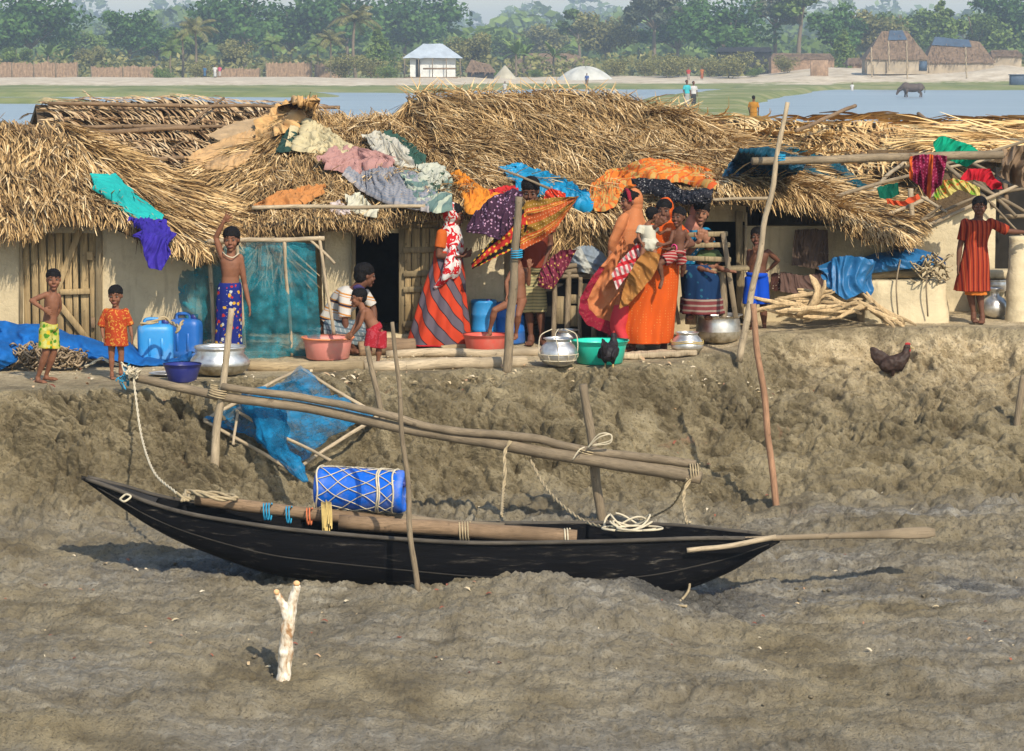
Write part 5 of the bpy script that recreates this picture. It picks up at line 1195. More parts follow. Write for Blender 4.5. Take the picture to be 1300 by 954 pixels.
# fish net over a stick frame on the bank
def dipnet():
    pts = {'top': (382, 468), 'left': (262, 552), 'bot': (375, 616), 'right': (482, 545)}
    W_ = {k: PT(*v)+A(0, -.16, .14) for k, v in pts.items()}
    W_['top'] = P(382, 468, 24.35)
    t = thing('framed_net', PT(375, 620), 'bright blue fishing net draped over a stick frame on the bank above the boat', 'fishing net')
    segs = [('top', 'left'), ('top', 'right'), ('left', 'bot'), ('bot', 'right')]
    for i, (a, b) in enumerate(segs): obj('frame_stick', roughpole(W_[a], W_[b], .014, .018, seed=i), M['polew'], t)
    obj('frame_stick', roughpole(P(302, 522, 23.6), P(296, 565, 23.3), .012, seed=8), M['polew'], t); obj('frame_stick', roughpole(P(300, 522, 23.7), P(420, 585, 23.2), .014, seed=9), M['polew'], t)
    N = 70; u, v = np.meshgrid(np.linspace(0, 1, N), np.linspace(0, 1, N))
    a, b, c, d = W_['top'], W_['right'], W_['bot'], W_['left']
    pull = .10*np.sin(pi*u)*np.sin(pi*v)
    p = (a*(1-u[..., None])*(1-v[..., None])+b*u[..., None]*(1-v[..., None])+d*(1-u[..., None])*v[..., None]+c*u[..., None]*v[..., None])
    cen = (a+b+c+d)/4; edge = np.maximum(np.abs(u-.5), np.abs(v-.5))*2
    cor = np.abs((u-.5)*(v-.5))*4
    p = p+(cen-p)*(.17*edge**6*(1-cor))[..., None]
    nn = A(0, -.7, .7); wr = .05*fbm(u*3.5, v*3.5, 2, 4)+.05*(1-2*np.abs(pn(u*9+v*4, v*3, 1)))+.02*np.abs(pn(u*22+v*9, v*7, 4))-.07*np.sin(pi*u)*np.sin(pi*v)
    p = p+nn*wr[..., None]
    g = Geo(); g.grid(p); obj('net_cloth', g, M['netblue2'], t)
    # gathered folds through the middle
    q = cr([P(330, 500, 23.75), P(345, 540, 23.4), P(352, 570, 23.2), P(372, 590, 23.05), P(388, 612, 22.95)], 40)
    th = np.linspace(0, 2*pi, 30, endpoint=False); rings = []
    for i in range(40):
        tt = i/39; rr = np.interp(tt, [0, .5, .8, 1], [.16, .085, .07, .02])*(1+.55*pn(np.cos(th)*3.4+tt*3, np.sin(th)*3.4, tt*5)+.25*pn(np.cos(th)*9, np.sin(th)*9, tt*6))
        rings.append(q[i]+np.cos(th)[:, None]*A(1, 0, .15)*rr[:, None]+np.sin(th)[:, None]*A(0, -.55, .55)*rr[:, None]*.7)
    g = Geo(); g.grid(np.array(rings), wrap=True, cap=True); obj('net_fold', g, M['netblue2'], t)
dipnet()
# ------------------------------------------------------------------ pots, basins
def gp(px, py, z=None):
    """ground point on the platform seen at a pixel"""
    return PT(px, py)
def vessel(name, px, rowbase, prof, mats, label, cat, group=None, n=48, wob=0.01, extra=None):
    c0 = gp(px, rowbase); c0 = c0+A(0, max(r for r, z in prof)*.6, 0); c0[2] = tz(c0[0], c0[1])
    t = thing(name, c0, label, cat, group); g = Geo(); g.lathe(c0, prof, n, wob=wob); obj('body', g, mats, t)
    return t, c0
def shell(out, th=.006):
    inn = [(max(r-th, 0), z) for r, z in out[::-1]]; inn[-1] = (0, out[0][1]+th); return out+inn
S25 = 3600/25.
def potprof(R, h, neck=.62, rim=.82, lift=0.0):
    o = [(0, 0), (R*.45, .005), (R*.78, h*.12), (R*.97, h*.34), (R, h*.45), (R*.96, h*.58), (R*.80, h*.76), (R*neck*1.05, h*.86), (R*neck, h*.91), (R*neck*1.08, h*.95), (R*rim, h), (R*rim*.98, h*1.012)]
    return shell(o, .005)
t, c0 = vessel('cooking_pot', 277, 480, potprof(.262, .262, .8, .86), M['alu'], 'very large dull aluminium pot with a flared rim in front of the waving boy', 'pot')
g = Geo(); g.lathe(c0, [(r*1.004, z) for r, z in [(0, -.001), (.118, .004), (.205, .028), (.252, .08), (.262, .105)]], 48, wob=.01); obj('sooty_base', g, M['alusoot'], t)
bas = lambda R, h, f=.78: shell([(0, 0), (R*f*.9, 0), (R*f, .012), (R*.93, h*.8), (R*.94, h*.83), (R*.97, h*.85), (R*1.0, h*.97), (R*1.03, h*.985), (R*1.03, h), (R*.98, h*1.0)], .006)
vessel('plastic_bowl', 230, 487, bas(.165, .16, .72), M['navy'], 'navy blue plastic bowl left of the huge aluminium pot', 'basin')
vessel('metal_plate', 209, 479, shell([(0, 0), (.08, 0), (.125, .02), (.15, .024), (.15, .028)], .004), M['alu'], 'shallow pale metal plate left of the navy bowl', 'plate', wob=0)
t, c0 = vessel('plastic_basin', 415, 458, bas(.238, .205, .83), M['pink'], 'pink plastic basin where the small child reaches in, in front of the squatting man', 'basin')
g = Geo(); g.lathe(c0+A(0, 0, .2), [(.226, -.006), (.246, -.008), (.25, .002), (.244, .008), (.226, .006)], 48, wob=.01); obj('rim', g, M['pinkrim'], t)
t, c0 = vessel('plastic_basin', 616, 449, bas(.215, .17, .83), M['redpl'], 'red plastic basin between the red striped skirt and the upright grey pole', 'basin')
vessel('plastic_basin', 762, 464, bas(.262, .215, .8), M['green'], 'sea green plastic basin behind the black hen', 'basin')
t, c0 = vessel('water_pot', 709, 467, potprof(.178, .255, .6, .78), M['alu'], 'aluminium water pot held in a string sling, beside the green basin', 'pot')
g = Geo(); R = .182
for k in range(12):
    a = k*pi/6; g.tube([c0+A(cos(a)*r, sin(a)*r, z) for r, z in ((.05, .0), (.14, .035), (.178, .09), (R, .115))], .003, 5)
for z, r in ((.115, R), (.06, .165)): g.tube([c0+A(cos(a)*r, sin(a)*r, z) for a in np.linspace(0, 2*pi, 40)], .004, 5)
for a in (0.3, pi+.3): g.tube(cr([c0+A(cos(a)*R, sin(a)*R, .115), c0+A(cos(a)*R*1.02, sin(a)*R, .2), c0+A(cos(a)*R*.9, sin(a)*R*.9, .29), c0+A(cos(a)*.06, sin(a)*.05, .34)], 20), .005, 6)
g.tube(cr([c0+A(0, -R, .115), c0+A(-.01, -R*.85, .21), c0+A(-.03, -.1, .29), c0+A(0, 0, .34)], 20), .004, 6); g.tube(cr([c0+A(0, -R, .115), c0+A(0, -.16, .05), c0+A(0, -.05, .0)], 12), .004, 6)
obj('string_sling', g, M['ropey2'] if 'ropey2' in M else M['ropew'], t)
vessel('water_pot', 720, 447, potprof(.135, .20, .62, .85), M['alu'], 'smaller aluminium pot half hidden behind the pot in the string sling', 'pot')
t, c0 = vessel('water_pot', 873, 453, potprof(.152, .215, .62, .72), M['alu'], 'aluminium pot with a cord round its belly, right of the orange sari', 'pot')
g = Geo(); 
for z, r in ((.12, .154), (.135, .152)): g.tube([c0+A(cos(a)*r, sin(a)*r, z+.008*sin(3*a)) for a in np.linspace(0, 2*pi, 40)], .004, 5)
obj('cord', g, M['ropey'], t); g = Geo(); g.lathe(c0, [(r*1.004, z) for r, z in [(0, -.001), (.068, .004), (.118, .025), (.147, .072)]], 48, wob=.01); obj('muddy_base', g, M['alusoot'], t)
t, c0 = vessel('cooking_pot', 913, 438, shell([(0, 0), (.13, .004), (.19, .035), (.212, .09), (.215, .13), (.208, .20), (.20, .245), (.205, .26), (.232, .272), (.232, .278)], .005), M['alu'], 'wide straight-sided aluminium cooking pot below the wooden bench', 'pot')
g = Geo(); g.lathe(c0, [(r*1.004, z) for r, z in [(0, -.001), (.13, .004), (.19, .035), (.212, .09), (.214, .12)]], 48, wob=.01); obj('sooty_base', g, M['alusoot'], t)
vessel('metal_bowl', 833, 446, shell([(0, 0), (.06, .002), (.10, .03), (.125, .065), (.13, .07)], .004), M['alu'], 'small aluminium bowl under the hem of the orange sari', 'bowl')
# pitcher at right
t, c0 = vessel('water_pitcher', 1264, 405, shell([(0, 0), (.07, .004), (.12, .04), (.137, .10), (.128, .155), (.09, .2), (.048, .222), (.045, .25), (.052, .275), (.085, .295), (.086, .3)], .004), M['alu'], 'round silver water pitcher with a narrow neck beside the girl in red', 'pitcher')
g = Geo(); c1 = P(1264, 371, 28.55); g.lathe(c1, shell([(0, 0), (.09, .004), (.12, .03), (.125, .10), (.115, .12), (.13, .13)], .004), 40); obj('cooking_pot', g, M['alu'], label='aluminium pot standing on the mud ledge behind the silver pitcher', cat='pot')
# jerrycans
def jerry(px, row, w, h, yaw, mat, label, group='blue jerrycans by the hut wall'):
    c0 = gp(px, row)+A(0, .1, 0); t = thing('jerrycan', c0, label, 'jerrycan', group); X = A(cos(yaw), sin(yaw), 0); Yv = A(-sin(yaw), cos(yaw), 0); g = Geo()
    rings = []; th = np.linspace(0, 2*pi, 40, endpoint=False)
    sup = lambda a, e: np.sign(a)*np.abs(a)**e
    for z, s in ((0, .86), (.012, .97), (.05, 1), (h*.3, .99), (h*.5, 1.0), (h*.78, 1), (h*.88, .97), (h*.94, .8), (h*.96, .5), (h*.965, .02)):
        rings.append(c0+A(0, 0, z)+(sup(np.cos(th), .5)*w*.5*s)[:, None]*X+(sup(np.sin(th), .5)*w*.36*s)[:, None]*Yv)
    g.grid(np.array(rings), wrap=True, cap=True); obj('body', g, mat, t)
    g = Geo(); g.lathe(c0+X*w*.28+A(0, 0, h*.93), [(.03, 0), (.034, .02), (.034, .05), (0, .05)], 18); obj('cap', g, M['navy'], t)
    g = Geo(); g.tube(cr([c0-X*w*.3+A(0, 0, h*.9), c0-X*w*.26+A(0, 0, h*1.06), c0+X*w*.1+A(0, 0, h*1.06), c0+X*w*.13+A(0, 0, h*.93)], 20), .016, 8); obj('handle', g, mat, t)
    for s in (-1, 1):
        g = Geo(); g.beam(c0+X*w*.17*s-Yv*w*.362+A(0, 0, h*.18), c0+X*w*.17*s-Yv*w*.362+A(0, 0, h*.62), .012, .006, side=Yv); obj('rib', g, mat, t)
    return t
jerry(196, 461, .33, .37, .15, M['bluej'], 'light blue jerrycan, nearer the small boy in the orange shirt')
jerry(235, 455, .30, .38, -.2, M['blued'], 'darker blue jerrycan, nearer the sheer teal net')
rope('jute_rope', [P(178, 412, 25.5), P(195, 409, 25.5), P(208, 404, 25.6), P(218, 410, 25.6), P(226, 415, 25.4), P(224, 422, 25.4), P(228, 416, 25.4), P(232, 408, 25.6)], .016, M['rope'], n=100, label='jute rope slung over the tops of the two jerrycans', cat='rope')
# drums behind the man
def barrel(px, row, R, h, mat, label, tilt=0.0):
    c0 = gp(px, row)+A(0, R, 0); c0[2] = tz(c0[0], c0[1]); t = thing('plastic_barrel', c0, label, 'barrel', 'blue barrels behind the upright grey pole'); g = Geo()
    g.lathe(c0, [(0, 0), (R*.9, 0), (R, .02), (R*.98, h*.3), (R*1.02, h*.33), (R*.98, h*.36), (R*.98, h*.64), (R*1.02, h*.67), (R*.98, h*.7), (R, h*.93), (R*1.03, h*.96), (R*.98, h), (R*.9, h-.01), (0, h-.01)], 40); obj('body', g, mat, t)
    g = Geo(); g.lathe(c0+A(R*.4, -R*.3, h-.01), [(.03, 0), (.03, .02), (0, .02)], 16); obj('bung', g, M['navy'], t)
barrel(614, 438.5, .125, .43, M['bluej'], 'light blue barrel standing behind the red basin'); barrel(648, 438.5, .15, .40, M['blued'], 'deep blue barrel under the bare seated child')
# ------------------------------------------------------------------ logs and planks at the platform edge
def log(a, b, r0, r1, mat, label, Yoff=0, seed=0, cat='log', flat=False):
    pa, pb = gp(*a)+A(0, 0, r0*.8), gp(*b)+A(0, 0, r1*.8); return polyT('wooden_log', pa, pb, r0, r1, mat, label, cat, None, seed, .02)
log((315, 471), (462, 472), .052, .06, M['log'], 'rough-barked log lying under the pink basin', seed=1)
log((462, 472), (668, 466), .05, .056, M['polew'], 'long pale log lying on the ground below the red striped skirt', seed=2)
log((490, 455), (690, 452), .04, .045, M['polew'], 'second pale log lying behind the long pale one, under the red basin', seed=3)
log((455, 452), (526, 450), .075, .082, M['polebr'], 'short thick log end lying at the doorway left of the striped skirt', seed=4)
log((560, 446), (600, 445), .03, .03, M['log'], 'dark stick lying under the hem of the red striped skirt', seed=6)
log((268, 452), (400, 452), .03, .03, M['log'], 'thin log lying along the foot of the sheer teal net', seed=5)
g = Geo(); a = gp(786, 458)+A(0, .12, .03); b = gp(884, 452)+A(0, .05, .03)
g.beam(a, b, .10, .028, side=A(0, 0, 1), bev=.012); obj('wooden_plank', None, M['polew'], arr=union(g, .008, 2, (.012, 14, (1, 1, 1))), label='worn pale plank under the bare feet of the woman in orange', cat='plank')
# ------------------------------------------------------------------ sheer net screen
def screen():
    Yn = 26.45
    t = thing('net_screen', A(P(330, 450, Yn)[0], Yn, 0), 'sheer teal net hung from a pole rail behind the waving boy', 'net screen')
    for a, b, r in (((263, 307), (412, 303), .024), ((266, 310), (272, 442), .02), ((361, 305), (371, 452), .017), ((405, 300), (424, 425), .016), ((300, 300), (312, 445), .015), ((392, 303), (425, 335), .014), ((285, 311), (268, 335), .012), ((300, 400), (312, 449), .012)):
        obj('pole', roughpole(P(*a, Yn), P(*b, Yn), r, r*.9, seed=a[0]), M['polew'], t)
    top = lin([P(262, 306, Yn+.04), P(300, 307, Yn+.04), P(345, 305, Yn+.05), P(400, 308, Yn+.04)], 90); bot = lin([P(243, 425, Yn-.02), P(262, 452, Yn), P(330, 456, Yn-.1), P(408, 450, Yn)], 90)
    R = []
    for v in np.linspace(0, 1, 60):
        row = top*(1-v)+bot*v; u = np.linspace(0, 1, 90)
        bulge = -.20*sin(pi*v**.8)*np.exp(-(u/.13)**2)
        row = row+np.stack([bulge, .04*np.sin(u*30+3*v)*v+.06*fbm(u*6, v*5, 2, 4), -.02*np.sin(u*9)*(1-v)], 1)
        R.append(row)
    g = Geo(); g.grid(np.array(R)); obj('net_cloth', g, M['netsheer'], t)
    R = np.array(R)[:, 30:80]*1.0+A(0.02, .12, 0); R[..., 1] += .08*fbm(R[..., 0]*3, R[..., 2]*3, 1, 3)
    g = Geo(); g.grid(R[:48]); obj('net_second_layer', g, M['netsheer'], t)
    g = Geo(); r = np.random.default_rng(2); k = 260; c0 = np.array([P(x, y, 27.3) for x, y in zip(r.uniform(325, 362, k), r.uniform(300, 325, k))])
    D = np.stack([r.normal(0, .45, k), r.normal(0, .2, k), -np.abs(r.normal(1, .2, k))], 1); D /= np.linalg.norm(D, axis=1)[:, None]
    strips(g, c0, D, np.tile(A(0, -1, 0), (k, 1)), np.cross(D, A(0, 1, 0)), r.uniform(.2, .5, k), np.full(k, .018), r.uniform(.1, .8, k))
    obj('palm_leaf_bundle', g, M['palm'], label='bundle of dry palm leaves hanging behind the sheer teal net', cat='palm leaves')
screen()
# straw screen by the barrels
g = Geo(); r = np.random.default_rng(21); k = 900; c0 = np.array([P(x, y, 28.1) for x, y in zip(r.uniform(592, 655, k), r.uniform(318, 425, k))]); an = r.normal(.62, .3, k)
D = np.stack([np.cos(an), r.normal(0, .1, k), np.sin(an)], 1); strips(g, c0+A(0, 0, 0)+np.stack([0*an, r.normal(0, .06, k), 0*an], 1), D, np.tile(A(0, -1, 0), (k, 1)), np.cross(D, A(0, 1, 0)), r.uniform(.2, .5, k), r.uniform(.008, .02, k), r.uniform(0, .85, k))
obj('straw_stack', g, M['palm'], smooth=False, label='stack of loose dry palm straw behind the blue barrels', cat='straw')
g = Geo(); r = np.random.default_rng(22); k = 700; c0 = np.array([P(x, y, 27.75) for x, y in zip(r.uniform(690, 770, k), r.uniform(270, 300, k))])
D = np.stack([r.normal(0.2, .5, k), r.normal(0, .3, k), -np.abs(r.normal(.7, .3, k))], 1); D /= np.linalg.norm(D, axis=1)[:, None]
strips(g, c0, D, np.tile(A(0, -1, 0), (k, 1)), np.cross(D, A(0, 1, 0)), r.uniform(.15, .5, k), r.uniform(.008, .018, k), r.uniform(.1, .8, k))
obj('straw_bundle', g, M['thatch'], smooth=False, label='ragged straw hanging from the eave between the man and the veiled woman', cat='straw')
# wooden stand with washing
def stand():
    t = thing('wooden_platform', A(P(725, 440, 27.4)[0], 27.4, 0), 'rough wooden storage stand behind the small pots, heaped with folded cloths', 'stand')
    for a, b, r in (((703, 338), (703, 432), .025), ((722, 345), (720, 418), .028), ((752, 345), (754, 440), .025), ((737, 352), (736, 440), .02)):
        obj('leg', roughpole(P(*a, 27.3), P(*b, 27.3), r, seed=a[0]), M['pole'], t)
    for y, x0, x1, r in ((346, 690, 762, .028), (352, 700, 770, .022), (340, 712, 740, .024)): obj('rail', roughpole(P(x0, y, 27.25), P(x1, y-2, 27.4), r, seed=y), M['pole'], t)
    for x0, x1, y0, y1 in ((706, 719, 376, 412), (735, 760, 360, 372), (724, 746, 374, 386), (740, 765, 388, 405), (722, 735, 388, 415)):
        g = Geo(); g.box((P(x0, y0, 27.35)+P(x1, y1, 27.35))/2, ((x1-x0)/2/134, .015, (y1-y0)/2/134), bev=.004); obj('board', g, M['plankold'], t)
    g = Geo(); g.box(P(728, 396, 27.9), (.33, .3, .3)); obj('shaded_back', g, M['dark'], t)  # dark box added as painted shade under the stand
stand()
# ------------------------------------------------------------------ wooden bench with back rail
def bench():
    t = thing('wooden_bench', A(P(900, 410, 27.2)[0], 27.2, .03), 'rough timber bench with a rail back, in front of the woman in blue', 'bench'); Yb = 27.0
    for y0, y1, x0, x1 in ((299, 297, 855, 924), (312, 311, 872, 927), (328, 330, 868, 928)):
        g = Geo(); g.beam(P(x0, y0, Yb), P(x1, y1, Yb), .024, .016, side=A(0, 1, 0), bev=.006); obj('back_rail', g, M['plankold'], t)
    g = Geo(); g.beam(P(861, 345, Yb+.1), P(950, 340, Yb+.1), .15, .018, side=A(0, 0, 1), bev=.006); obj('seat', g, M['plankold'], t)
    obj('back_post', (lambda g: g.beam(P(918, 296, Yb-.03), P(934, 404, Yb-.03), .024, .022) and g or g)(Geo()), M['pole'], t)
    obj('back_post', (lambda g: g.beam(P(862, 300, Yb-.0), P(864, 345, Yb-.0), .018, .018) and g or g)(Geo()), M['pole'], t)
    obj('leg', roughpole(P(917, 343, Yb), P(918, 404, Yb), .038, .042, seed=2), M['pole'], t); obj('leg', roughpole(P(879, 345, Yb+.15), P(877, 412, Yb+.15), .045, .055, seed=3), M['polebr'], t)
    obj('leg', roughpole(P(856, 370, Yb+.1), P(862, 412, Yb+.1), .016, .018, seed=4), M['pole'], t)
bench()
# mud block oven and things on it
def oven():
    t = thing('mud_stove', A(P(1150, 400, 27.9)[0], 27.9, .2), 'low cracked mud block topped with cloths and a log, left of the girl in red', 'mud block')
    g = Geo(); a, b = P(1098, 402, 27.75), P(1205, 402, 27.75); c0 = (a+b)/2; h = .43
    rings = []
    th = np.linspace(0, 2*pi, 60, endpoint=False); sup = lambda a_, e: np.sign(a_)*np.abs(a_)**e
    for z, s in ((-.05, 1.03), (.05, 1.02), (.15, 1.0), (.28, .97), (.38, .96), (.42, .92), (h, .85), (h, .02)):
        rr = np.stack([c0[0]+sup(np.cos(th), .35)*.425*s, c0[1]+.3+sup(np.sin(th), .35)*.3*s, np.full(60, .18+z)], 1); rr[:, :2] += (.018*fbm(th*2, z*5, 3, 3))[:, None]; rings.append(rr)
    g.grid(np.array(rings), wrap=True); obj('block', g, M['mud_pale'], t)
    for x in (1140, 1178): 
        obj('cane_hoop', (lambda g: g.tube(cr([P(x, 402, 27.7), P(x-2, 360, 27.68), P(x+3, 330, 27.8)], 14), .008, 6) and g or g)(Geo()), M['pole'], t)
oven()
polyT('wooden_log', P(1098, 351, 28.0), P(1170, 347, 28.0), .05, .045, M['log'], 'short rough log lying on top of the mud block', 'log', seed=6)
# rail pole over the roofs
polyT('rail_pole', P(955, 205, 26.5), P(1272, 197, 27.3), .036, .042, M['pole'], 'long horizontal pole slung between the leaning pole and the right hut', 'pole', seed=12)
# heap of net & ropes on the left: built from folded cloth lumps
def lump(name, outline_px, Yc, depth, mat, label, cat, amp=.05, sc=5.0, rows=50, cols=110, group=None, parent=None, fold=(1, 1)):
    """outline: list of (px, toprow, botrow): rounded heap bulging toward viewer"""
    O = lin([(a, b, c) for a, b, c in outline_px], cols); R = []
    for k in range(rows):
        f = k/(rows-1); row = []
        for i in range(cols):
            px, t0, b0 = O[i]; e = sin(pi*i/(cols-1))**.5
            y = Yc-depth*sin(pi*min(f*.62+.0, .62))**.9*e+.12*depth*0
            q = P(px, t0+(b0-t0)*f, y)
            row.append(q)
        R.append(row)
    R = np.array(R); fx, fz = fold
    d = amp*1.5*(fbm(R[..., 0]*sc*fx, R[..., 2]*sc*fz, 3.1, 4)+.9*(1-2*np.abs(pn(R[..., 0]*sc*fx*.8+R[..., 2]*sc*1.6, R[..., 2]*sc*fz*1.4, 7)))*.6+.4*(1-2*np.abs(pn(R[..., 0]*sc*2.6+R[..., 2]*sc*2, R[..., 2]*sc*2.2, 9))))
    R[..., 1] -= d; R[..., 2] += d*.25
    g = Geo(); g.grid(R); B = R.copy(); B[..., 1] = Yc+.1; g.grid(B[::rows-1] if False else np.stack([R[0], R[0]+A(0, .35, -.05)]))
    return obj(name, g, mat, parent, label=label, cat=cat, group=group)
lump('net_heap', [(-60, 412, 470), (0, 408, 468), (25, 412, 460), (50, 412, 440), (70, 417, 430), (85, 425, 448), (110, 428, 456), (135, 437, 459), (160, 434, 461), (180, 452, 466), (210, 458, 466), (245, 448, 458)], 25.9, .42, M['bluenet'], 'long bright blue heap of fishing net along the left hut wall', 'fishing net', .07, 4)
lump('rope_heap_net', [(-60, 436, 478), (-10, 430, 474), (10, 436, 466), (26, 440, 460)], 25.4, .3, M['bluenet'], 'bulging end of blue net at the left edge behind the boy in shorts', 'fishing net', .05, 4)
def ropeheap(px0, px1, y0, y1, Y, n, mat, label, seed=1, r=.0085):
    g = Geo(); q = np.random.default_rng(seed)
    for k in range(n):
        a = q.uniform(px0, px1); b = q.uniform(y0, y1); L = q.uniform(14, 34); an = q.normal(-.3, .5)
        pts = [P(a+L*t_*cos(an), b+L*t_*sin(an)*.5+6*sin(5*t_+k), Y+q.normal(0, .06)) for t_ in np.linspace(-.5, .5, 6)]
        g.tube(cr(pts, 16), r*q.uniform(.6, 1.2), 6)
    obj('rope_heap', g, mat, label=label, cat='rope heap')
ropeheap(18, 64, 440, 463, 25.3, 80, M['ropeold'], 'tangled heap of dry rope under the blue net, behind the boy in shorts', 1)
ropeheap(72, 104, 446, 463, 25.3, 50, M['ropeold'], 'tangled dry roots and rope right of the boy in yellow green shorts', 2)
rope('pale_rope', [P(108, 466, 25.0), P(118, 461, 25.0), P(130, 455, 25.1), P(140, 461, 25.0), P(150, 463, 25.0), P(165, 466, 24.9)], .012, M['ropew'], n=60, label='pale rope lying on the ground behind the small boy in orange', cat='rope')
g = Geo(); q = np.random.default_rng(8)
for k in range(20):
    c0 = P(q.normal(168, 4), q.normal(475, 3.5), 23.7+q.normal(0, .06)); g.tube(cr([c0, c0+q.normal(0, .03, 3), c0+q.normal(0, .045, 3), c0+q.normal(0, .03, 3)], 12), .006, 5)
obj('knotted_cord', g, M['ropew'], label='white knotted cords round the left end of the long poles', cat='cord')
g = Geo()
for k in range(12):
    c0 = P(q.normal(162, 4), q.normal(479, 4), 23.68+q.normal(0, .04)); g.tube(cr([c0, c0+q.normal(0, .03, 3), c0+q.normal(0, .04, 3)], 10), .006, 5)
obj('knotted_cord', g, M['ropeb'], label='blue knotted cords round the left end of the long poles', cat='cord')
# split firewood heap
def firewood():
    q = np.random.default_rng(31)
    for k in range(38):
        px = q.uniform(980, 1135); top = 398-q.uniform(0, 20)*np.exp(-((px-1040)/60)**2)*1.5; an = q.normal(0, .35)
        if px > 1105 : an = -.9+q.normal(0, .25)
        L = q.uniform(.12, .34); c0 = P(px, top+q.uniform(0, 8), 27.5+q.normal(0, .08)); d = A(cos(an), q.normal(0, .3), sin(an)*.6); g = Geo()
        m = 10; p = c0+np.linspace(-L, L, m)[:, None]*nrm(d)+.02*np.stack([pn(np.arange(m)*.5, k, j) for j in range(3)], 1); g.tube(p, .021*(1-.6*np.abs(np.linspace(-1, 1, m))**3), 6, flat=.45)
        obj('split_log', g, M['cutwood'], smooth=False, label='pale split firewood stick in the heap in front of the right mud wall', cat='firewood', group='heap of split firewood')
    g = Geo(); tq = np.arange(20); g.tube(cr([P(1012, 401, 27.5), P(1030, 390, 27.45), P(1039, 372, 27.45), P(1034, 358, 27.48), P(1028, 349, 27.5)], 20), np.interp(np.linspace(0, 1, 20), [0, .4, .8, 1], [.03, .062, .05, .012])*(1+.16*pn(tq*.9, 2.2, 0)), 10, flat=.5, side=A(1, 0, .3)); g.tube(cr([P(1037, 378, 27.45), P(1046, 366, 27.4), P(1047, 356, 27.42)], 8), np.linspace(.035, .012, 8), 8, flat=.5)
    obj('tree_root', g, M['cutwood'], label='tall gnarled pale root standing up in the firewood heap', cat='root')
M['cutwood'] = mat_wood('split_pale_wood', (.52, .37, .20), (14, 14, 6), .5)
firewood()
# small litter on mud: leaves and chips (loose, uncountable)
g = Geo(); q = np.random.default_rng(77); k = 900
def scat(px, py, sz, col, gg, flat=True):
    p = PT(px, py)+A(0, -.01, .02); a = q.random()*6; L = sz
    D = A(cos(a), sin(a)*.7, .25*q.normal()); S_ = np.cross(D, A(0, -.4, 1)); strips(gg, p[None], D[None], A(0, 0, 1)[None], nrm(S_)[None], A(L), A(L*.4), A(col), bend=.01)
for _ in range(360): scat(q.uniform(0, 1300), q.uniform(470, 860), q.uniform(.02, .06), q.random(), g)
for _ in range(90): scat(q.normal(200, 18), q.normal(525, 9), q.uniform(.04, .10), q.uniform(0, .55), g)
for _ in range(200): scat(q.uniform(380, 960) if _ % 2 else q.uniform(0, 1000), q.uniform(455, 492), q.uniform(.02, .07), q.uniform(.4, .9), g)
for _ in range(40): scat(q.normal(1010, 50), q.normal(500, 12), q.uniform(.03, .06), q.uniform(.6, 1), g)
obj('leaf_litter', g, mat_thatch('leaf_litter', [(0, (.12, .04, .025)), (.3, (.28, .09, .05)), (.6, (.45, .35, .2)), (1, (.58, .50, .36))]), smooth=False, kind='stuff', label='fallen leaves and chips on the mud')
g = Geo()
for _ in range(260):
    p = PT(q.uniform(0, 1300), q.uniform(640, 900)) if _ % 3 else PT(q.normal(1090, 60), q.normal(740, 12)); s = abs(q.normal(0, .007))+.005
    g.ell(p+A(0, 0, s*.3), (s*q.uniform(.8, 1.6), s*q.uniform(.8, 1.6), s*.8), n=7, m=5)
obj('mud_crumbs', g, mbasic('mud_crumb', (.14, .115, .075), .95, var=.4, vs=30, bs=60, bst=1.0, bd=.01), kind='stuff', label='small mud lumps on the flat')
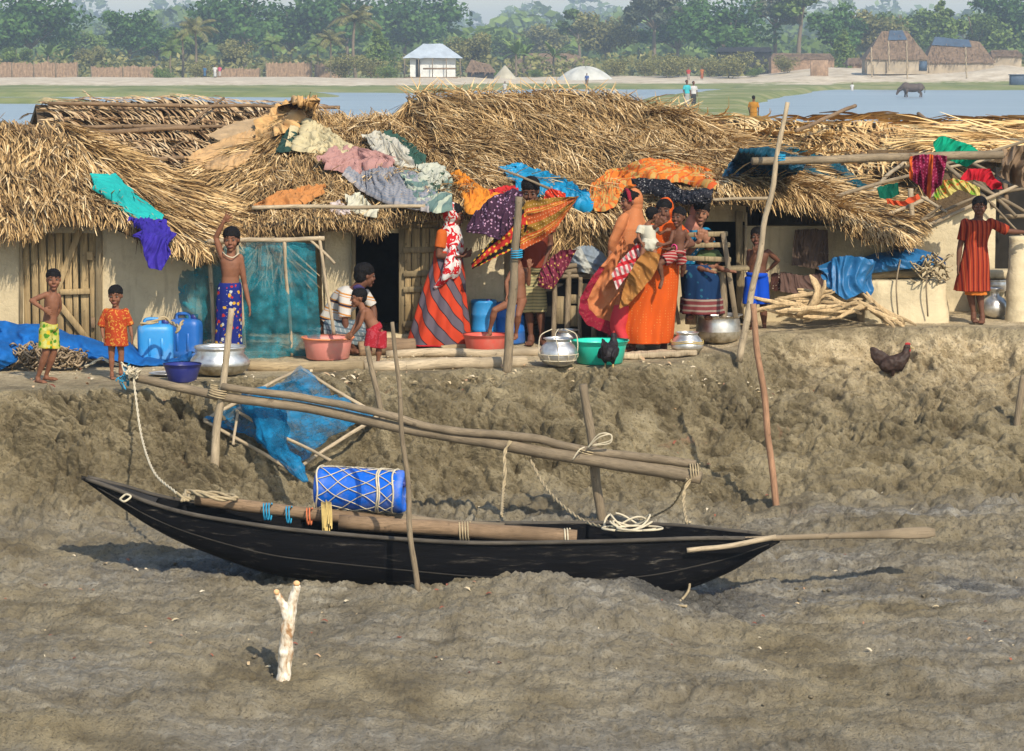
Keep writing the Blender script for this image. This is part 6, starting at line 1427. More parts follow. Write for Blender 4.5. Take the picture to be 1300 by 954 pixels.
# ------------------------------------------------------------------ cloth
def smooth2(Z, k):
    for _ in range(k):
        Z[1:-1] = (Z[:-2]+2*Z[1:-1]+Z[2:])/4; Z[:, 1:-1] = (Z[:, :-2]+2*Z[:, 1:-1]+Z[:, 2:])/4
        Z[0] = Z[1]; Z[-1] = Z[-2]; Z[:, 0] = Z[:, 1]; Z[:, -1] = Z[:, -2]
    return Z
def drape(name, top, bot, mat, label, cat, off=.06, wr=.03, sc=7.0, Yf=None, group=None, rows=60, cols=90, fold=(1, 1), seed=0, sm=14, hang=.0, two=True, parent=None, thick=.008):
    """cloth between two pixel polylines, laid on the roofs (depth from the roof), or at Yf where there is none"""
    T, B = lin(np.array(top, float), cols), lin(np.array(bot, float), cols); f = np.linspace(0, 1, rows)[:, None, None]
    PXY = T[None]*(1-f)+B[None]*f; Y = np.full((rows, cols), np.nan)
    # soften outline with a little scallop
    PXY[..., 1] += (1.2*pn(PXY[..., 0]*.16+seed, seed, 0))*np.abs(f[..., 0]*2-1)**3
    if T.shape[1] == 3 or callable(Yf):
        Y = PXY[..., 2] if T.shape[1] == 3 else Yf(PXY[..., 0], PXY[..., 1])
    else:
        for i in range(0, rows):
            for j in range(0, cols):
                y = RY(PXY[i, j, 0], PXY[i, j, 1]); Y[i, j] = np.nan if y is None else y
        if Yf is not None:
            Y = np.where(np.isnan(Y) | (Y > Yf+1.8), Yf, Y)
        for j in range(cols):
            c_ = Y[:, j]; ok = ~np.isnan(c_)
            if ok.any(): Y[:, j] = np.interp(np.arange(rows), np.arange(rows)[ok], c_[ok])
        bad = np.isnan(Y).all(0)
        if bad.any():
            m = np.nanmean(Y, 0); ok = ~np.isnan(m); Y[:, bad] = np.interp(np.arange(cols)[bad], np.arange(cols)[ok], m[ok])[None]
        Y = smooth2(Y.copy(), sm)-off-(.30 if Yf is None or not callable(Yf) else 0)
    V = np.array([[P(PXY[i, j, 0], PXY[i, j, 1], Y[i, j]) for j in range(cols)] for i in range(rows)])
    U = np.cumsum(np.concatenate([[0], np.linalg.norm(np.diff(V[rows//2], axis=0), axis=1)])); Vv = np.cumsum(np.concatenate([[0], np.linalg.norm(np.diff(V[:, cols//2], axis=0), axis=1)]))
    u, v = np.meshgrid(U, Vv); a, b = fold
    an = (seed*1.7) % 1.2-.6 if fold == (1, 1) else 0; a, b = (1.7, .55) if fold == (1, 1) else fold; uu, vv = u*cos(an)+v*sin(an), v*cos(an)-u*sin(an); wq = .12*pn(u*2.5+seed, v*2.5, 1)
    d = wr*(.7*fbm(u*sc*.45+seed, v*sc*.45, seed*1.7, 2)+1.0*(1-2.4*np.abs(pn((uu+wq)*sc*a*.8+seed, vv*sc*b*.6, seed+4.)))+.35*(1-2.4*np.abs(pn((uu+wq)*sc*a*2.1+seed, vv*sc*b*1.5, seed+9.))))
    n = np.cross(np.gradient(V, axis=1), np.gradient(V, axis=0)); n /= np.linalg.norm(n, axis=-1, keepdims=True)+1e-9; n = np.where((n@A(0, -1, .6))[..., None] < 0, -n, n)
    V = V+n*(d[..., None]+wr*.5)
    g = Geo(); g.grid(V, uv=np.stack([u, v], -1))
    if two:
        e = n*thick; g.grid(V-e, uv=np.stack([u, v], -1))
    return obj(name, g, mat, parent, label=label, cat=cat, group=group)
def plaincloth(name, col, **k): return mpat(name, col, [], **k)
GR = None
drape('cloth', [(115, 222), (125, 222), (145, 221), (152, 228), (206, 276)], [(118, 238), (140, 254), (158, 270), (175, 281), (206, 281)], plaincloth('turquoise_cotton', (.02, .48, .44)), 'turquoise cloth spread on the thatch of the leftmost hut', 'cloth', wr=.016, fold=(.6, 2.2), seed=1, Yf=26.2)
drape('cloth', [(163, 281), (190, 279), (208, 281), (213, 290), (218, 300)], [(180, 300), (184, 325), (190, 340), (206, 343), (218, 322)], plaincloth('violet_cotton', (.05, .03, .36)), 'violet blue cloth hanging over the eave below the turquoise cloth', 'cloth', wr=.04, fold=(2.2, .6), seed=2, off=.12, Yf=25.9, sm=30)
drape('sackcloth', [(263, 172), (300, 155), (336, 148)], [(280, 181), (310, 176), (335, 160)], mbasic('grey_burlap', (.36, .25, .14), .9, vs=6, bs=120, bst=.5), 'flat grey brown sack piece on the palm roof, left of the larger sack', 'sack', wr=.012, seed=3, off=.1)
drape('sackcloth', [(236, 202), (262, 186), (300, 172), (338, 156), (352, 152)], [(240, 207), (262, 215), (290, 217), (312, 205), (326, 182)], mbasic('burlap_sack', (.42, .26, .12), .9, var=.2, vs=6, bs=120, bst=.5), 'big brown burlap sack spread across the palm leaf roof', 'sack', wr=.02, seed=4, off=.1)
drape('sackcloth', [(330, 160), (352, 140), (375, 130), (400, 123), (408, 126)], [(325, 180), (345, 178), (370, 165), (385, 145), (406, 131)], mbasic('golden_burlap', (.48, .29, .12), .9, var=.25, vs=8, bs=110, bst=.5), 'crumpled golden burlap pulled up to the top right of the palm roof', 'sack', wr=.06, seed=5, off=.16, Yf=30.4)
drape('cloth', [(330, 262), (352, 248), (380, 241), (414, 238)], [(322, 267), (352, 262), (378, 262), (412, 242)], plaincloth('faded_orange_cotton', (.62, .26, .08)), 'narrow faded orange cloth twisted on the thatch above the teal net', 'cloth', wr=.03, fold=(2, 1), seed=6)
drape('cloth', [(362, 180), (372, 160), (382, 156)], [(352, 196), (372, 190), (384, 166)], plaincloth('bottle_green_cotton', (.03, .075, .06)), 'small dark green cloth beside the burlap sack', 'cloth', wr=.03, seed=7)
drape('cloth', [(372, 160), (395, 158), (420, 168), (445, 190)], [(362, 190), (385, 194), (415, 196), (440, 200)], plaincloth('cream_yellow_cotton', (.66, .56, .33)), 'cream yellow cloth on the thatch between the sack and the pink shawl', 'cloth', wr=.045, fold=(1, 2.4), seed=8)
drape('cloth', [(405, 205), (425, 192), (452, 188), (470, 196), (500, 206)], [(412, 212), (430, 218), (450, 222), (475, 214), (500, 216)], plaincloth('dusty_pink_cotton', (.50, .27, .24)), 'dusty pink shawl crumpled on the thatch above the grey blanket', 'shawl', wr=.05, fold=(1, 2), seed=9, off=.08)
drape('blanket', [(452, 200), (475, 212), (505, 214), (545, 232)], [(434, 222), (465, 246), (500, 262), (558, 270)], mpat('grey_check_blanket', (.34, .35, .38), [('stripes', (.24, .27, .32), .05, (1, 0, 0), .35), ('stripes', (.44, .40, .38), .06, (0, 1, 0), .3)], coord='puv'), 'large grey checked blanket spread on the straw roof', 'blanket', wr=.03, seed=10, sc=5)
drape('cloth', [(505, 222), (530, 216), (550, 214), (572, 228)], [(515, 240), (535, 262), (556, 271), (575, 266)], mpat('green_striped_cotton', (.16, .25, .22), [('stripes', (.52, .56, .42), .19, (.8, .4, 0), .4)], coord='puv'), 'green and pale striped cloth beside the grey blanket', 'cloth', wr=.03, seed=11, off=.09)
drape('cloth', [(488, 169), (496, 169), (520, 182), (537, 200)], [(484, 176), (505, 192), (522, 206), (540, 212)], plaincloth('bottle_green_cotton2', (.04, .10, .075)), 'dark green cloth lying uphill behind the white garment', 'cloth', wr=.03, seed=12, off=.10)
drape('garment', [(461, 175), (480, 168), (500, 180), (512, 190)], [(472, 186), (492, 203), (515, 214), (528, 213)], plaincloth('offwhite_cotton', (.62, .58, .47)), 'off white garment spread at the top of the washing on the straw roof', 'garment', wr=.035, seed=13, off=.13)
drape('garment', [(528, 216), (545, 214), (562, 216), (564, 226)], [(534, 228), (545, 236), (552, 246), (562, 240)], mpat('white_green_cotton', (.58, .58, .46), [('blotch', (.05, .09, .06), 9, .6)]), 'white and green blouse lying on the striped cloth', 'blouse', wr=.045, seed=14, off=.15)
drape('garment', [(421, 262), (430, 257), (443, 270)], [(420, 268), (432, 273), (444, 272)], plaincloth('pinkish_white_cotton', (.72, .6, .55)), 'small pinkish white cloth hung on the eave pole', 'cloth', wr=.02, seed=15, off=.06)
drape('garment', [(440, 256), (455, 254), (470, 262), (480, 268)], [(440, 264), (455, 270), (468, 276), (479, 276)], plaincloth('cream_white_cotton', (.70, .66, .5)), 'small cream shirt hung on the eave pole right of the pinkish cloth', 'shirt', wr=.045, seed=16, off=.06)
drape('cloth', [(568, 226), (583, 219), (600, 230), (618, 246), (632, 252)], [(580, 234), (592, 252), (597, 272), (606, 271), (628, 262)], plaincloth('bright_orange_cotton', (.86, .30, .03)), 'bright orange cloth spread on the thatch above the patterned dark shawl', 'cloth', wr=.03, fold=(1.6, .8), seed=17, off=.08)
drape('cloth', [(622, 246), (640, 241), (658, 242)], [(622, 250), (636, 250), (658, 250)], plaincloth('red_cotton', (.62, .03, .03)), 'small bright red cloth behind the patterned dark shawl', 'cloth', wr=.03, seed=18, off=.12)
drape('tarpaulin', [(633, 216), (655, 213), (690, 222), (720, 240), (738, 255)], [(655, 243), (680, 245), (700, 250), (725, 256), (752, 266)], M['tarp2'], 'sky blue tarpaulin on the thatch above the man in shorts', 'tarpaulin', wr=.05, seed=19, off=.10, fold=(1, 2), Yf=27.6)
polyT('tarp_stick', P(633, 214, 27.6), P(712, 246, 27.3), .010, .014, M['pole'], 'thin stick pinning down the sky blue tarpaulin', 'stick')
orsari = mpat('orange_gold_sari_cloth', (.60, .36, .10), [('wave', 0)] if False else [('blotch', (.80, .22, .03), 11, .52), ('stripes', (.66, .12, .03), .06, (.5, 1, 0), .22)], coord='puv')
drape('sari_cloth', [(745, 262), (748, 238), (775, 218), (820, 207), (865, 208), (903, 222)], [(755, 268), (775, 268), (790, 240), (830, 230), (870, 232), (908, 240)], orsari, 'long orange and gold sari drying along the thatch above the veiled women', 'sari', wr=.035, fold=(.7, 2), seed=20, off=.10, Yf=27.7)
drape('shawl', [(802, 233), (820, 229), (845, 232), (865, 246), (905, 246)], [(815, 246), (832, 243), (850, 252), (875, 260), (902, 258)], mpat('black_print_cotton', (.018, .018, .024), [('cells', [(.4, .38, .36), (.15, .13, .14)], 40, .28)]), 'black shawl with small pale print lying below the orange sari cloth', 'shawl', wr=.035, fold=(1, 2), seed=21, off=.2, Yf=27.3)
drape('tarpaulin', [(940, 190), (975, 186), (1005, 196), (1030, 200)], [(912, 231), (940, 234), (975, 233), (1012, 222)], M['tarpdk'], 'dark teal tarpaulin hanging off the rail pole on the thatch', 'tarpaulin', wr=.022, seed=22, off=.5, Yf=28.2, sm=60, fold=(2, 1))
drape('net', [(940, 178), (990, 183), (1030, 196), (1060, 205)], [(985, 200), (1030, 222), (1070, 232), (1108, 246)], M['nettop'], 'sheer teal net stretched on the thatch behind the rail pole', 'fishing net', wr=.02, seed=23, off=.25)
drape('cloth', [(1183, 180), (1196, 172), (1212, 178), (1232, 184), (1246, 196)], [(1188, 198), (1205, 204), (1225, 212), (1240, 203), (1246, 199)], plaincloth('emerald_cotton', (.0, .36, .20)), 'emerald green cloth hanging over the rail pole at the right', 'cloth', wr=.05, seed=24, Yf=lambda x, y: 27.4+0*x)
drape('cloth', [(1153, 199), (1165, 196), (1185, 196), (1201, 198)], [(1152, 226), (1166, 236), (1178, 252), (1194, 232)], mpat('magenta_print_cotton', (.24, .008, .05), [('dots', (.5, .1, .2), 28, .22), ('band', (.72, .14, .02), 0, .0, .035), ('band', (.72, .14, .02), 0, .20, .235)], coord='puv'), 'magenta dotted cloth with orange borders hanging over the rail pole', 'cloth', wr=.07, fold=(2, .7), seed=25, Yf=lambda x, y: 26.95+0*x)
drape('cloth', [(1217, 226), (1228, 214), (1255, 214), (1262, 226), (1272, 234)], [(1219, 231), (1235, 228), (1250, 232), (1258, 241), (1271, 240)], plaincloth('scarlet_cotton', (.60, .015, .03)), 'scarlet cloth crumpled on the bare roof frame', 'cloth', wr=.06, seed=26, Yf=lambda x, y: 28.5+0*x)
drape('cloth', [(1183, 248), (1190, 230), (1208, 226), (1225, 230), (1243, 238)], [(1185, 254), (1200, 250), (1215, 240), (1230, 246), (1244, 250)], mpat('yellow_green_print', (.62, .52, .16), [('blotch', (.70, .20, .04), 13, .55), ('blotch', (.22, .42, .04), 11, .57)]), 'yellow cloth with green and orange print on the roof frame below the scarlet one', 'cloth', wr=.07, seed=27, Yf=lambda x, y: 28.3+0*x)
drape('cloth', [(1112, 238), (1128, 234), (1140, 232)], [(1116, 252), (1130, 252), (1142, 247)], plaincloth('deep_green_cotton', (.0, .13, .08)), 'deep green cloth scrap tucked at the left of the roof frame', 'cloth', wr=.04, seed=28, Yf=lambda x, y: 28.6+0*x)
drape('cloth', [(1124, 252), (1145, 256), (1165, 246)], [(1126, 259), (1148, 262), (1168, 252)], plaincloth('vermilion_cotton', (.68, .10, .03)), 'thin vermilion cloth strip on the pole below the magenta cloth', 'cloth', wr=.03, seed=29, Yf=lambda x, y: 28.4+0*x)
drape('cloth', [(1270, 196), (1283, 184), (1300, 184), (1330, 190)], [(1262, 222), (1280, 232), (1300, 240), (1330, 240)], plaincloth('dun_brown_cotton', (.28, .19, .12)), 'dun brown cloth bundled over the end of the rail pole', 'cloth', wr=.14, sc=6, seed=30, Yf=lambda x, y: 27.2+0*x)
drape('cloth', [(1280, 196), (1290, 192)], [(1268, 230), (1284, 236)], plaincloth('charcoal_cotton', (.05, .055, .06)), 'charcoal cloth under the brown bundle at the right', 'cloth', wr=.06, seed=31, Yf=lambda x, y: 27.5+0*x)
# left of the girl: blue tarpaulins over the mud block
drape('blue_tarpaulin', [(1048, 341), (1058, 331), (1078, 327), (1102, 334)], [(1050, 352), (1058, 368), (1074, 383), (1090, 372), (1103, 378)], M['tarp'], 'creased blue tarpaulin hanging down the left side of the mud block', 'tarpaulin', wr=.06, sc=6, seed=61, Yf=lambda x, y: 27.75-.12*np.sin((x-1048)/55*3.1)-(y-330)*.002, rows=60, cols=80)
lump('blue_tarpaulin', [(1078, 344, 352), (1095, 328, 350), (1112, 322, 347), (1135, 318, 344), (1160, 316, 342), (1185, 322, 338), (1200, 330, 342)], 28.15, .32, M['tarp'], 'blue tarpaulin heaped along the top of the mud block', 'tarpaulin', .03, 4, rows=60, cols=110)
ropeheap(1168, 1200, 326, 356, 27.75, 26, M['rope'], 'tangle of old rope hanging at the right end of the mud block', 5, .009)
# cloths hanging on the right mud wall
drape('hanging_cloth', [(1008, 292), (1030, 290), (1050, 292)], [(1004, 336), (1030, 340), (1052, 345)], plaincloth('dark_brown_rag', (.13, .085, .06)), 'dark brown rag hung flat on the shaded mud wall', 'rag', wr=.05, seed=33, Yf=lambda x, y: 28.10+0*x, fold=(2, .6))
drape('hanging_cloth', [(990, 345), (1020, 350), (1045, 346)], [(990, 370), (1020, 374), (1044, 370)], plaincloth('purple_brown_cloth', (.17, .10, .08)), 'purplish brown cloth spread low against the mud wall behind the firewood', 'cloth', wr=.03, seed=34, Yf=lambda x, y: 28.11+0*x)
drape('hanging_cloth', [(978, 348), (984, 346), (991, 348)], [(978, 366), (984, 370), (991, 368)], mpat('brown_dot_cotton', (.10, .04, .03), [('dots', (.5, .4, .3), 36, .25)]), 'small brown cloth with pale dots beside the boy in blue shorts', 'cloth', wr=.03, seed=35, Yf=lambda x, y: 28.12+0*x)
drape('hanging_cloth', [(1036, 322), (1044, 318), (1050, 324)], [(1032, 380), (1042, 384), (1050, 372)], plaincloth('brown_sacking', (.16, .11, .08)), 'strip of brown sacking hanging by the tree root', 'cloth', wr=.05, seed=36, Yf=lambda x, y: 28.13+0*x, fold=(2.5, .5))
# folded cloths on the stand
lump('folded_quilt', [(722, 322, 344), (735, 314, 348), (750, 314, 350), (766, 322, 352), (776, 334, 346)], 27.6, .28, mpat('grey_blue_quilt', (.27, .32, .36), [('stripes', (.52, .52, .46), .3, (1, .0, .6), .3)]), 'grey blue folded quilt lying on the wooden stand', 'quilt', .05, 5, rows=40, cols=60)
drape('printed_cloth', [(688, 338), (700, 326), (712, 317), (732, 316)], [(682, 362), (692, 366), (702, 366), (722, 336)], mpat('maroon_print_cotton', (.22, .03, .06), [('cells', [(.55, .2, .2), (.6, .4, .1), (.1, .01, .03)], 34, .33)]), 'maroon printed cloth hanging from the stand beside the man', 'cloth', wr=.06, seed=37, Yf=lambda x, y: 27.2+0*x)
# line-hung cloths by the man
drape('patterned_shawl', [(593, 292), (600, 276), (615, 262), (632, 250), (650, 243), (664, 248)], [(592, 298), (606, 300), (622, 305), (635, 306), (645, 296), (662, 270)], mpat('purple_black_print', (.055, .02, .045), [('cells', [(.55, .30, .42), (.35, .22, .34), (.02, .01, .015)], 34, .34)]), 'dark shawl with a fine pink print hanging left of the upright pole', 'shawl', wr=.05, sc=6, seed=38, Yf=lambda x, y: 27.15-(y-245)*.004)
drape('spotted_cloth', [(664, 262), (640, 290), (618, 312), (598, 334)], [(672, 292), (655, 315), (632, 325), (600, 342)], mpat('red_black_spotted', (.50, .03, .02), [('stripes', (.015, .01, .01), .13, (0, 1, 0), .4), ('dots', (.70, .42, .04), 17, .26)], coord='puv'), 'red and black cloth with yellow spots slanting down left of the pole', 'cloth', wr=.05, seed=39, Yf=lambda x, y: 27.0+0*x, fold=(.6, 2))
bigsari = mpat('rust_gold_sari', (.52, .10, .02), [('stripes', (.30, .16, .02), .17, (0, 1, 0), .36), ('stripes', (.62, .34, .05), .17, (0, 1, 0), .04, .45), ('stripes', (.62, .34, .05), .17, (0, 1, 0), .04, .55), ('dots', (.75, .45, .25), 34, .16)], coord='puv')
drape('held_sari', [(664, 262), (668, 255), (700, 251), (735, 249)], [(660, 318), (688, 305), (708, 288), (734, 250)], bigsari, 'rust and gold striped sari held up before the face of the man in shorts', 'sari', wr=.045, sc=6, seed=40, Yf=lambda x, y: 27.0-.0*(x-664), fold=(.8, 1.8))
drape('red_print_cloth', [(692, 243), (700, 239), (718, 245)], [(690, 253), (702, 252), (718, 250)], mpat('red_white_dots', (.66, .05, .02), [('dots', (.8, .6, .45), 30, .2)]), 'small red cloth with white dots behind the raised sari', 'cloth', wr=.04, seed=41, Yf=lambda x, y: 27.3+0*x)
# ------------------------------------------------------------------ people
def skinmat(name, c):
    n = NT(name); co = n.obj(); f = n.noise(co, 14, 4)
    return n.fin(n.ramp(f, [(.3, sc3(c, .85)), (.7, sc3(c, 1.12))]), .62, 0, n.bump(n.noise(co, 60, 3), .12, .002), .22)
SK = {'mid': skinmat('brown_skin', (.185, .078, .042)), 'dark': skinmat('deep_brown_skin', (.115, .048, .027)), 'light': skinmat('light_brown_skin', (.24, .11, .062))}
HAIR = mbasic('black_hair', (.006, .005, .005), .75, var=.4, vs=20, bs=90, bst=.8, bd=.006, spec=.12)
EYEW = mbasic('eye_white', (.20, .17, .15), .6, spec=.1); EYEB = mbasic('dark_iris', (.008, .005, .004), .25, spec=.6); LIP = mbasic('dark_lips', (.17, .055, .045), .5)
def torso(g, N, C, sx, sw, hw, k, inf=0.0, M_=None, t0=0.0, t1=1.04, dk=1.0):
    N, C = np.asarray(N), np.asarray(C); prof = [(0, .32*sw, .036*k), (.045, .58*sw, .046*k), (.10, .90*sw, .055*k), (.2, .98*sw, .066*k), (.36, .90*sw, .072*k), (.58, .5*(.84*sw+hw*.86), .062*k), (.78, hw*.98, .068*k), (.93, hw, .074*k), (1.0, hw*.84, .062*k), (1.04, hw*.5, .04*k)]
    T = np.array(prof); tt = np.linspace(t0, t1, 26); ww = np.interp(tt, T[:, 0], T[:, 1])+inf; dd = np.interp(tt, T[:, 0], T[:, 2])*dk+inf
    path = cr([N, M_, C], 60) if M_ is not None else cr([N, C], 60)
    L = np.linspace(0, 1, 60); th = np.linspace(0, 2*pi, 28, endpoint=False); rings = []
    ax = nrm(C-N)
    for t, w_, d_ in zip(tt, ww, dd):
        q = np.array([np.interp(t, L, path[:, c_]) for c_ in range(3)])+(ax*(t-1)*np.linalg.norm(C-N) if t > 1 else 0)
        f_ = nrm(np.cross(ax, sx)); s_ = nrm(sx-ax*np.dot(sx, ax)); e = lambda a: np.sign(a)*np.abs(a)**.85
        rings.append(q+e(np.cos(th))[:, None]*s_*w_+e(np.sin(th))[:, None]*f_*d_)
    g.grid(np.array(rings), wrap=True, cap=True)
def hand(g, wr, d, pn_, size, curl=.35, spread=.12, thumb=1):
    d = nrm(d); pn_ = nrm(pn_-d*np.dot(pn_, d)); s = np.cross(d, pn_); r = size*.055
    g.tube([wr-d*size*.08, wr+d*size*.06, wr+d*size*.28, wr+d*size*.47], [size*.13, size*.16, size*.23, size*.22], 12, flat=.42, side=s)
    for i, (o, L) in enumerate(zip((-.165, -.055, .055, .165), (.40, .47, .43, .33))):
        a = spread*(i-1.5); dd = nrm(d+s*a); p0 = wr+d*size*.44+s*size*o; p1 = p0+dd*size*L*.45
        d2 = nrm(dd*cos(curl)+pn_*sin(curl)); p2 = p1+d2*size*L*.32; d3 = nrm(dd*cos(curl*2)+pn_*sin(curl*2)); p3 = p2+d3*size*L*.25
        g.tube([p0, p1, p2, p3, p3+d3*r*.5], [r*1.12, r*1.05, r*.95, r*.8, r*.4], 8)
    p0 = wr+d*size*.12-s*thumb*size*.13; p1 = p0+nrm(d*.7-s*thumb*.8+pn_*.2)*size*.22; p2 = p1+nrm(d*.9-s*thumb*.4+pn_*.3)*size*.2
    g.tube([p0, p1, p2, p2+(p2-p1)*.12], [r*1.5, r*1.2, r*1.0, r*.5], 8)
def foot(g, an, toe, k, up=None):
    an, toe = np.asarray(an), np.asarray(toe); d = toe-an; d[2] = 0 if up is None else d[2]; dn = nrm(d); L = .145*k; s = nrm(np.cross(dn, A(0, 0, 1)))
    zf = toe[2]; heel = A(an[0], an[1], zf)-dn*L*.22 if up is None else an-dn*L*.2
    pts = [heel, heel+dn*L*.25, heel+dn*L*.65, heel+dn*L*.95]; 
    if up is None:
        for p in pts: p[2] = zf+.014*k
    g.tube(pts, [.017*k, .021*k, .027*k, .022*k], 10, flat=.7, side=s)
    g.caps(an, pts[1]+A(0, 0, .008*k), .022*k, .024*k)
    for i, o in enumerate((-.018, -.008, .002, .011, .019)):
        p = pts[3]+s*o*k*(1 if True else 1); g.caps(p-dn*.010*k, p+dn*(.010-.002*i)*k-A(0, 0, .004*k), .0075*k, .006*k, n=7)
class Fig:
    def __init__(s, label, Y, ht, yaw=0, skin='mid', group=None, voxel=None, gz=None):
        s.label, s.Y, s.k, s.yaw, s.skin, s.group = label, Y, ht, radians(yaw), skin, group; s.g = Geo(); s.kids = []; s.vox = voxel or (.0042 if ht < 1.3 else .005)
        s.f = A(sin(s.yaw), -cos(s.yaw), 0); s.sx = A(cos(s.yaw), sin(s.yaw), 0)
    def w(s, q):
        return P(q[0], q[1], s.Y+(q[2] if len(q) > 2 else 0))
    def arm(s, sh, el, wr, hd=None, pnorm=(0, -1, 0), curl=.35, spread=.12, thumb=1, m=1.0, size=None):
        a, b, c = s.w(sh), s.w(el), s.w(wr); k = s.k*m
        s.g.caps(a, b, .027*k, .021*k); s.g.caps(b, c, .0215*k, .0145*k)
        s.g.tube([a, a+(b-a)*.5, b], [.024*k, .027*k, .021*k], 10); s.g.tube([b, b+(c-b)*.3, c], [.021*k, .0225*k, .0145*k], 10)
        if hd is not None: hand(s.g, c, s.w(hd)-c, np.array(pnorm, float), size or .105*s.k, curl, spread, thumb)
        return s
    def leg(s, hp, kn, an, toe=None, m=1.0, up=None):
        a, b, c = s.w(hp), s.w(kn), s.w(an); k = s.k*m
        s.g.caps(a, b, .050*k, .033*k); s.g.caps(b, c, .032*k, .0185*k); s.g.tube([b, b+(c-b)*.3, b+(c-b)*.75, c], [.031*k, .035*k, .022*k, .0185*k], 10)
        if toe is not None: foot(s.g, c, s.w(toe), s.k, up)
        return s
    def tor(s, N, C, sw, hw, M_=None):
        s.N, s.C, s.sw, s.hw, s.M_ = s.w(N), s.w(C), sw*s.Y/FPX, hw*s.Y/FPX, (s.w(M_) if M_ else None)
        torso(s.g, s.N, s.C, s.sx, s.sw, s.hw, s.k, M_=s.M_); return s
    def head(s, c, hh, yaw=None, tilt=0.0, roll=0.0, hair='short', smile=0.0, eyes=True):
        hh = hh*s.Y/FPX; q = s.w(c); y = s.yaw if yaw is None else radians(yaw); f = A(sin(y), -cos(y), 0); x = A(cos(y), sin(y), 0); u = A(0, 0, 1)
        f, u = f*cos(tilt)-u*sin(tilt), u*cos(tilt)+f*sin(tilt); u, x = u*cos(roll)+x*sin(roll), x*cos(roll)-u*sin(roll)
        s.hd = (q, f, x, u, hh); L = lambda a, b, c_: q+x*a*hh+f*b*hh+u*c_*hh; g = s.g
        e = lambda ctr, r, n=18, m=12: g.ell(L(*ctr), tuple(v*hh for v in r), x, f, u, n, m)
        e((0, -.04, .11), (.325, .40, .385)); e((0, .10, -.15), (.245, .255, .30)); e((0, .235, -.40), (.105, .10, .085))
        for sg in (-1, 1):
            e((.16*sg, .235, -.13), (.105, .11, .12)); e((.325*sg, -.04, -.02), (.028, .06, .095)); e((.13*sg, .30, .105), (.10, .06, .04)); e((.045*sg, .37, -.125), (.038, .045, .03))
        g.caps(L(0, .33, .05), L(0, .405, -.10), .035*hh, .055*hh); e((0, .325, -.245), (.115, .055, .03)); e((0, .315, -.295), (.09, .05, .03))
        nb = s.N if hasattr(s, 'N') else q-A(0, 0, hh*.8); g.caps(nb-(q-nb)*.05, L(0, -.08, -.22), .036*s.k, .034*s.k)
        if eyes:
            for sg in (-1, 1):
                ge = Geo(); ge.ell(L(.135*sg, .318, .035), (.062*hh, .030*hh, .024*hh), x, f, u, 12, 8); s.kids.append(('eye', ge, EYEW, [('iris', L(.135*sg, .343, .033), .030*hh)]))
                gb = Geo(); gb.tube(cr([L(.06*sg, .375, .125), L(.14*sg, .36, .15), L(.22*sg, .30, .12)], 8), .014*hh, 6); s.kids.append(('eyebrow', gb, HAIR, []))
            gl = Geo(); gl.tube(cr([L(-.11-.02*smile, .325, -.262+.03*smile), L(0, .378, -.27), L(.11+.02*smile, .325, -.262+.03*smile)], 10), np.array([.3, .7, 1, 1, 1, 1, 1, 1, .7, .3])*.026*hh, 8); s.kids.append(('lips', gl, LIP, []))
            if smile > .6:
                gl = Geo(); gl.ell(L(0, .372, -.258), (.07*hh, .02*hh, .014*hh), x, f, u); s.kids.append(('teeth', gl, mbasic('teeth', (.7, .68, .6), .4), []))
        if hair:
            gh_ = Geo(); 
            if hair == 'short': gh_.ell(L(0, -.085, .195), (.362*hh, .435*hh, .345*hh), x, f, u, 24, 16); gh_.ell(L(0, -.22, .0), (.30*hh, .27*hh, .30*hh), x, f, u, 20, 12)
            elif hair == 'cropped': gh_.ell(L(0, -.075, .195), (.352*hh, .425*hh, .335*hh), x, f, u, 24, 16); gh_.ell(L(0, -.2, .02), (.295*hh, .26*hh, .28*hh), x, f, u, 20, 12)
            elif hair == 'full': gh_.ell(L(0, -.105, .235), (.38*hh, .455*hh, .36*hh), x, f, u, 24, 16); gh_.ell(L(0, -.25, .0), (.35*hh, .30*hh, .36*hh), x, f, u, 20, 12)
            elif hair == 'tied': gh_.ell(L(0, -.08, .18), (.355*hh, .43*hh, .34*hh), x, f, u, 24, 16); gh_.ell(L(0, -.25, -.02), (.32*hh, .27*hh, .34*hh), x, f, u, 20, 12); gh_.caps(L(0, -.4, -.1), L(0, -.38, -.55), .12*hh, .06*hh)
            s.kids.append(('hair', union(gh_, .004, 2, (.0035, 70, (1, 1, 1))), HAIR, []))
        return s
    def build(s, base=None):
        arr = union(s.g, s.vox, 3); V = arr[0]; b = A(V[:, 0].mean(), V[:, 1].mean(), V[:, 2].min())
        s.t = thing('person', b, s.label, 'person', s.group); s.body = obj('body', None, SK[s.skin], s.t, arr=arr)
        for nm, g, m, sub in s.kids:
            o = obj(nm, g if isinstance(g, Geo) else None, m, s.t, arr=None if isinstance(g, Geo) else g)
            for sn, c, r in sub:
                gi = Geo(); gi.ell(c, (r, r*.8, r), n=10, m=7); obj(sn, gi, EYEB, o)
        return s
    def garment(s, name, fn, mat, voxel=.006, noise=(.010, 11, (1, 1, .6)), smooth=3, label=None):
        g = Geo(); fn(g); obj(name, None, mat, s.t, arr=union(g, voxel, smooth, noise), label=label); return s
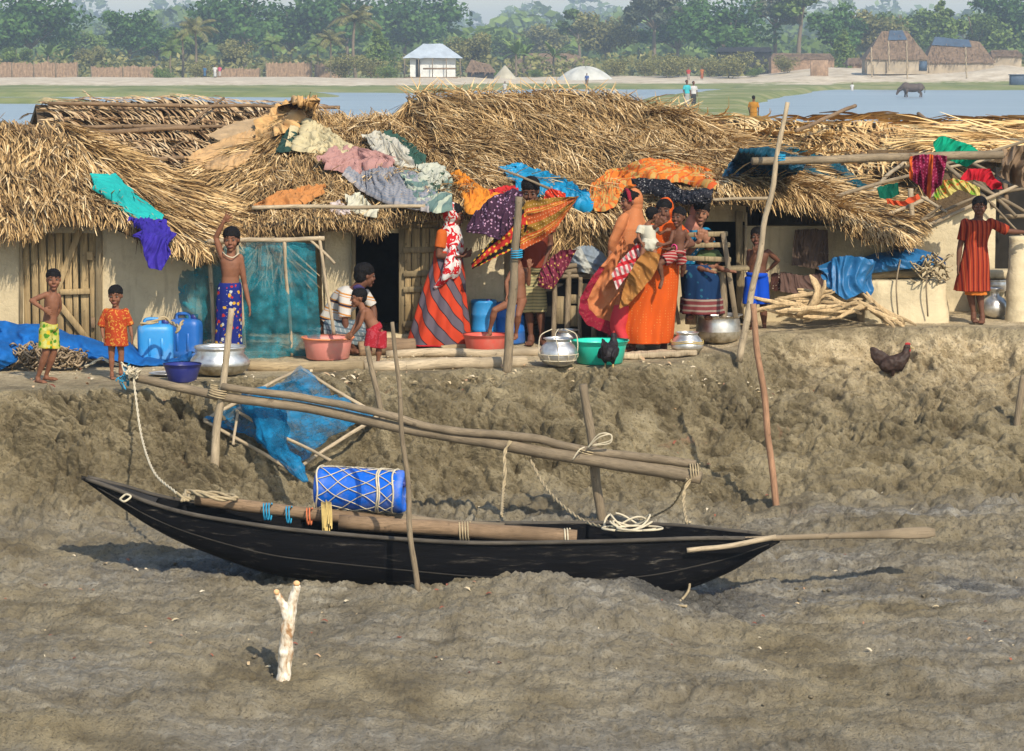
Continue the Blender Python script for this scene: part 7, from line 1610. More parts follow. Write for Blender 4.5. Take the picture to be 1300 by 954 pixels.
    def shirt(s, mat, arms, t1=.82, inf=.012, sl=.026, name='shirt', t0=.03, extra=None):
        def fn(g):
            torso(g, s.N, s.C, s.sx, s.sw, s.hw, s.k, inf, s.M_, t0=t0, t1=t1)
            for a, b, f in arms:
                a, b = s.w(a), s.w(b); e = a+(b-a)*f; g.ell(a, (sl*s.k+.012,)*3); g.tube([a-(b-a)*.08, a+(e-a)*.5, e], [sl*s.k+.010, sl*s.k+.012, sl*s.k+.013], 14)
            if extra: extra(g)
        return s.garment(name, fn, mat)
    def loft(s, name, rings, mat, nf=9, amp=.06, rows=60, n=110, seed=0, parent=None, label=None, cap=True, tw=.0):
        """rings: (px_left, px_right, py, depth_m[, dy])"""
        R = np.array([(r[0], r[1], r[2], r[3], r[4] if len(r) > 4 else 0) for r in rings], float); C = cr(R, rows)
        th = np.linspace(0, 2*pi, n, endpoint=False); out = []; uv = []; Lv = 0; last = None
        w0 = np.mean(C[:, 1]-C[:, 0])/2*s.Y/FPX
        for i, (l, r, y, d, dy) in enumerate(C):
            v = i/(rows-1); c = P((l+r)/2, y, s.Y+dy); hw = (r-l)/2*s.Y/FPX
            if last is not None: Lv += np.linalg.norm(c-last)
            last = c
            m = 1+amp*(.25+.75*v)*(np.sin(nf*th+seed+tw*v+1.5*pn(v*1.5, seed, 0))*.55+1.1*pn(np.cos(th)*nf*.35+seed, np.sin(th)*nf*.35, v*1.6+seed))
            e = lambda a: np.sign(a)*np.abs(a)**.92
            out.append(c+e(np.cos(th))[:, None]*A(1, 0, 0)*(hw*m)[:, None]+e(np.sin(th))[:, None]*A(0, 1, 0)*(d*m)[:, None])
            uv.append(np.stack([(th/(2*pi)-.75)*2*pi*w0, np.full(n, Lv)], 1))
        g = Geo(); g.grid(np.array(out), wrap=True, cap=cap, uv=np.array(uv)); obj(name, g, mat, parent or s.t, label=label); return s
# ---- clothing materials
ygfloral = mpat('yellow_green_floral', (.55, .52, .10), [('cells', [(.10, .32, .02), (.72, .50, .03), (.62, .60, .18), (.08, .24, .02)], 30, .52)])
orbatik = mpat('orange_red_batik', (.48, .06, .015), [('blotch', (.66, .28, .05), 34, .57), ('cells', [(.74, .40, .06), (.5, .07, .02)], 24, .17)])
bluflor = mpat('blue_floral_wrap', (.012, .025, .20), [('cells', [(.70, .38, .03), (.012, .025, .2), (.6, .6, .55), (.5, .03, .03), (.012, .025, .2)], 24, .40), ('dots', (.6, .6, .55), 30, .10)])
bluflor2 = bluflor
redwh = mpat('red_white_scarf', (.62, .015, .02), [('blotch', (.80, .76, .72), 16, .50)])
skirtm = mpat('red_black_striped_skirt', (.58, .055, .018), [('stripes', (.012, .006, .01), .165, (.80, -.60, 0), .50), ('stripes', (.13, .105, .13), .165, (.80, -.60, 0), .42, -.04), ('stripes', (.3, .27, .3), .018, (0, 1, 0), .0), ('band', (.60, .02, .03), 1, .90, 2)], coord='puv', trans=.05)
stripet = mpat('striped_polo', (.66, .62, .56), [('stripes', (.60, .26, .06), .095, (.25, 0, 1), .16), ('stripes', (.60, .26, .06), .095, (.25, 0, 1), .08, .22), ('stripes', (.03, .025, .05), .19, (.25, 0, 1), .10, .55)])
greyck = mpat('grey_check_lungi', (.20, .26, .28), [('stripes', (.40, .42, .42), .04, (1, 0, .3), .3), ('stripes', (.10, .14, .17), .05, (.2, 0, 1), .3)])
redsh = mpat('red_shorts', (.42, .018, .03), [('blotch', (.5, .06, .08), 30, .55)])
brownsh = mpat('rust_shirt', (.26, .045, .022), []); orangesl = mpat('orange_blouse', (.62, .13, .02), [])
cream_st = mpat('cream_striped_shorts', (.58, .50, .25), [('stripes', (.27, .26, .14), .032, (0, 0, 1), .34)])
peach = mpat('peach_veil', (.72, .26, .10), [('dots', (.70, .42, .22), 40, .14)], trans=.25)
peachborder = mpat('crimson_sari_border', (.34, .015, .04), [('cells', [(.5, .2, .1)], 60, .2)], trans=.15)
goldsari = mpat('ochre_gold_sari', (.46, .20, .05), [('cells', [(.58, .30, .10)], 26, .2)], trans=.2)
darkred = mpat('dark_red_petticoat', (.13, .01, .018), [])
pinkwh = mpat('pink_white_check', (.62, .10, .12), [('stripes', (.75, .62, .58), .05, (1, 0, .3), .5), ('stripes', (.66, .03, .04), .12, (-.3, 0, 1), .3)])
orsari2 = mpat('vivid_orange_sari', (.72, .105, .008), [('dots', (.80, .34, .10), 38, .17)], trans=.12)
pinkb = mpat('pink_red_hem', (.66, .05, .06), [])
creamc = mpat('cream_baby_cloth', (.68, .64, .50), []); redstr = mpat('red_striped_shorts', (.36, .03, .03), [('stripes', (.55, .35, .3), .03, (0, .3, 1), .35)])
bluesari = mpat('turquoise_print_sari', (.01, .22, .42), [('cells', [(.6, .65, .65), (.01, .10, .3)], 22, .2)]); pinksc = mpat('salmon_scarf', (.62, .26, .18), [])
deepblue = mpat('deep_blue_skirt', (.006, .035, .11), [('cells', [(.006, .035, .11), (.02, .12, .2)], 20, .3)]); hemm = mpat('maroon_hem', (.22, .05, .05), [('stripes', (.35, .28, .22), .05, (0, 0, 1), .35)]); bluesh = mpat('royal_blue_shorts', (.004, .08, .62), []); olivesh = mpat('olive_green_shirt', (.11, .15, .06), [])
reddr = mpat('brick_red_dress', (.40, .045, .015), [('stripes', (.16, .012, .008), .048, (1, .2, 0), .28), ('stripes', (.62, .16, .05), .048, (1, .2, 0), .08, .5)]); ortrim = mpat('orange_trim', (.78, .22, .03), [])
# ---- boy with hand on hip, far left
p = Fig('shirtless boy in yellow green shorts with a hand on his hip, at the far left', YG(486), .98, 38, 'mid')
p.tor((67, 371), (62, 420), 9.5, 8.6); p.head((68, 355.5), 27.5, yaw=12, hair='cropped')
p.arm((59.5, 374, -.02), (40, 382, -.05), (54.5, 392.5, -.11), (66, 398, -.12), (0, 1, 0), .3, thumb=-1); p.arm((73.5, 376, .05), (76, 391, .11), (70, 404, .12), (66, 411, .12))
p.leg((58.5, 418, -.02), (58, 449, -.04), (48, 479, .02), (56, 487.5, -.05)); p.leg((66, 418, .03), (68, 448, .03), (58.5, 477, .08), (68, 483.5, .04)); p.build()
p.garment('shorts', lambda g: (torso(g, p.N, p.C, p.sx, p.sw, p.hw, p.k, .012, t0=.80), g.tube([p.w((59, 418, -.02)), p.w((57.5, 443, -.04))], [.062, .066], 16), g.tube([p.w((66, 418, .03)), p.w((67.5, 443, .03))], [.06, .064], 16)), ygfloral)
# ---- small boy in the orange shirt
p = Fig('small boy in an orange patterned shirt and bare legs, beside the jerrycans', YG(481), .83, -4, 'mid')
p.tor((146.5, 391), (147, 432), 13, 9); p.head((146.5, 376), 27, yaw=-4, tilt=.12, hair='cropped')
p.arm((135, 396), (129, 414), (131, 428, -.04), (133, 437, -.05), (1, 0, 0)); p.arm((159, 396), (165, 413), (167.5, 427, -.03), (168, 436, -.05), (-1, 0, 0), thumb=-1)
p.leg((142, 430), (141.5, 453), (142, 473), (143, 482, -.05), m=.95); p.leg((152, 430), (154, 451), (153, 470, .03), (156, 478, -.03), m=.95); p.build()
p.shirt(orbatik, [((135, 396), (129, 414), 1.02), ((159, 396), (165, 413), 1.02)], t1=.86, inf=.013, extra=lambda g: g.tube([p.w((147, 402)), p.w((147, 420)), p.w((147.5, 439))], [.093, .098, .112], 28, flat=.75, side=A(1, 0, 0)))
# ---- waving boy
p = Fig('bare-chested boy in a blue flowered wrap, waving with one raised arm', 26.1, 1.17, 6, 'mid')
p.tor((293, 323), (292, 372), 13.6, 12); p.head((293.7, 305), 29.5, yaw=-3, tilt=.05, hair='full', smile=.4)
p.arm((281.5, 325, 0), (274, 302, .02), (284, 281.5, -.03), (292.5, 271, -.05), (0, -1, -.3), .12, .30, thumb=-1); p.arm((305, 327), (310.5, 361, .02), (316.5, 388, -.02), (318, 400, -.05), (-1, 0, 0), thumb=-1)
p.leg((285, 372), (284, 408), (283, 438), (282, 446.5, -.06)); p.leg((299, 372), (300, 408), (301, 438), (303, 446.5, -.06)); p.build()
p.loft('wrap', [(278.5, 305.5, 359, .085), (276, 307, 366, .10), (274.5, 307.5, 385, .105), (274.5, 307.5, 410, .10), (273.5, 307, 430, .10), (273, 307.5, 443, .10)], bluflor, nf=6, amp=.08)
g = Geo(); g.tube(cr([p.w((282.5, 320, -.03)), p.w((288, 325, -.09)), p.w((296, 327, -.10)), p.w((303, 322, -.04))], 14), .005, 6); obj('necklace', g, M['ropew'], p.t)
# ---- squatting man
p = Fig('man in a striped polo shirt squatting with his back half turned, behind the pink basin', YG(449), 1.58, 62, 'dark')
p.tor((452, 368, 0), (418, 418, .05), 17, 16, M_=(432, 388, .07)); p.head((464.5, 350.5, 0), 29, yaw=112, tilt=.1, hair='full')
p.arm((437, 377, -.17), (438, 406, -.22), (441, 428, -.2), (443, 438, -.2), (1, 0, 0), m=.95); p.arm((462, 372, .16), (474, 392, .16), (476, 412, .1), (474, 421, .05), (-1, 0, 0), m=.95)
p.leg((416, 420, -.12), (452, 414, -.18), (440, 443, -.12), (452, 449.5, -.2), m=.9); p.leg((424, 418, .14), (462, 414, .14), (450, 440, .16), (462, 446, .12), m=.9); p.build()
p.garment('polo_shirt', lambda g: (torso(g, p.N, p.C, p.sx, p.sw, p.hw, p.k, .016, p.M_, t0=.02, t1=.9), g.tube([p.w((438, 372, -.14)), p.w((437.5, 390, -.19)), p.w((438, 404, -.22))], [.062, .060, .062], 16), g.tube([p.w((461, 370, .14)), p.w((472, 388, .16))], [.055, .055], 16)), stripet)
g = Geo(); g.tube(cr([p.w((450, 366, -.05)), p.w((455, 364, -.06)), p.w((461, 366, -.02))], 10), .022, 8); obj('collar', g, mbasic('navy_collar', (.03, .02, .08), .8), p.t)
p.garment('lungi', lambda g: (g.tube([p.w((410, 414, .05)), p.w((414, 430, .05))], [.15, .13], 20, flat=1.2), g.tube([p.w((414, 421, -.12)), p.w((436, 420, -.15)), p.w((456, 416, -.18))], [.10, .095, .075], 18), g.tube([p.w((420, 420, .12)), p.w((464, 416, .14))], [.10, .078], 18), g.tube([p.w((455, 418, -.17)), p.w((449, 436, -.15))], [.075, .06], 18), g.tube([p.w((463, 418, .12)), p.w((456, 436, .15))], [.075, .06], 18)), greyck, noise=(.018, 9, (1, 1, 1)))
# ---- small child reaching into the pink basin
p = Fig('small shirtless child in red shorts leaning over with a hand in the pink basin', YG(467), .86, -72, 'mid')
p.tor((460, 392), (478, 421), 9.5, 9, M_=(468, 404)); p.head((455, 378.5), 24.5, yaw=-78, tilt=.05, hair='cropped')
p.arm((462, 396, -.08), (457, 413, -.09), (448.5, 424, -.06), (443, 429, -.05), (0, 1, 0)); p.arm((458, 396, .08), (452, 412, .08), (446, 422, .05), (441, 427, .05))
p.leg((473, 422, -.05), (468.5, 441, -.06), (468.5, 459, -.05), (462, 466.5, -.06)); p.leg((482, 423, .05), (481, 443, .05), (480, 459, .05), (475, 466.5, .03)); p.build()
p.garment('shorts', lambda g: (torso(g, p.N, p.C, p.sx, p.sw, p.hw, p.k, .014, p.M_, t0=.78, t1=1.06), g.tube([p.w((474, 420, -.05)), p.w((470, 441, -.06))], [.062, .066], 16), g.tube([p.w((482, 421, .05)), p.w((482, 442, .05))], [.062, .066], 16)), redsh)
# ---- woman in red and white scarf
p = Fig('woman in a red and white headscarf and a red skirt with broad dark diagonal stripes', YG(441.5), 1.46, 76, 'dark')
p.tor((571, 296), (565, 352), 13, 15); p.head((577, 273), 29, yaw=80, tilt=.12, hair='short')
p.arm((560, 298, -.13), (557, 325, -.15), (576, 327, -.22), (591, 325, -.2), (0, 0, 1), .5, thumb=-1); p.arm((580, 300, .12), (584, 320, .1), (588, 325, -.05), (596, 322, -.1), (-1, 0, 0), .5)
p.leg((560, 352, -.07), (556, 395), (556, 432), (546, 442, -.02)); p.leg((572, 352, .07), (580, 395), (584, 430, .05), (595, 440.5, .02)); p.build()
p.loft('skirt', [(551, 586, 318, .15), (549, 588, 332, .17), (543, 590, 350, .19), (534, 591, 375, .21), (526, 593, 400, .24), (520, 595, 420, .26), (516, 597, 437, .27)], skirtm, nf=9, amp=.10, seed=2, rows=80, n=150)
p.shirt(orangesl, [((561, 298, -.12), (557, 325, -.15), .62)], t1=.5, inf=.018, sl=.030, name='blouse')
def hoodgeo(p, g, back=.16, up=.07, r=(.43, .47, .48)):
    q, f, x, u, hh = p.hd; g.ell(q-f*back*hh+u*up*hh, tuple(v*hh for v in r), x, f, u, 28, 18)
    return q, f, x, u, hh
def scarf1(g):
    q, f, x, u, hh = hoodgeo(p, g, .17, .06, (.42, .47, .50)); g.tube([q-u*.35*hh-f*.1*hh, p.w((572, 292, 0)), p.w((573, 308, -.03)), p.w((573, 322, -.06))], [.30*hh, .10, .12, .115], 22, flat=.9)
    g.tube(cr([p.w((574, 315, -.08)), p.w((572, 335, -.16)), p.w((566, 352, -.19)), p.w((552, 366, -.2))], 12), [.10, .11, .12, .125, .13, .13, .125, .115, .10, .075, .05, .02], 18, flat=.5, side=A(0, 1, 0))
    g.tube(cr([p.w((580, 320, -.1)), p.w((580, 338, -.17)), p.w((575, 356, -.19))], 8), [.07, .075, .08, .08, .08, .075, .06, .03], 16, flat=.5, side=A(0, 1, 0))
p.garment('headscarf', scarf1, redwh, noise=(.02, 11, (1, 1, .6)))
# ---- man with the sari
p = Fig('man in rust shirt and cream shorts, lower face hidden behind the sari he holds', YG(438.5), 1.60, -4, 'dark')
p.tor((676, 262), (677, 345), 21, 15.5); p.head((673.5, 243.5), 32, yaw=-6, tilt=.30, hair='full')
p.arm((695, 276, 0), (699, 309, .02), (690, 338, -.1), (685, 352, -.12), (-1, 0, 0), m=.9, thumb=-1); p.arm((658, 276, 0), (652, 300, -.1), (672, 266, -.40), (681, 255, -.48), (0, 1, 0), .7, m=.9)
p.leg((670, 348), (671, 392), (674, 428), (673, 438.5, -.06), m=.8); p.leg((684, 348), (686, 392), (688, 428), (690, 438.5, -.06), m=.8); p.build()
p.shirt(brownsh, [((695, 274, 0), (699, 309, .02), .62), ((658, 276, 0), (652, 300, -.1), .6)], t1=.93, inf=.02, sl=.032)
p.garment('shorts', lambda g: (torso(g, p.N, p.C, p.sx, p.sw, p.hw, p.k, .012, t0=.86), g.tube([p.w((670, 348)), p.w((668, 372)), p.w((670, 396))], [.088, .085, .082], 18), g.tube([p.w((683, 348)), p.w((684, 372)), p.w((684, 396))], [.080, .078, .078], 18)), cream_st)
# ---- bare child by the pole
p = Fig('bare child seated on the blue barrel, half hidden by the upright pole and the sari', 27.1, .95, -25, 'mid')
p.tor((659, 338), (659, 381), 10, 9); p.head((656, 326), 24, yaw=-30, hair='cropped')
p.arm((651, 343, -.02), (643, 358, -.06), (644, 374, -.08), (642, 382, -.1), (1, 0, 0)); p.arm((667, 343), (671, 361, -.04), (672, 340, -.12), (672, 332, -.12), (0, 1, 0))
p.leg((655, 381), (628, 394, -.2), (622, 419, -.14), (619, 428, -.22)); p.leg((663, 381), (658, 400, -.22), (655, 424, -.12), (652, 432, -.2)); p.build()
# ---- veiled woman facing left
p = Fig('woman in a peach and crimson veil facing left, her sari flaring out to the side', 27.0, 1.48, -72, 'mid')
p.tor((800, 275), (797, 345), 13, 15); p.head((799.5, 256), 29, yaw=-74, hair='short')
p.arm((786, 288, -.12), (780, 310, -.12), (774, 322, -.16), (771, 334, -.17), (1, 0, 0), thumb=1); p.arm((808, 288, .12), (812, 315, .1), (800, 325, 0), (792, 326, -.05))
p.leg((793, 345, -.05), (792, 392), (792, 430), (784, 439, -.05)); p.leg((802, 345, .05), (803, 392), (804, 430, .05), (796, 438, .05)); p.build()
p.loft('petticoat', [(785, 812, 325, .13), (779, 815, 350, .17), (775, 818, 385, .19), (772, 818, 430, .2)], darkred, nf=8, amp=.06, seed=4)
def veil(g):
    q, f, x, u, hh = hoodgeo(p, g, .20, .10, (.37, .43, .44)); g.ell(q-f*.22*hh-u*.22*hh, (.34*hh, .36*hh, .5*hh), x, f, u); g.tube([q-f*.2*hh-u*.3*hh, p.w((803, 280, 0)), p.w((801, 292, -.02)), p.w((800, 308, -.02)), p.w((799, 325, -.02)), p.w((797, 345, -.02))], [.34*hh, .13, .165, .17, .165, .165], 26, flat=.95)
    g.tube(cr([p.w((795, 272, -.13)), p.w((785, 292, -.16)), p.w((778, 310, -.16)), p.w((775, 322, -.12))], 8), [.03, .05, .055, .05, .05, .045, .04, .03], 12)
p.garment('veil', veil, peach, noise=(.022, 9, (1, 1, .5)))
q, f_, x_, u_, hh_ = p.hd
p.garment('veil_border', lambda g: g.tube(cr([q+f_*.10*hh_-x_*.34*hh_-u_*.42*hh_, q+f_*.16*hh_-x_*.40*hh_+u_*.05*hh_, q+f_*.14*hh_-x_*.24*hh_+u_*.40*hh_, q+f_*.12*hh_+u_*.50*hh_, q+f_*.14*hh_+x_*.26*hh_+u_*.36*hh_, q+f_*.1*hh_+x_*.33*hh_], 20), .085*hh_, 10), peachborder, noise=(.006, 20, (1, 1, 1)))
drape('sari_flare', [(792, 300), (780, 318), (764, 338), (750, 360), (741, 376), (739, 392)], [(800, 318), (799, 350), (796, 375), (792, 392), (788, 412), (781, 425)], peach, None, None, wr=.05, seed=50, Yf=lambda x, y: 26.8-.0012*(x-740), parent=p.t, fold=(1, 1.6), rows=50, cols=60)
drape('flare_border', [(762, 338), (748, 358), (737, 378), (735, 396), (745, 412), (778, 427)], [(768, 340), (755, 362), (746, 380), (748, 392), (758, 402), (781, 411)], peachborder, None, None, wr=.02, seed=51, Yf=lambda x, y: 26.71-.0012*(x-740), parent=p.t, rows=16, cols=80)
drape('pink_cloth', [(808, 308), (800, 318), (788, 330), (776, 348)], [(820, 318), (808, 334), (796, 350), (783, 368)], pinkwh, None, None, wr=.03, seed=52, Yf=lambda x, y: 26.45+0*x, parent=p.t, rows=30, cols=50)
# ---- woman in the vivid orange sari
p = Fig('barefoot woman in a vivid orange sari holding a baby and a small child', YG(450), 1.50, -8, 'dark')
p.tor((845, 287), (838, 345), 16.5, 17); p.head((843.5, 268.5), 30, yaw=-12, roll=-.06, hair='short', smile=.7)
p.arm((828, 292, -.02), (808, 307, -.2), (833, 287, -.36), (842, 279, -.40), (0, 1, 0), .9, m=.95, thumb=-1); p.arm((861, 292, 0), (879, 310, -.05), (856, 315, -.30), (838, 318, -.38), (0, 0, 1), .3, m=.95)
p.leg((830, 345), (818, 395), (803, 436), (797, 447.5, -.06)); p.leg((846, 345), (846, 395), (843, 436), (836, 449.5, -.08)); p.build()
p.loft('sari_skirt', [(826, 861, 310, .15), (820, 862, 328, .18), (806, 862, 350, .21), (792, 860, 375, .23), (785, 857, 398, .24), (781, 855, 418, .25), (783, 853, 434, .25)], orsari2, nf=10, amp=.085, seed=6, rows=80, n=150)
p.loft('sari_hem', [(780, 800, 388, .10, -.12), (775.5, 798, 404, .11, -.13), (775, 796, 416, .11, -.13), (779, 800, 429, .11, -.13)], pinkb, nf=4, amp=.08, seed=8, rows=30, n=60)
p.shirt(orsari2, [((828, 292, -.02), (808, 307, -.2), .35), ((861, 292, 0), (879, 310, -.05), .45)], t1=.7, inf=.02, sl=.032, name='sari_bodice')
def hood2(g):
    q, f, x, u, hh = hoodgeo(p, g, .20, .10, (.42, .46, .48)); g.tube([q-f*.18*hh-u*.35*hh, p.w((846, 288, .04)), p.w((846, 300, .02))], [.33*hh, .13, .15], 24, flat=.8)
p.garment('sari_hood', hood2, orsari2, noise=(.014, 12, (1, 1, .5)))
drape('ochre_sari_end', [(820, 318), (808, 330), (797, 350), (790, 372), (785, 392)], [(838, 322), (834, 340), (826, 355), (812, 370), (796, 388)], goldsari, None, None, wr=.04, seed=53, Yf=lambda x, y: 26.28+0*x, parent=p.t, rows=40, cols=60)
g = Geo(); c0 = p.w((856, 315, -.30)); d_ = nrm(p.w((838, 318, -.38))-p.w((879, 310, -.05))); U1 = nrm(np.cross(d_, A(0, 0, 1))); V1 = np.cross(d_, U1); g.tube([c0+.031*(cos(a)*U1+sin(a)*V1) for a in np.linspace(0, 2*pi, 24)], .006, 6); obj('bangle', g, mbasic('pink_bangle', (.7, .06, .22), .3), p.t)
YJ = p.Y
# ---- baby
p = Fig('baby in a cream top and cream cloth held against the woman in orange', YJ-.30, .62, 140, 'mid')
p.tor((822, 285), (824, 315), 9, 9.5); p.head((829, 273.5), 21, yaw=120, hair='cropped')
p.arm((831, 290, .03), (838, 297, .03), (845, 293, .0), (849, 292, 0), m=1.1); p.arm((813, 290, -.03), (810, 300, -.05), (814, 308, -.08), (817, 311, -.08), m=1.1)
p.leg((818, 314, -.05), (814, 328, -.08), (818, 342, -.05), (821, 350, -.09), m=1.0, up=1); p.leg((829, 315, -.03), (832, 324, -.09), (824, 337, -.07), (827, 346, -.1), m=1.0, up=1); p.build()
p.shirt(creamc, [((813, 290, -.03), (810, 300, -.05), .7), ((831, 290, .03), (838, 297, .03), .5)], t1=.7, inf=.014, sl=.035, name='top')
p.garment('nappy_cloth', lambda g: g.ell(p.w((825.5, 311, -.02)), (.088, .085, .078)), creamc, noise=(.014, 22, (1, 1, 1)))
# ---- child on the hip
p = Fig('shirtless small child in red striped shorts sitting on the hip of the woman in orange', YJ-.26, .80, -38, 'dark')
p.tor((862, 291), (859, 323), 10, 9.5); p.head((861.5, 276), 25.5, yaw=-30, hair='cropped')
p.arm((854.5, 295, -.04), (851, 308, -.07), (842, 311, -.12), (836, 310, -.13), (0, -1, 0)); p.arm((870, 294, .05), (874, 306, .06), (869, 314, .02), (864, 316, 0))
p.leg((854, 325, -.08), (837, 335, -.12), (841, 355, -.10), (837, 368, -.14), m=1.05, up=1); p.leg((862, 325, .06), (868, 338, .1), (866, 350, .15), m=1.0); p.build()
p.garment('shorts', lambda g: (torso(g, p.N, p.C, p.sx, p.sw, p.hw, p.k, .014, t0=.80), g.tube([p.w((856, 323, -.06)), p.w((842, 331, -.11))], [.062, .06], 16), g.tube([p.w((861, 323, .05)), p.w((866, 334, .08))], [.058, .055], 16)), redstr)
# ---- woman in blue seated behind the bench
p = Fig('woman in a turquoise sari and salmon scarf seated behind the bench, hand at her mouth', 27.22, 1.48, -12, 'light')
p.tor((883, 290), (880, 350), 15, 15); p.head((890, 271.5), 29.5, yaw=-4, roll=.08, hair='full')
p.arm((871, 296), (873, 322, -.1), (888, 306, -.24), (891, 290, -.26), (0, 1, 0), .8, thumb=-1); p.arm((896, 297), (903, 320, -.08), (897, 308, -.22), (893, 293, -.24), (0, 1, 0), .9)
p.leg((875, 350), (876, 375, -.1), (876, 398, -.1), (876, 406, -.2)); p.leg((888, 350), (896, 375, -.1), (897, 398, -.1), (899, 406, -.2)); p.build()
p.shirt(bluesari, [((871, 296), (873, 322, -.1), .8), ((896, 297), (903, 320, -.08), .6)], t1=.95, inf=.026, sl=.034, name='sari_bodice')
p.loft('sari_skirt', [(863, 905, 335, .22, -.05), (864, 915, 350, .26, -.1), (866, 916, 375, .22, -.16), (866, 916, 396, .22, -.16)], deepblue, nf=8, amp=.07, seed=9)
p.loft('skirt_hem', [(864, 918, 378, .25, -.16), (863, 920, 397, .26, -.16)], hemm, nf=8, amp=.07, seed=9, rows=12)
def hood3(g):
    q, f, x, u, hh = p.hd; g.ell(q-f*.20*hh+u*.10*hh-x*.10*hh, (.40*hh, .43*hh, .44*hh), x, f, u, 28, 18); g.tube([q-f*.25*hh-x*.2*hh-u*.2*hh, p.w((880, 288, .02)), p.w((877, 298, .02))], [.34*hh, .10, .07], 20, flat=.8)
p.garment('headscarf', hood3, pinksc, noise=(.014, 12, (1, 1, .5)))
# ---- child behind the bench rails
p = Fig('little child in an olive green shirt sitting behind the bench rails', 27.12, .85, -6, 'mid')
p.tor((899, 316), (900, 343), 11, 9.5); p.head((899.5, 304), 23, yaw=-6, hair='cropped')
p.arm((890, 321), (886, 332, -.05), (893, 338, -.12), (897, 339, -.13)); p.arm((909, 321), (914, 331, -.04), (908, 338, -.12), (903, 339, -.13))
p.leg((894, 341), (888, 341, -.2), (897, 343.5, -.3), (903, 345, -.32), m=.9, up=1); p.leg((905, 341), (915, 341, -.2), (922, 344, -.24), (930, 345, -.26), m=.9, up=1); p.build()
p.shirt(olivesh, [((890, 321), (886, 332, -.05), .8), ((909, 321), (914, 331, -.04), .8)], t1=.9, inf=.014, sl=.03)
# ---- boy in blue shorts
p = Fig('shirtless boy in bright blue shorts standing by the tall leaning pole, hand at his mouth', 27.75, 1.08, -6, 'dark')
p.tor((963, 316), (960.5, 352), 14, 12); p.head((961.5, 301.5), 26, yaw=-14, hair='cropped')
p.arm((951.5, 320), (950, 337, -.08), (958, 320, -.18), (962, 312, -.2), (0, 1, 0), .8, thumb=-1); p.arm((975, 320), (987.5, 331, .06), (978, 341, .12), (971, 346, .13), (0, 0, -1), .4)
p.leg((954.5, 354), (956, 391), (955, 416), (954, 424.5, -.06)); p.leg((967, 354), (969, 391), (970.5, 416), (971, 424.5, -.06)); p.build()
p.garment('shorts', lambda g: (torso(g, p.N, p.C, p.sx, p.sw, p.hw, p.k, .015, t0=.84), g.tube([p.w((954.5, 352)), p.w((953, 386))], [.070, .080], 18), g.tube([p.w((966.5, 352)), p.w((967.5, 386))], [.070, .080], 18)), bluesh)
# ---- girl in red
p = Fig('girl in a brick red striped dress reaching one arm out to the right', 27.75, 1.26, 8, 'dark')
p.tor((1242, 278), (1237, 328), 17.5, 13.5); p.head((1243.5, 263), 27.5, yaw=-10, hair='tied')
p.arm((1226, 284), (1218.5, 314), (1216.5, 336, -.02), (1216, 347, -.03), (1, 0, 0)); p.arm((1258, 283), (1280, 294, 0), (1300, 295, .02), (1312, 294, .03), (0, 0, -1), .2)
p.leg((1230, 328), (1231, 367), (1236, 398), (1238, 410, -.09), m=.95); p.leg((1243, 328), (1243, 367), (1247, 400, -.04), (1246, 411.5, -.14), m=.95); p.build()
p.shirt(reddr, [((1226, 284), (1218.5, 314), .72), ((1258, 283), (1280, 294, 0), .95)], t1=.72, inf=.014, sl=.03, name='dress_top')
p.loft('dress_skirt', [(1225.5, 1252.5, 308, .10), (1223, 1254, 318, .12), (1219, 1256, 335, .14), (1214, 1256, 355, .15), (1211, 1256, 369, .16)], reddr, nf=8, amp=.07, seed=11)
p.loft('trim', [(1224, 1252, 362, .135), (1225, 1253, 374, .14)], ortrim, nf=8, amp=.06, seed=12, rows=10)
# ---- far people
def farp(px, rb, Y, ht, top, low, label, yaw=0, head=True, z=None):
    b = FZ(px, Y); s_ = FPX/Y
    if z is not None: b[2] = z
    X, z0 = b[0], b[2]; k = ht; g = Geo(); y_ = radians(yaw); sx = A(cos(y_), sin(y_), 0); f = A(sin(y_), -cos(y_), 0); O = A(X, Y, z0)
    up = lambda a, c, d=0: O+sx*a*k+f*d*k+A(0, 0, c*k)
    torso(g, up(0, .82), up(0, .48), sx, .12*k, .1*k, k); g.ell(up(0, .93, .01), (.048*k, .055*k, .068*k)); g.caps(up(0, .82), up(0, .88), .035*k, .035*k)
    for sg in (-1, 1):
        g.caps(up(.115*sg, .79), up(.15*sg, .62), .028*k, .022*k); g.caps(up(.15*sg, .62), up(.13*sg, .47, .06), .022*k, .016*k); g.ell(up(.13*sg, .43, .07), (.02*k, .02*k, .04*k))
        g.caps(up(.05*sg, .48), up(.055*sg, .26), .05*k, .034*k); g.caps(up(.055*sg, .26), up(.055*sg, .04, -.02*sg), .034*k, .02*k); g.caps(up(.055*sg, .015, 0), up(.055*sg, .01, .07), .022*k, .02*k)
    t = thing('person', O, label, 'person', 'far people beyond the pond'); obj('body', None, SK['dark'], t, arr=union(g, .014, 2))
    gh_ = Geo(); gh_.ell(up(0, .95, -.012), (.054*k, .06*k, .06*k)); obj('hair', gh_, HAIR, t)
    if top:
        g = Geo(); torso(g, up(0, .82), up(0, .48), sx, .12*k, .1*k, k, .02, t1=.95)
        for sg in (-1, 1): g.tube([up(.105*sg, .80), up(.145*sg, .65)], [.04*k, .042*k], 10)
        obj('shirt', None, top, t, arr=union(g, .014, 2))
    if low:
        g = Geo(); g.tube([up(0, .56), up(0, .45), up(0, .12)], [.10*k, .115*k, .11*k], 16, flat=.75, side=sx); obj('wrap', None, low, t, arr=union(g, .016, 1))
cc = lambda n_, c_: mpat(n_, c_, [])
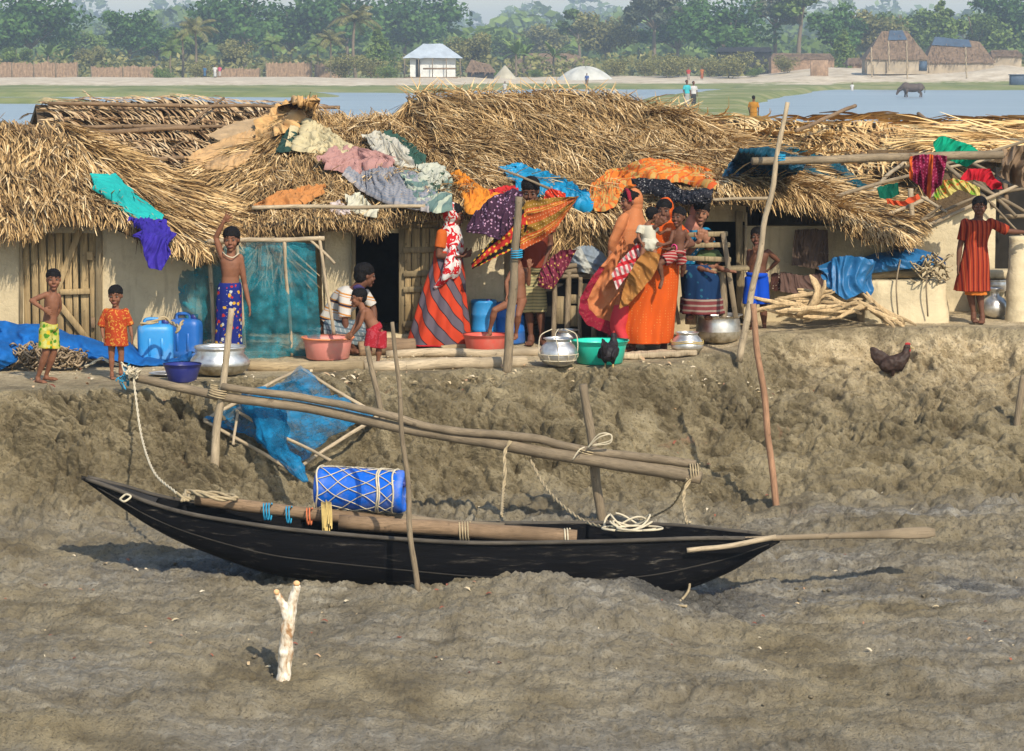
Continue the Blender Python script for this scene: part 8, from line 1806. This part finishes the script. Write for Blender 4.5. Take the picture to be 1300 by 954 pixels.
farp(872, 137, PZ(873, 136, -.52)[1], 1.78, cc('turquoise_shirt', (.06, .55, .62)), cc('pale_grey_wrap', (.42, .42, .40)), 'person in a turquoise shirt walking on the grassy spit across the pond', 30)
farp(880.5, 137, PZ(880, 135, -.52)[1], 1.7, cc('white_shirt', (.7, .68, .66)), cc('dark_trousers', (.05, .05, .05)), 'person in a white shirt beside the one in turquoise', 20)
farp(957, 150, 132, 1.55, cc('mustard_shawl', (.55, .24, .02)), cc('mustard_wrap', (.55, .24, .02)), 'person wrapped in mustard yellow behind the palm frond roof, seen from behind', 160, z=-.55)
farp(745, 100, 333, 1.5, cc('blue_shirt2', (.06, .12, .35)), cc('dark_wrap2', (.1, .08, .08)), 'tiny figure in blue in front of the large pale heap')
farp(874, 95, 352, 1.6, cc('red_shirt3', (.55, .06, .04)), cc('pale_wrap3', (.45, .35, .3)), 'tiny figure in red by the reeds at the far bank')
farp(891, 92, 356, 1.6, cc('orange_shirt4', (.5, .16, .05)), cc('orange_wrap4', (.4, .12, .05)), 'tiny figure in orange right of the red one')
farp(1082, 108, 318, 1.3, cc('white_shirt5', (.75, .75, .72)), cc('white_wrap5', (.7, .7, .68)), 'tiny figure in white at the water edge on the right')
farp(641, 110, 312, 1.5, cc('pale_shirt6', (.6, .62, .6)), cc('grey_wrap6', (.4, .42, .42)), 'tiny pale figure below the small pale stack')
farp(273, 108, 345, 1.6, cc('white_shirt7', (.72, .72, .68)), cc('white_wrap7', (.6, .6, .58)), 'tiny figure in white by the fence gap at the left')
farp(279, 106, 348, 1.5, cc('pink_shirt8', (.65, .12, .2)), cc('pale_wrap8', (.5, .45, .4)), 'tiny figure in pink beside the white one at the left')
farp(260, 104, 348, 1.4, cc('blue_shirt9', (.06, .16, .3)), cc('blue_wrap9', (.06, .14, .25)), 'tiny figure in dark blue left of the white and pink ones')
# ---- hens
HEN = mbasic('black_feathers', (.012, .009, .010), .6, var=.5, vs=25, bs=60, bst=.7, bd=.006); HENB = mbasic('dark_brown_feathers', (.035, .018, .012), .6, var=.5, vs=25, bs=60, bst=.7, bd=.006)
COMB = mbasic('red_comb', (.35, .02, .02), .5); LEGY = mbasic('yellow_legs', (.40, .28, .10), .6)
def hen(c, s, yaw, mat, label, name='hen'):
    y = radians(yaw); F_ = A(sin(y), -cos(y), 0); X = A(cos(y), sin(y), 0); L = lambda a, b, z: c+(X*a+F_*b+A(0, 0, z))*s; g = Geo(); U_ = A(0, 0, 1)
    g.ell(L(0, 0, .20), (.085*s, .13*s, .085*s), X, nrm(F_+U_*.15), nrm(U_-F_*.15), 20, 14); g.ell(L(0, .07, .215), (.075*s, .085*s, .09*s), X, F_, U_)
    g.tube(cr([L(0, .08, .23), L(0, .125, .29), L(0, .13, .345)], 8), np.linspace(.065, .030, 8)*s, 12); g.ell(L(0, .14, .36), (.028*s, .038*s, .03*s), X, F_, U_)
    g.tube(cr([L(0, -.08, .23), L(0, -.15, .29), L(0, -.20, .36)], 8), np.array([.07, .072, .07, .065, .055, .045, .03, .012])*s, 12, flat=.35, side=nrm(U_+F_*.6))
    for sg in (-1, 1): g.ell(L(.075*sg, -.02, .205), (.02*s, .10*s, .055*s), X, nrm(F_+U_*.3), nrm(U_-F_*.3)); g.caps(L(.04*sg, .0, .15), L(.04*sg, .01, .10), .035*s, .016*s)
    t = thing(name, c, label, 'bird' if name == 'chick' else 'hen'); obj('body', None, mat, t, arr=union(g, .006*max(s, .5), 2, (.006*s, 30, (1, 1, 1))))
    g = Geo(); g.tube([L(0, .17, .36), L(0, .205, .350)], [.010*s, .002*s], 7); obj('beak', g, LEGY, t)
    if name == 'hen': g = Geo(); g.ell(L(0, .145, .392), (.005*s, .028*s, .016*s), X, F_, U_); g.ell(L(0, .165, .335), (.006*s, .010*s, .018*s), X, F_, U_); obj('comb', None, COMB, t, arr=g.arrays())
    for sg in (-1, 1):
        g = Geo(); g.tube([L(.04*sg, .01, .11), L(.04*sg, .0, .01)], .008*s, 7)
        for a in (-.5, 0, .5, 3.14): g.tube([L(.04*sg, 0, .008), L(.04*sg+.05*sin(a), .05*cos(a), .004)], [.007*s, .004*s], 6)
        obj('leg', g, LEGY, t)
    g = Geo(); 
    for sg in (-1, 1): g.ell(L(.027*sg, .148, .366), (.004*s, .006*s, .006*s), X, F_, U_)
    obj('eye', None, EYEB, t, arr=g.arrays())
q = PT(773, 474); hen(q, .92, 158, HEN, 'black hen seen from behind in front of the green basin')
q = PT(1132, 489); hen(q, 1.0, 84, HENB, 'dark brown hen walking on the bank below the mud block')
q = PT(1292, 403); hen(q, .45, -20, HENB, 'small brown chick at the right edge beside the mud post', 'chick')
HAZE = .00058; EXPO = 0.45
# ------------------------------------------------------------------ sky, sun, haze, camera
SUN_EL, SUN_AZ = radians(40), radians(24)   # azimuth to the right of the viewer's back
sd = A(sin(SUN_AZ)*cos(SUN_EL), -cos(SUN_AZ)*cos(SUN_EL), sin(SUN_EL))     # towards the sun
w = bpy.data.worlds.new('World'); scene.world = w; w.use_nodes = True
nt = w.node_tree; nt.nodes.clear()
sky = nt.nodes.new('ShaderNodeTexSky'); sky.sky_type = 'NISHITA'; sky.sun_disc = False
sky.sun_elevation = SUN_EL; sky.sun_rotation = atan2(sd[0], sd[1]); sky.air_density = 1.2; sky.dust_density = 1.0; sky.ozone_density = 1.5
bg = nt.nodes.new('ShaderNodeBackground'); bg.inputs[1].default_value = .145
wo = nt.nodes.new('ShaderNodeOutputWorld'); nt.links.new(sky.outputs[0], bg.inputs[0]); nt.links.new(bg.outputs[0], wo.inputs[0])
ld = bpy.data.lights.new('sun', 'SUN'); ld.energy = 4.0; ld.angle = radians(.53); ld.color = (1, .91, .76)
lo = bpy.data.objects.new('sun', ld); COL.objects.link(lo); lo.rotation_euler = Vector(sd).to_track_quat('Z', 'Y').to_euler(); lo.location = (5, -5, 20)
cd = bpy.data.cameras.new('camera'); cam = bpy.data.objects.new('camera', cd); COL.objects.link(cam); scene.camera = cam
cd.sensor_width = 36; cd.lens = FPX*36/W; cd.clip_end = 20000; cd.clip_start = .5
cam.location = (0, 0, CZ); cam.rotation_euler = (pi/2-TH, 0, 0)
if HAZE:
    n = NT('haze_air'); v = n.n('ShaderNodeVolumePrincipled'); v.inputs['Color'].default_value = (.70, .83, .97, 1); v.inputs['Density'].default_value = HAZE; v.inputs['Anisotropy'].default_value = .1
    n.t.links.new(v.outputs[0], n.out.inputs['Volume'])
    g = Geo(); g.box((0, 1300, 21), (2200, 1500, 25)); obj('haze', g, n.m, smooth=False, kind='stuff')
vs = scene.view_settings; vs.view_transform = 'Standard'; vs.look = 'None'; vs.gamma = 1; vs.use_curve_mapping = False; vs.exposure = EXPO
c = scene.cycles
c.max_bounces = 6; c.diffuse_bounces = 3; c.transparent_max_bounces = 12; c.volume_bounces = 0; c.volume_step_rate = 4; c.use_denoising = True; c.use_adaptive_sampling = True
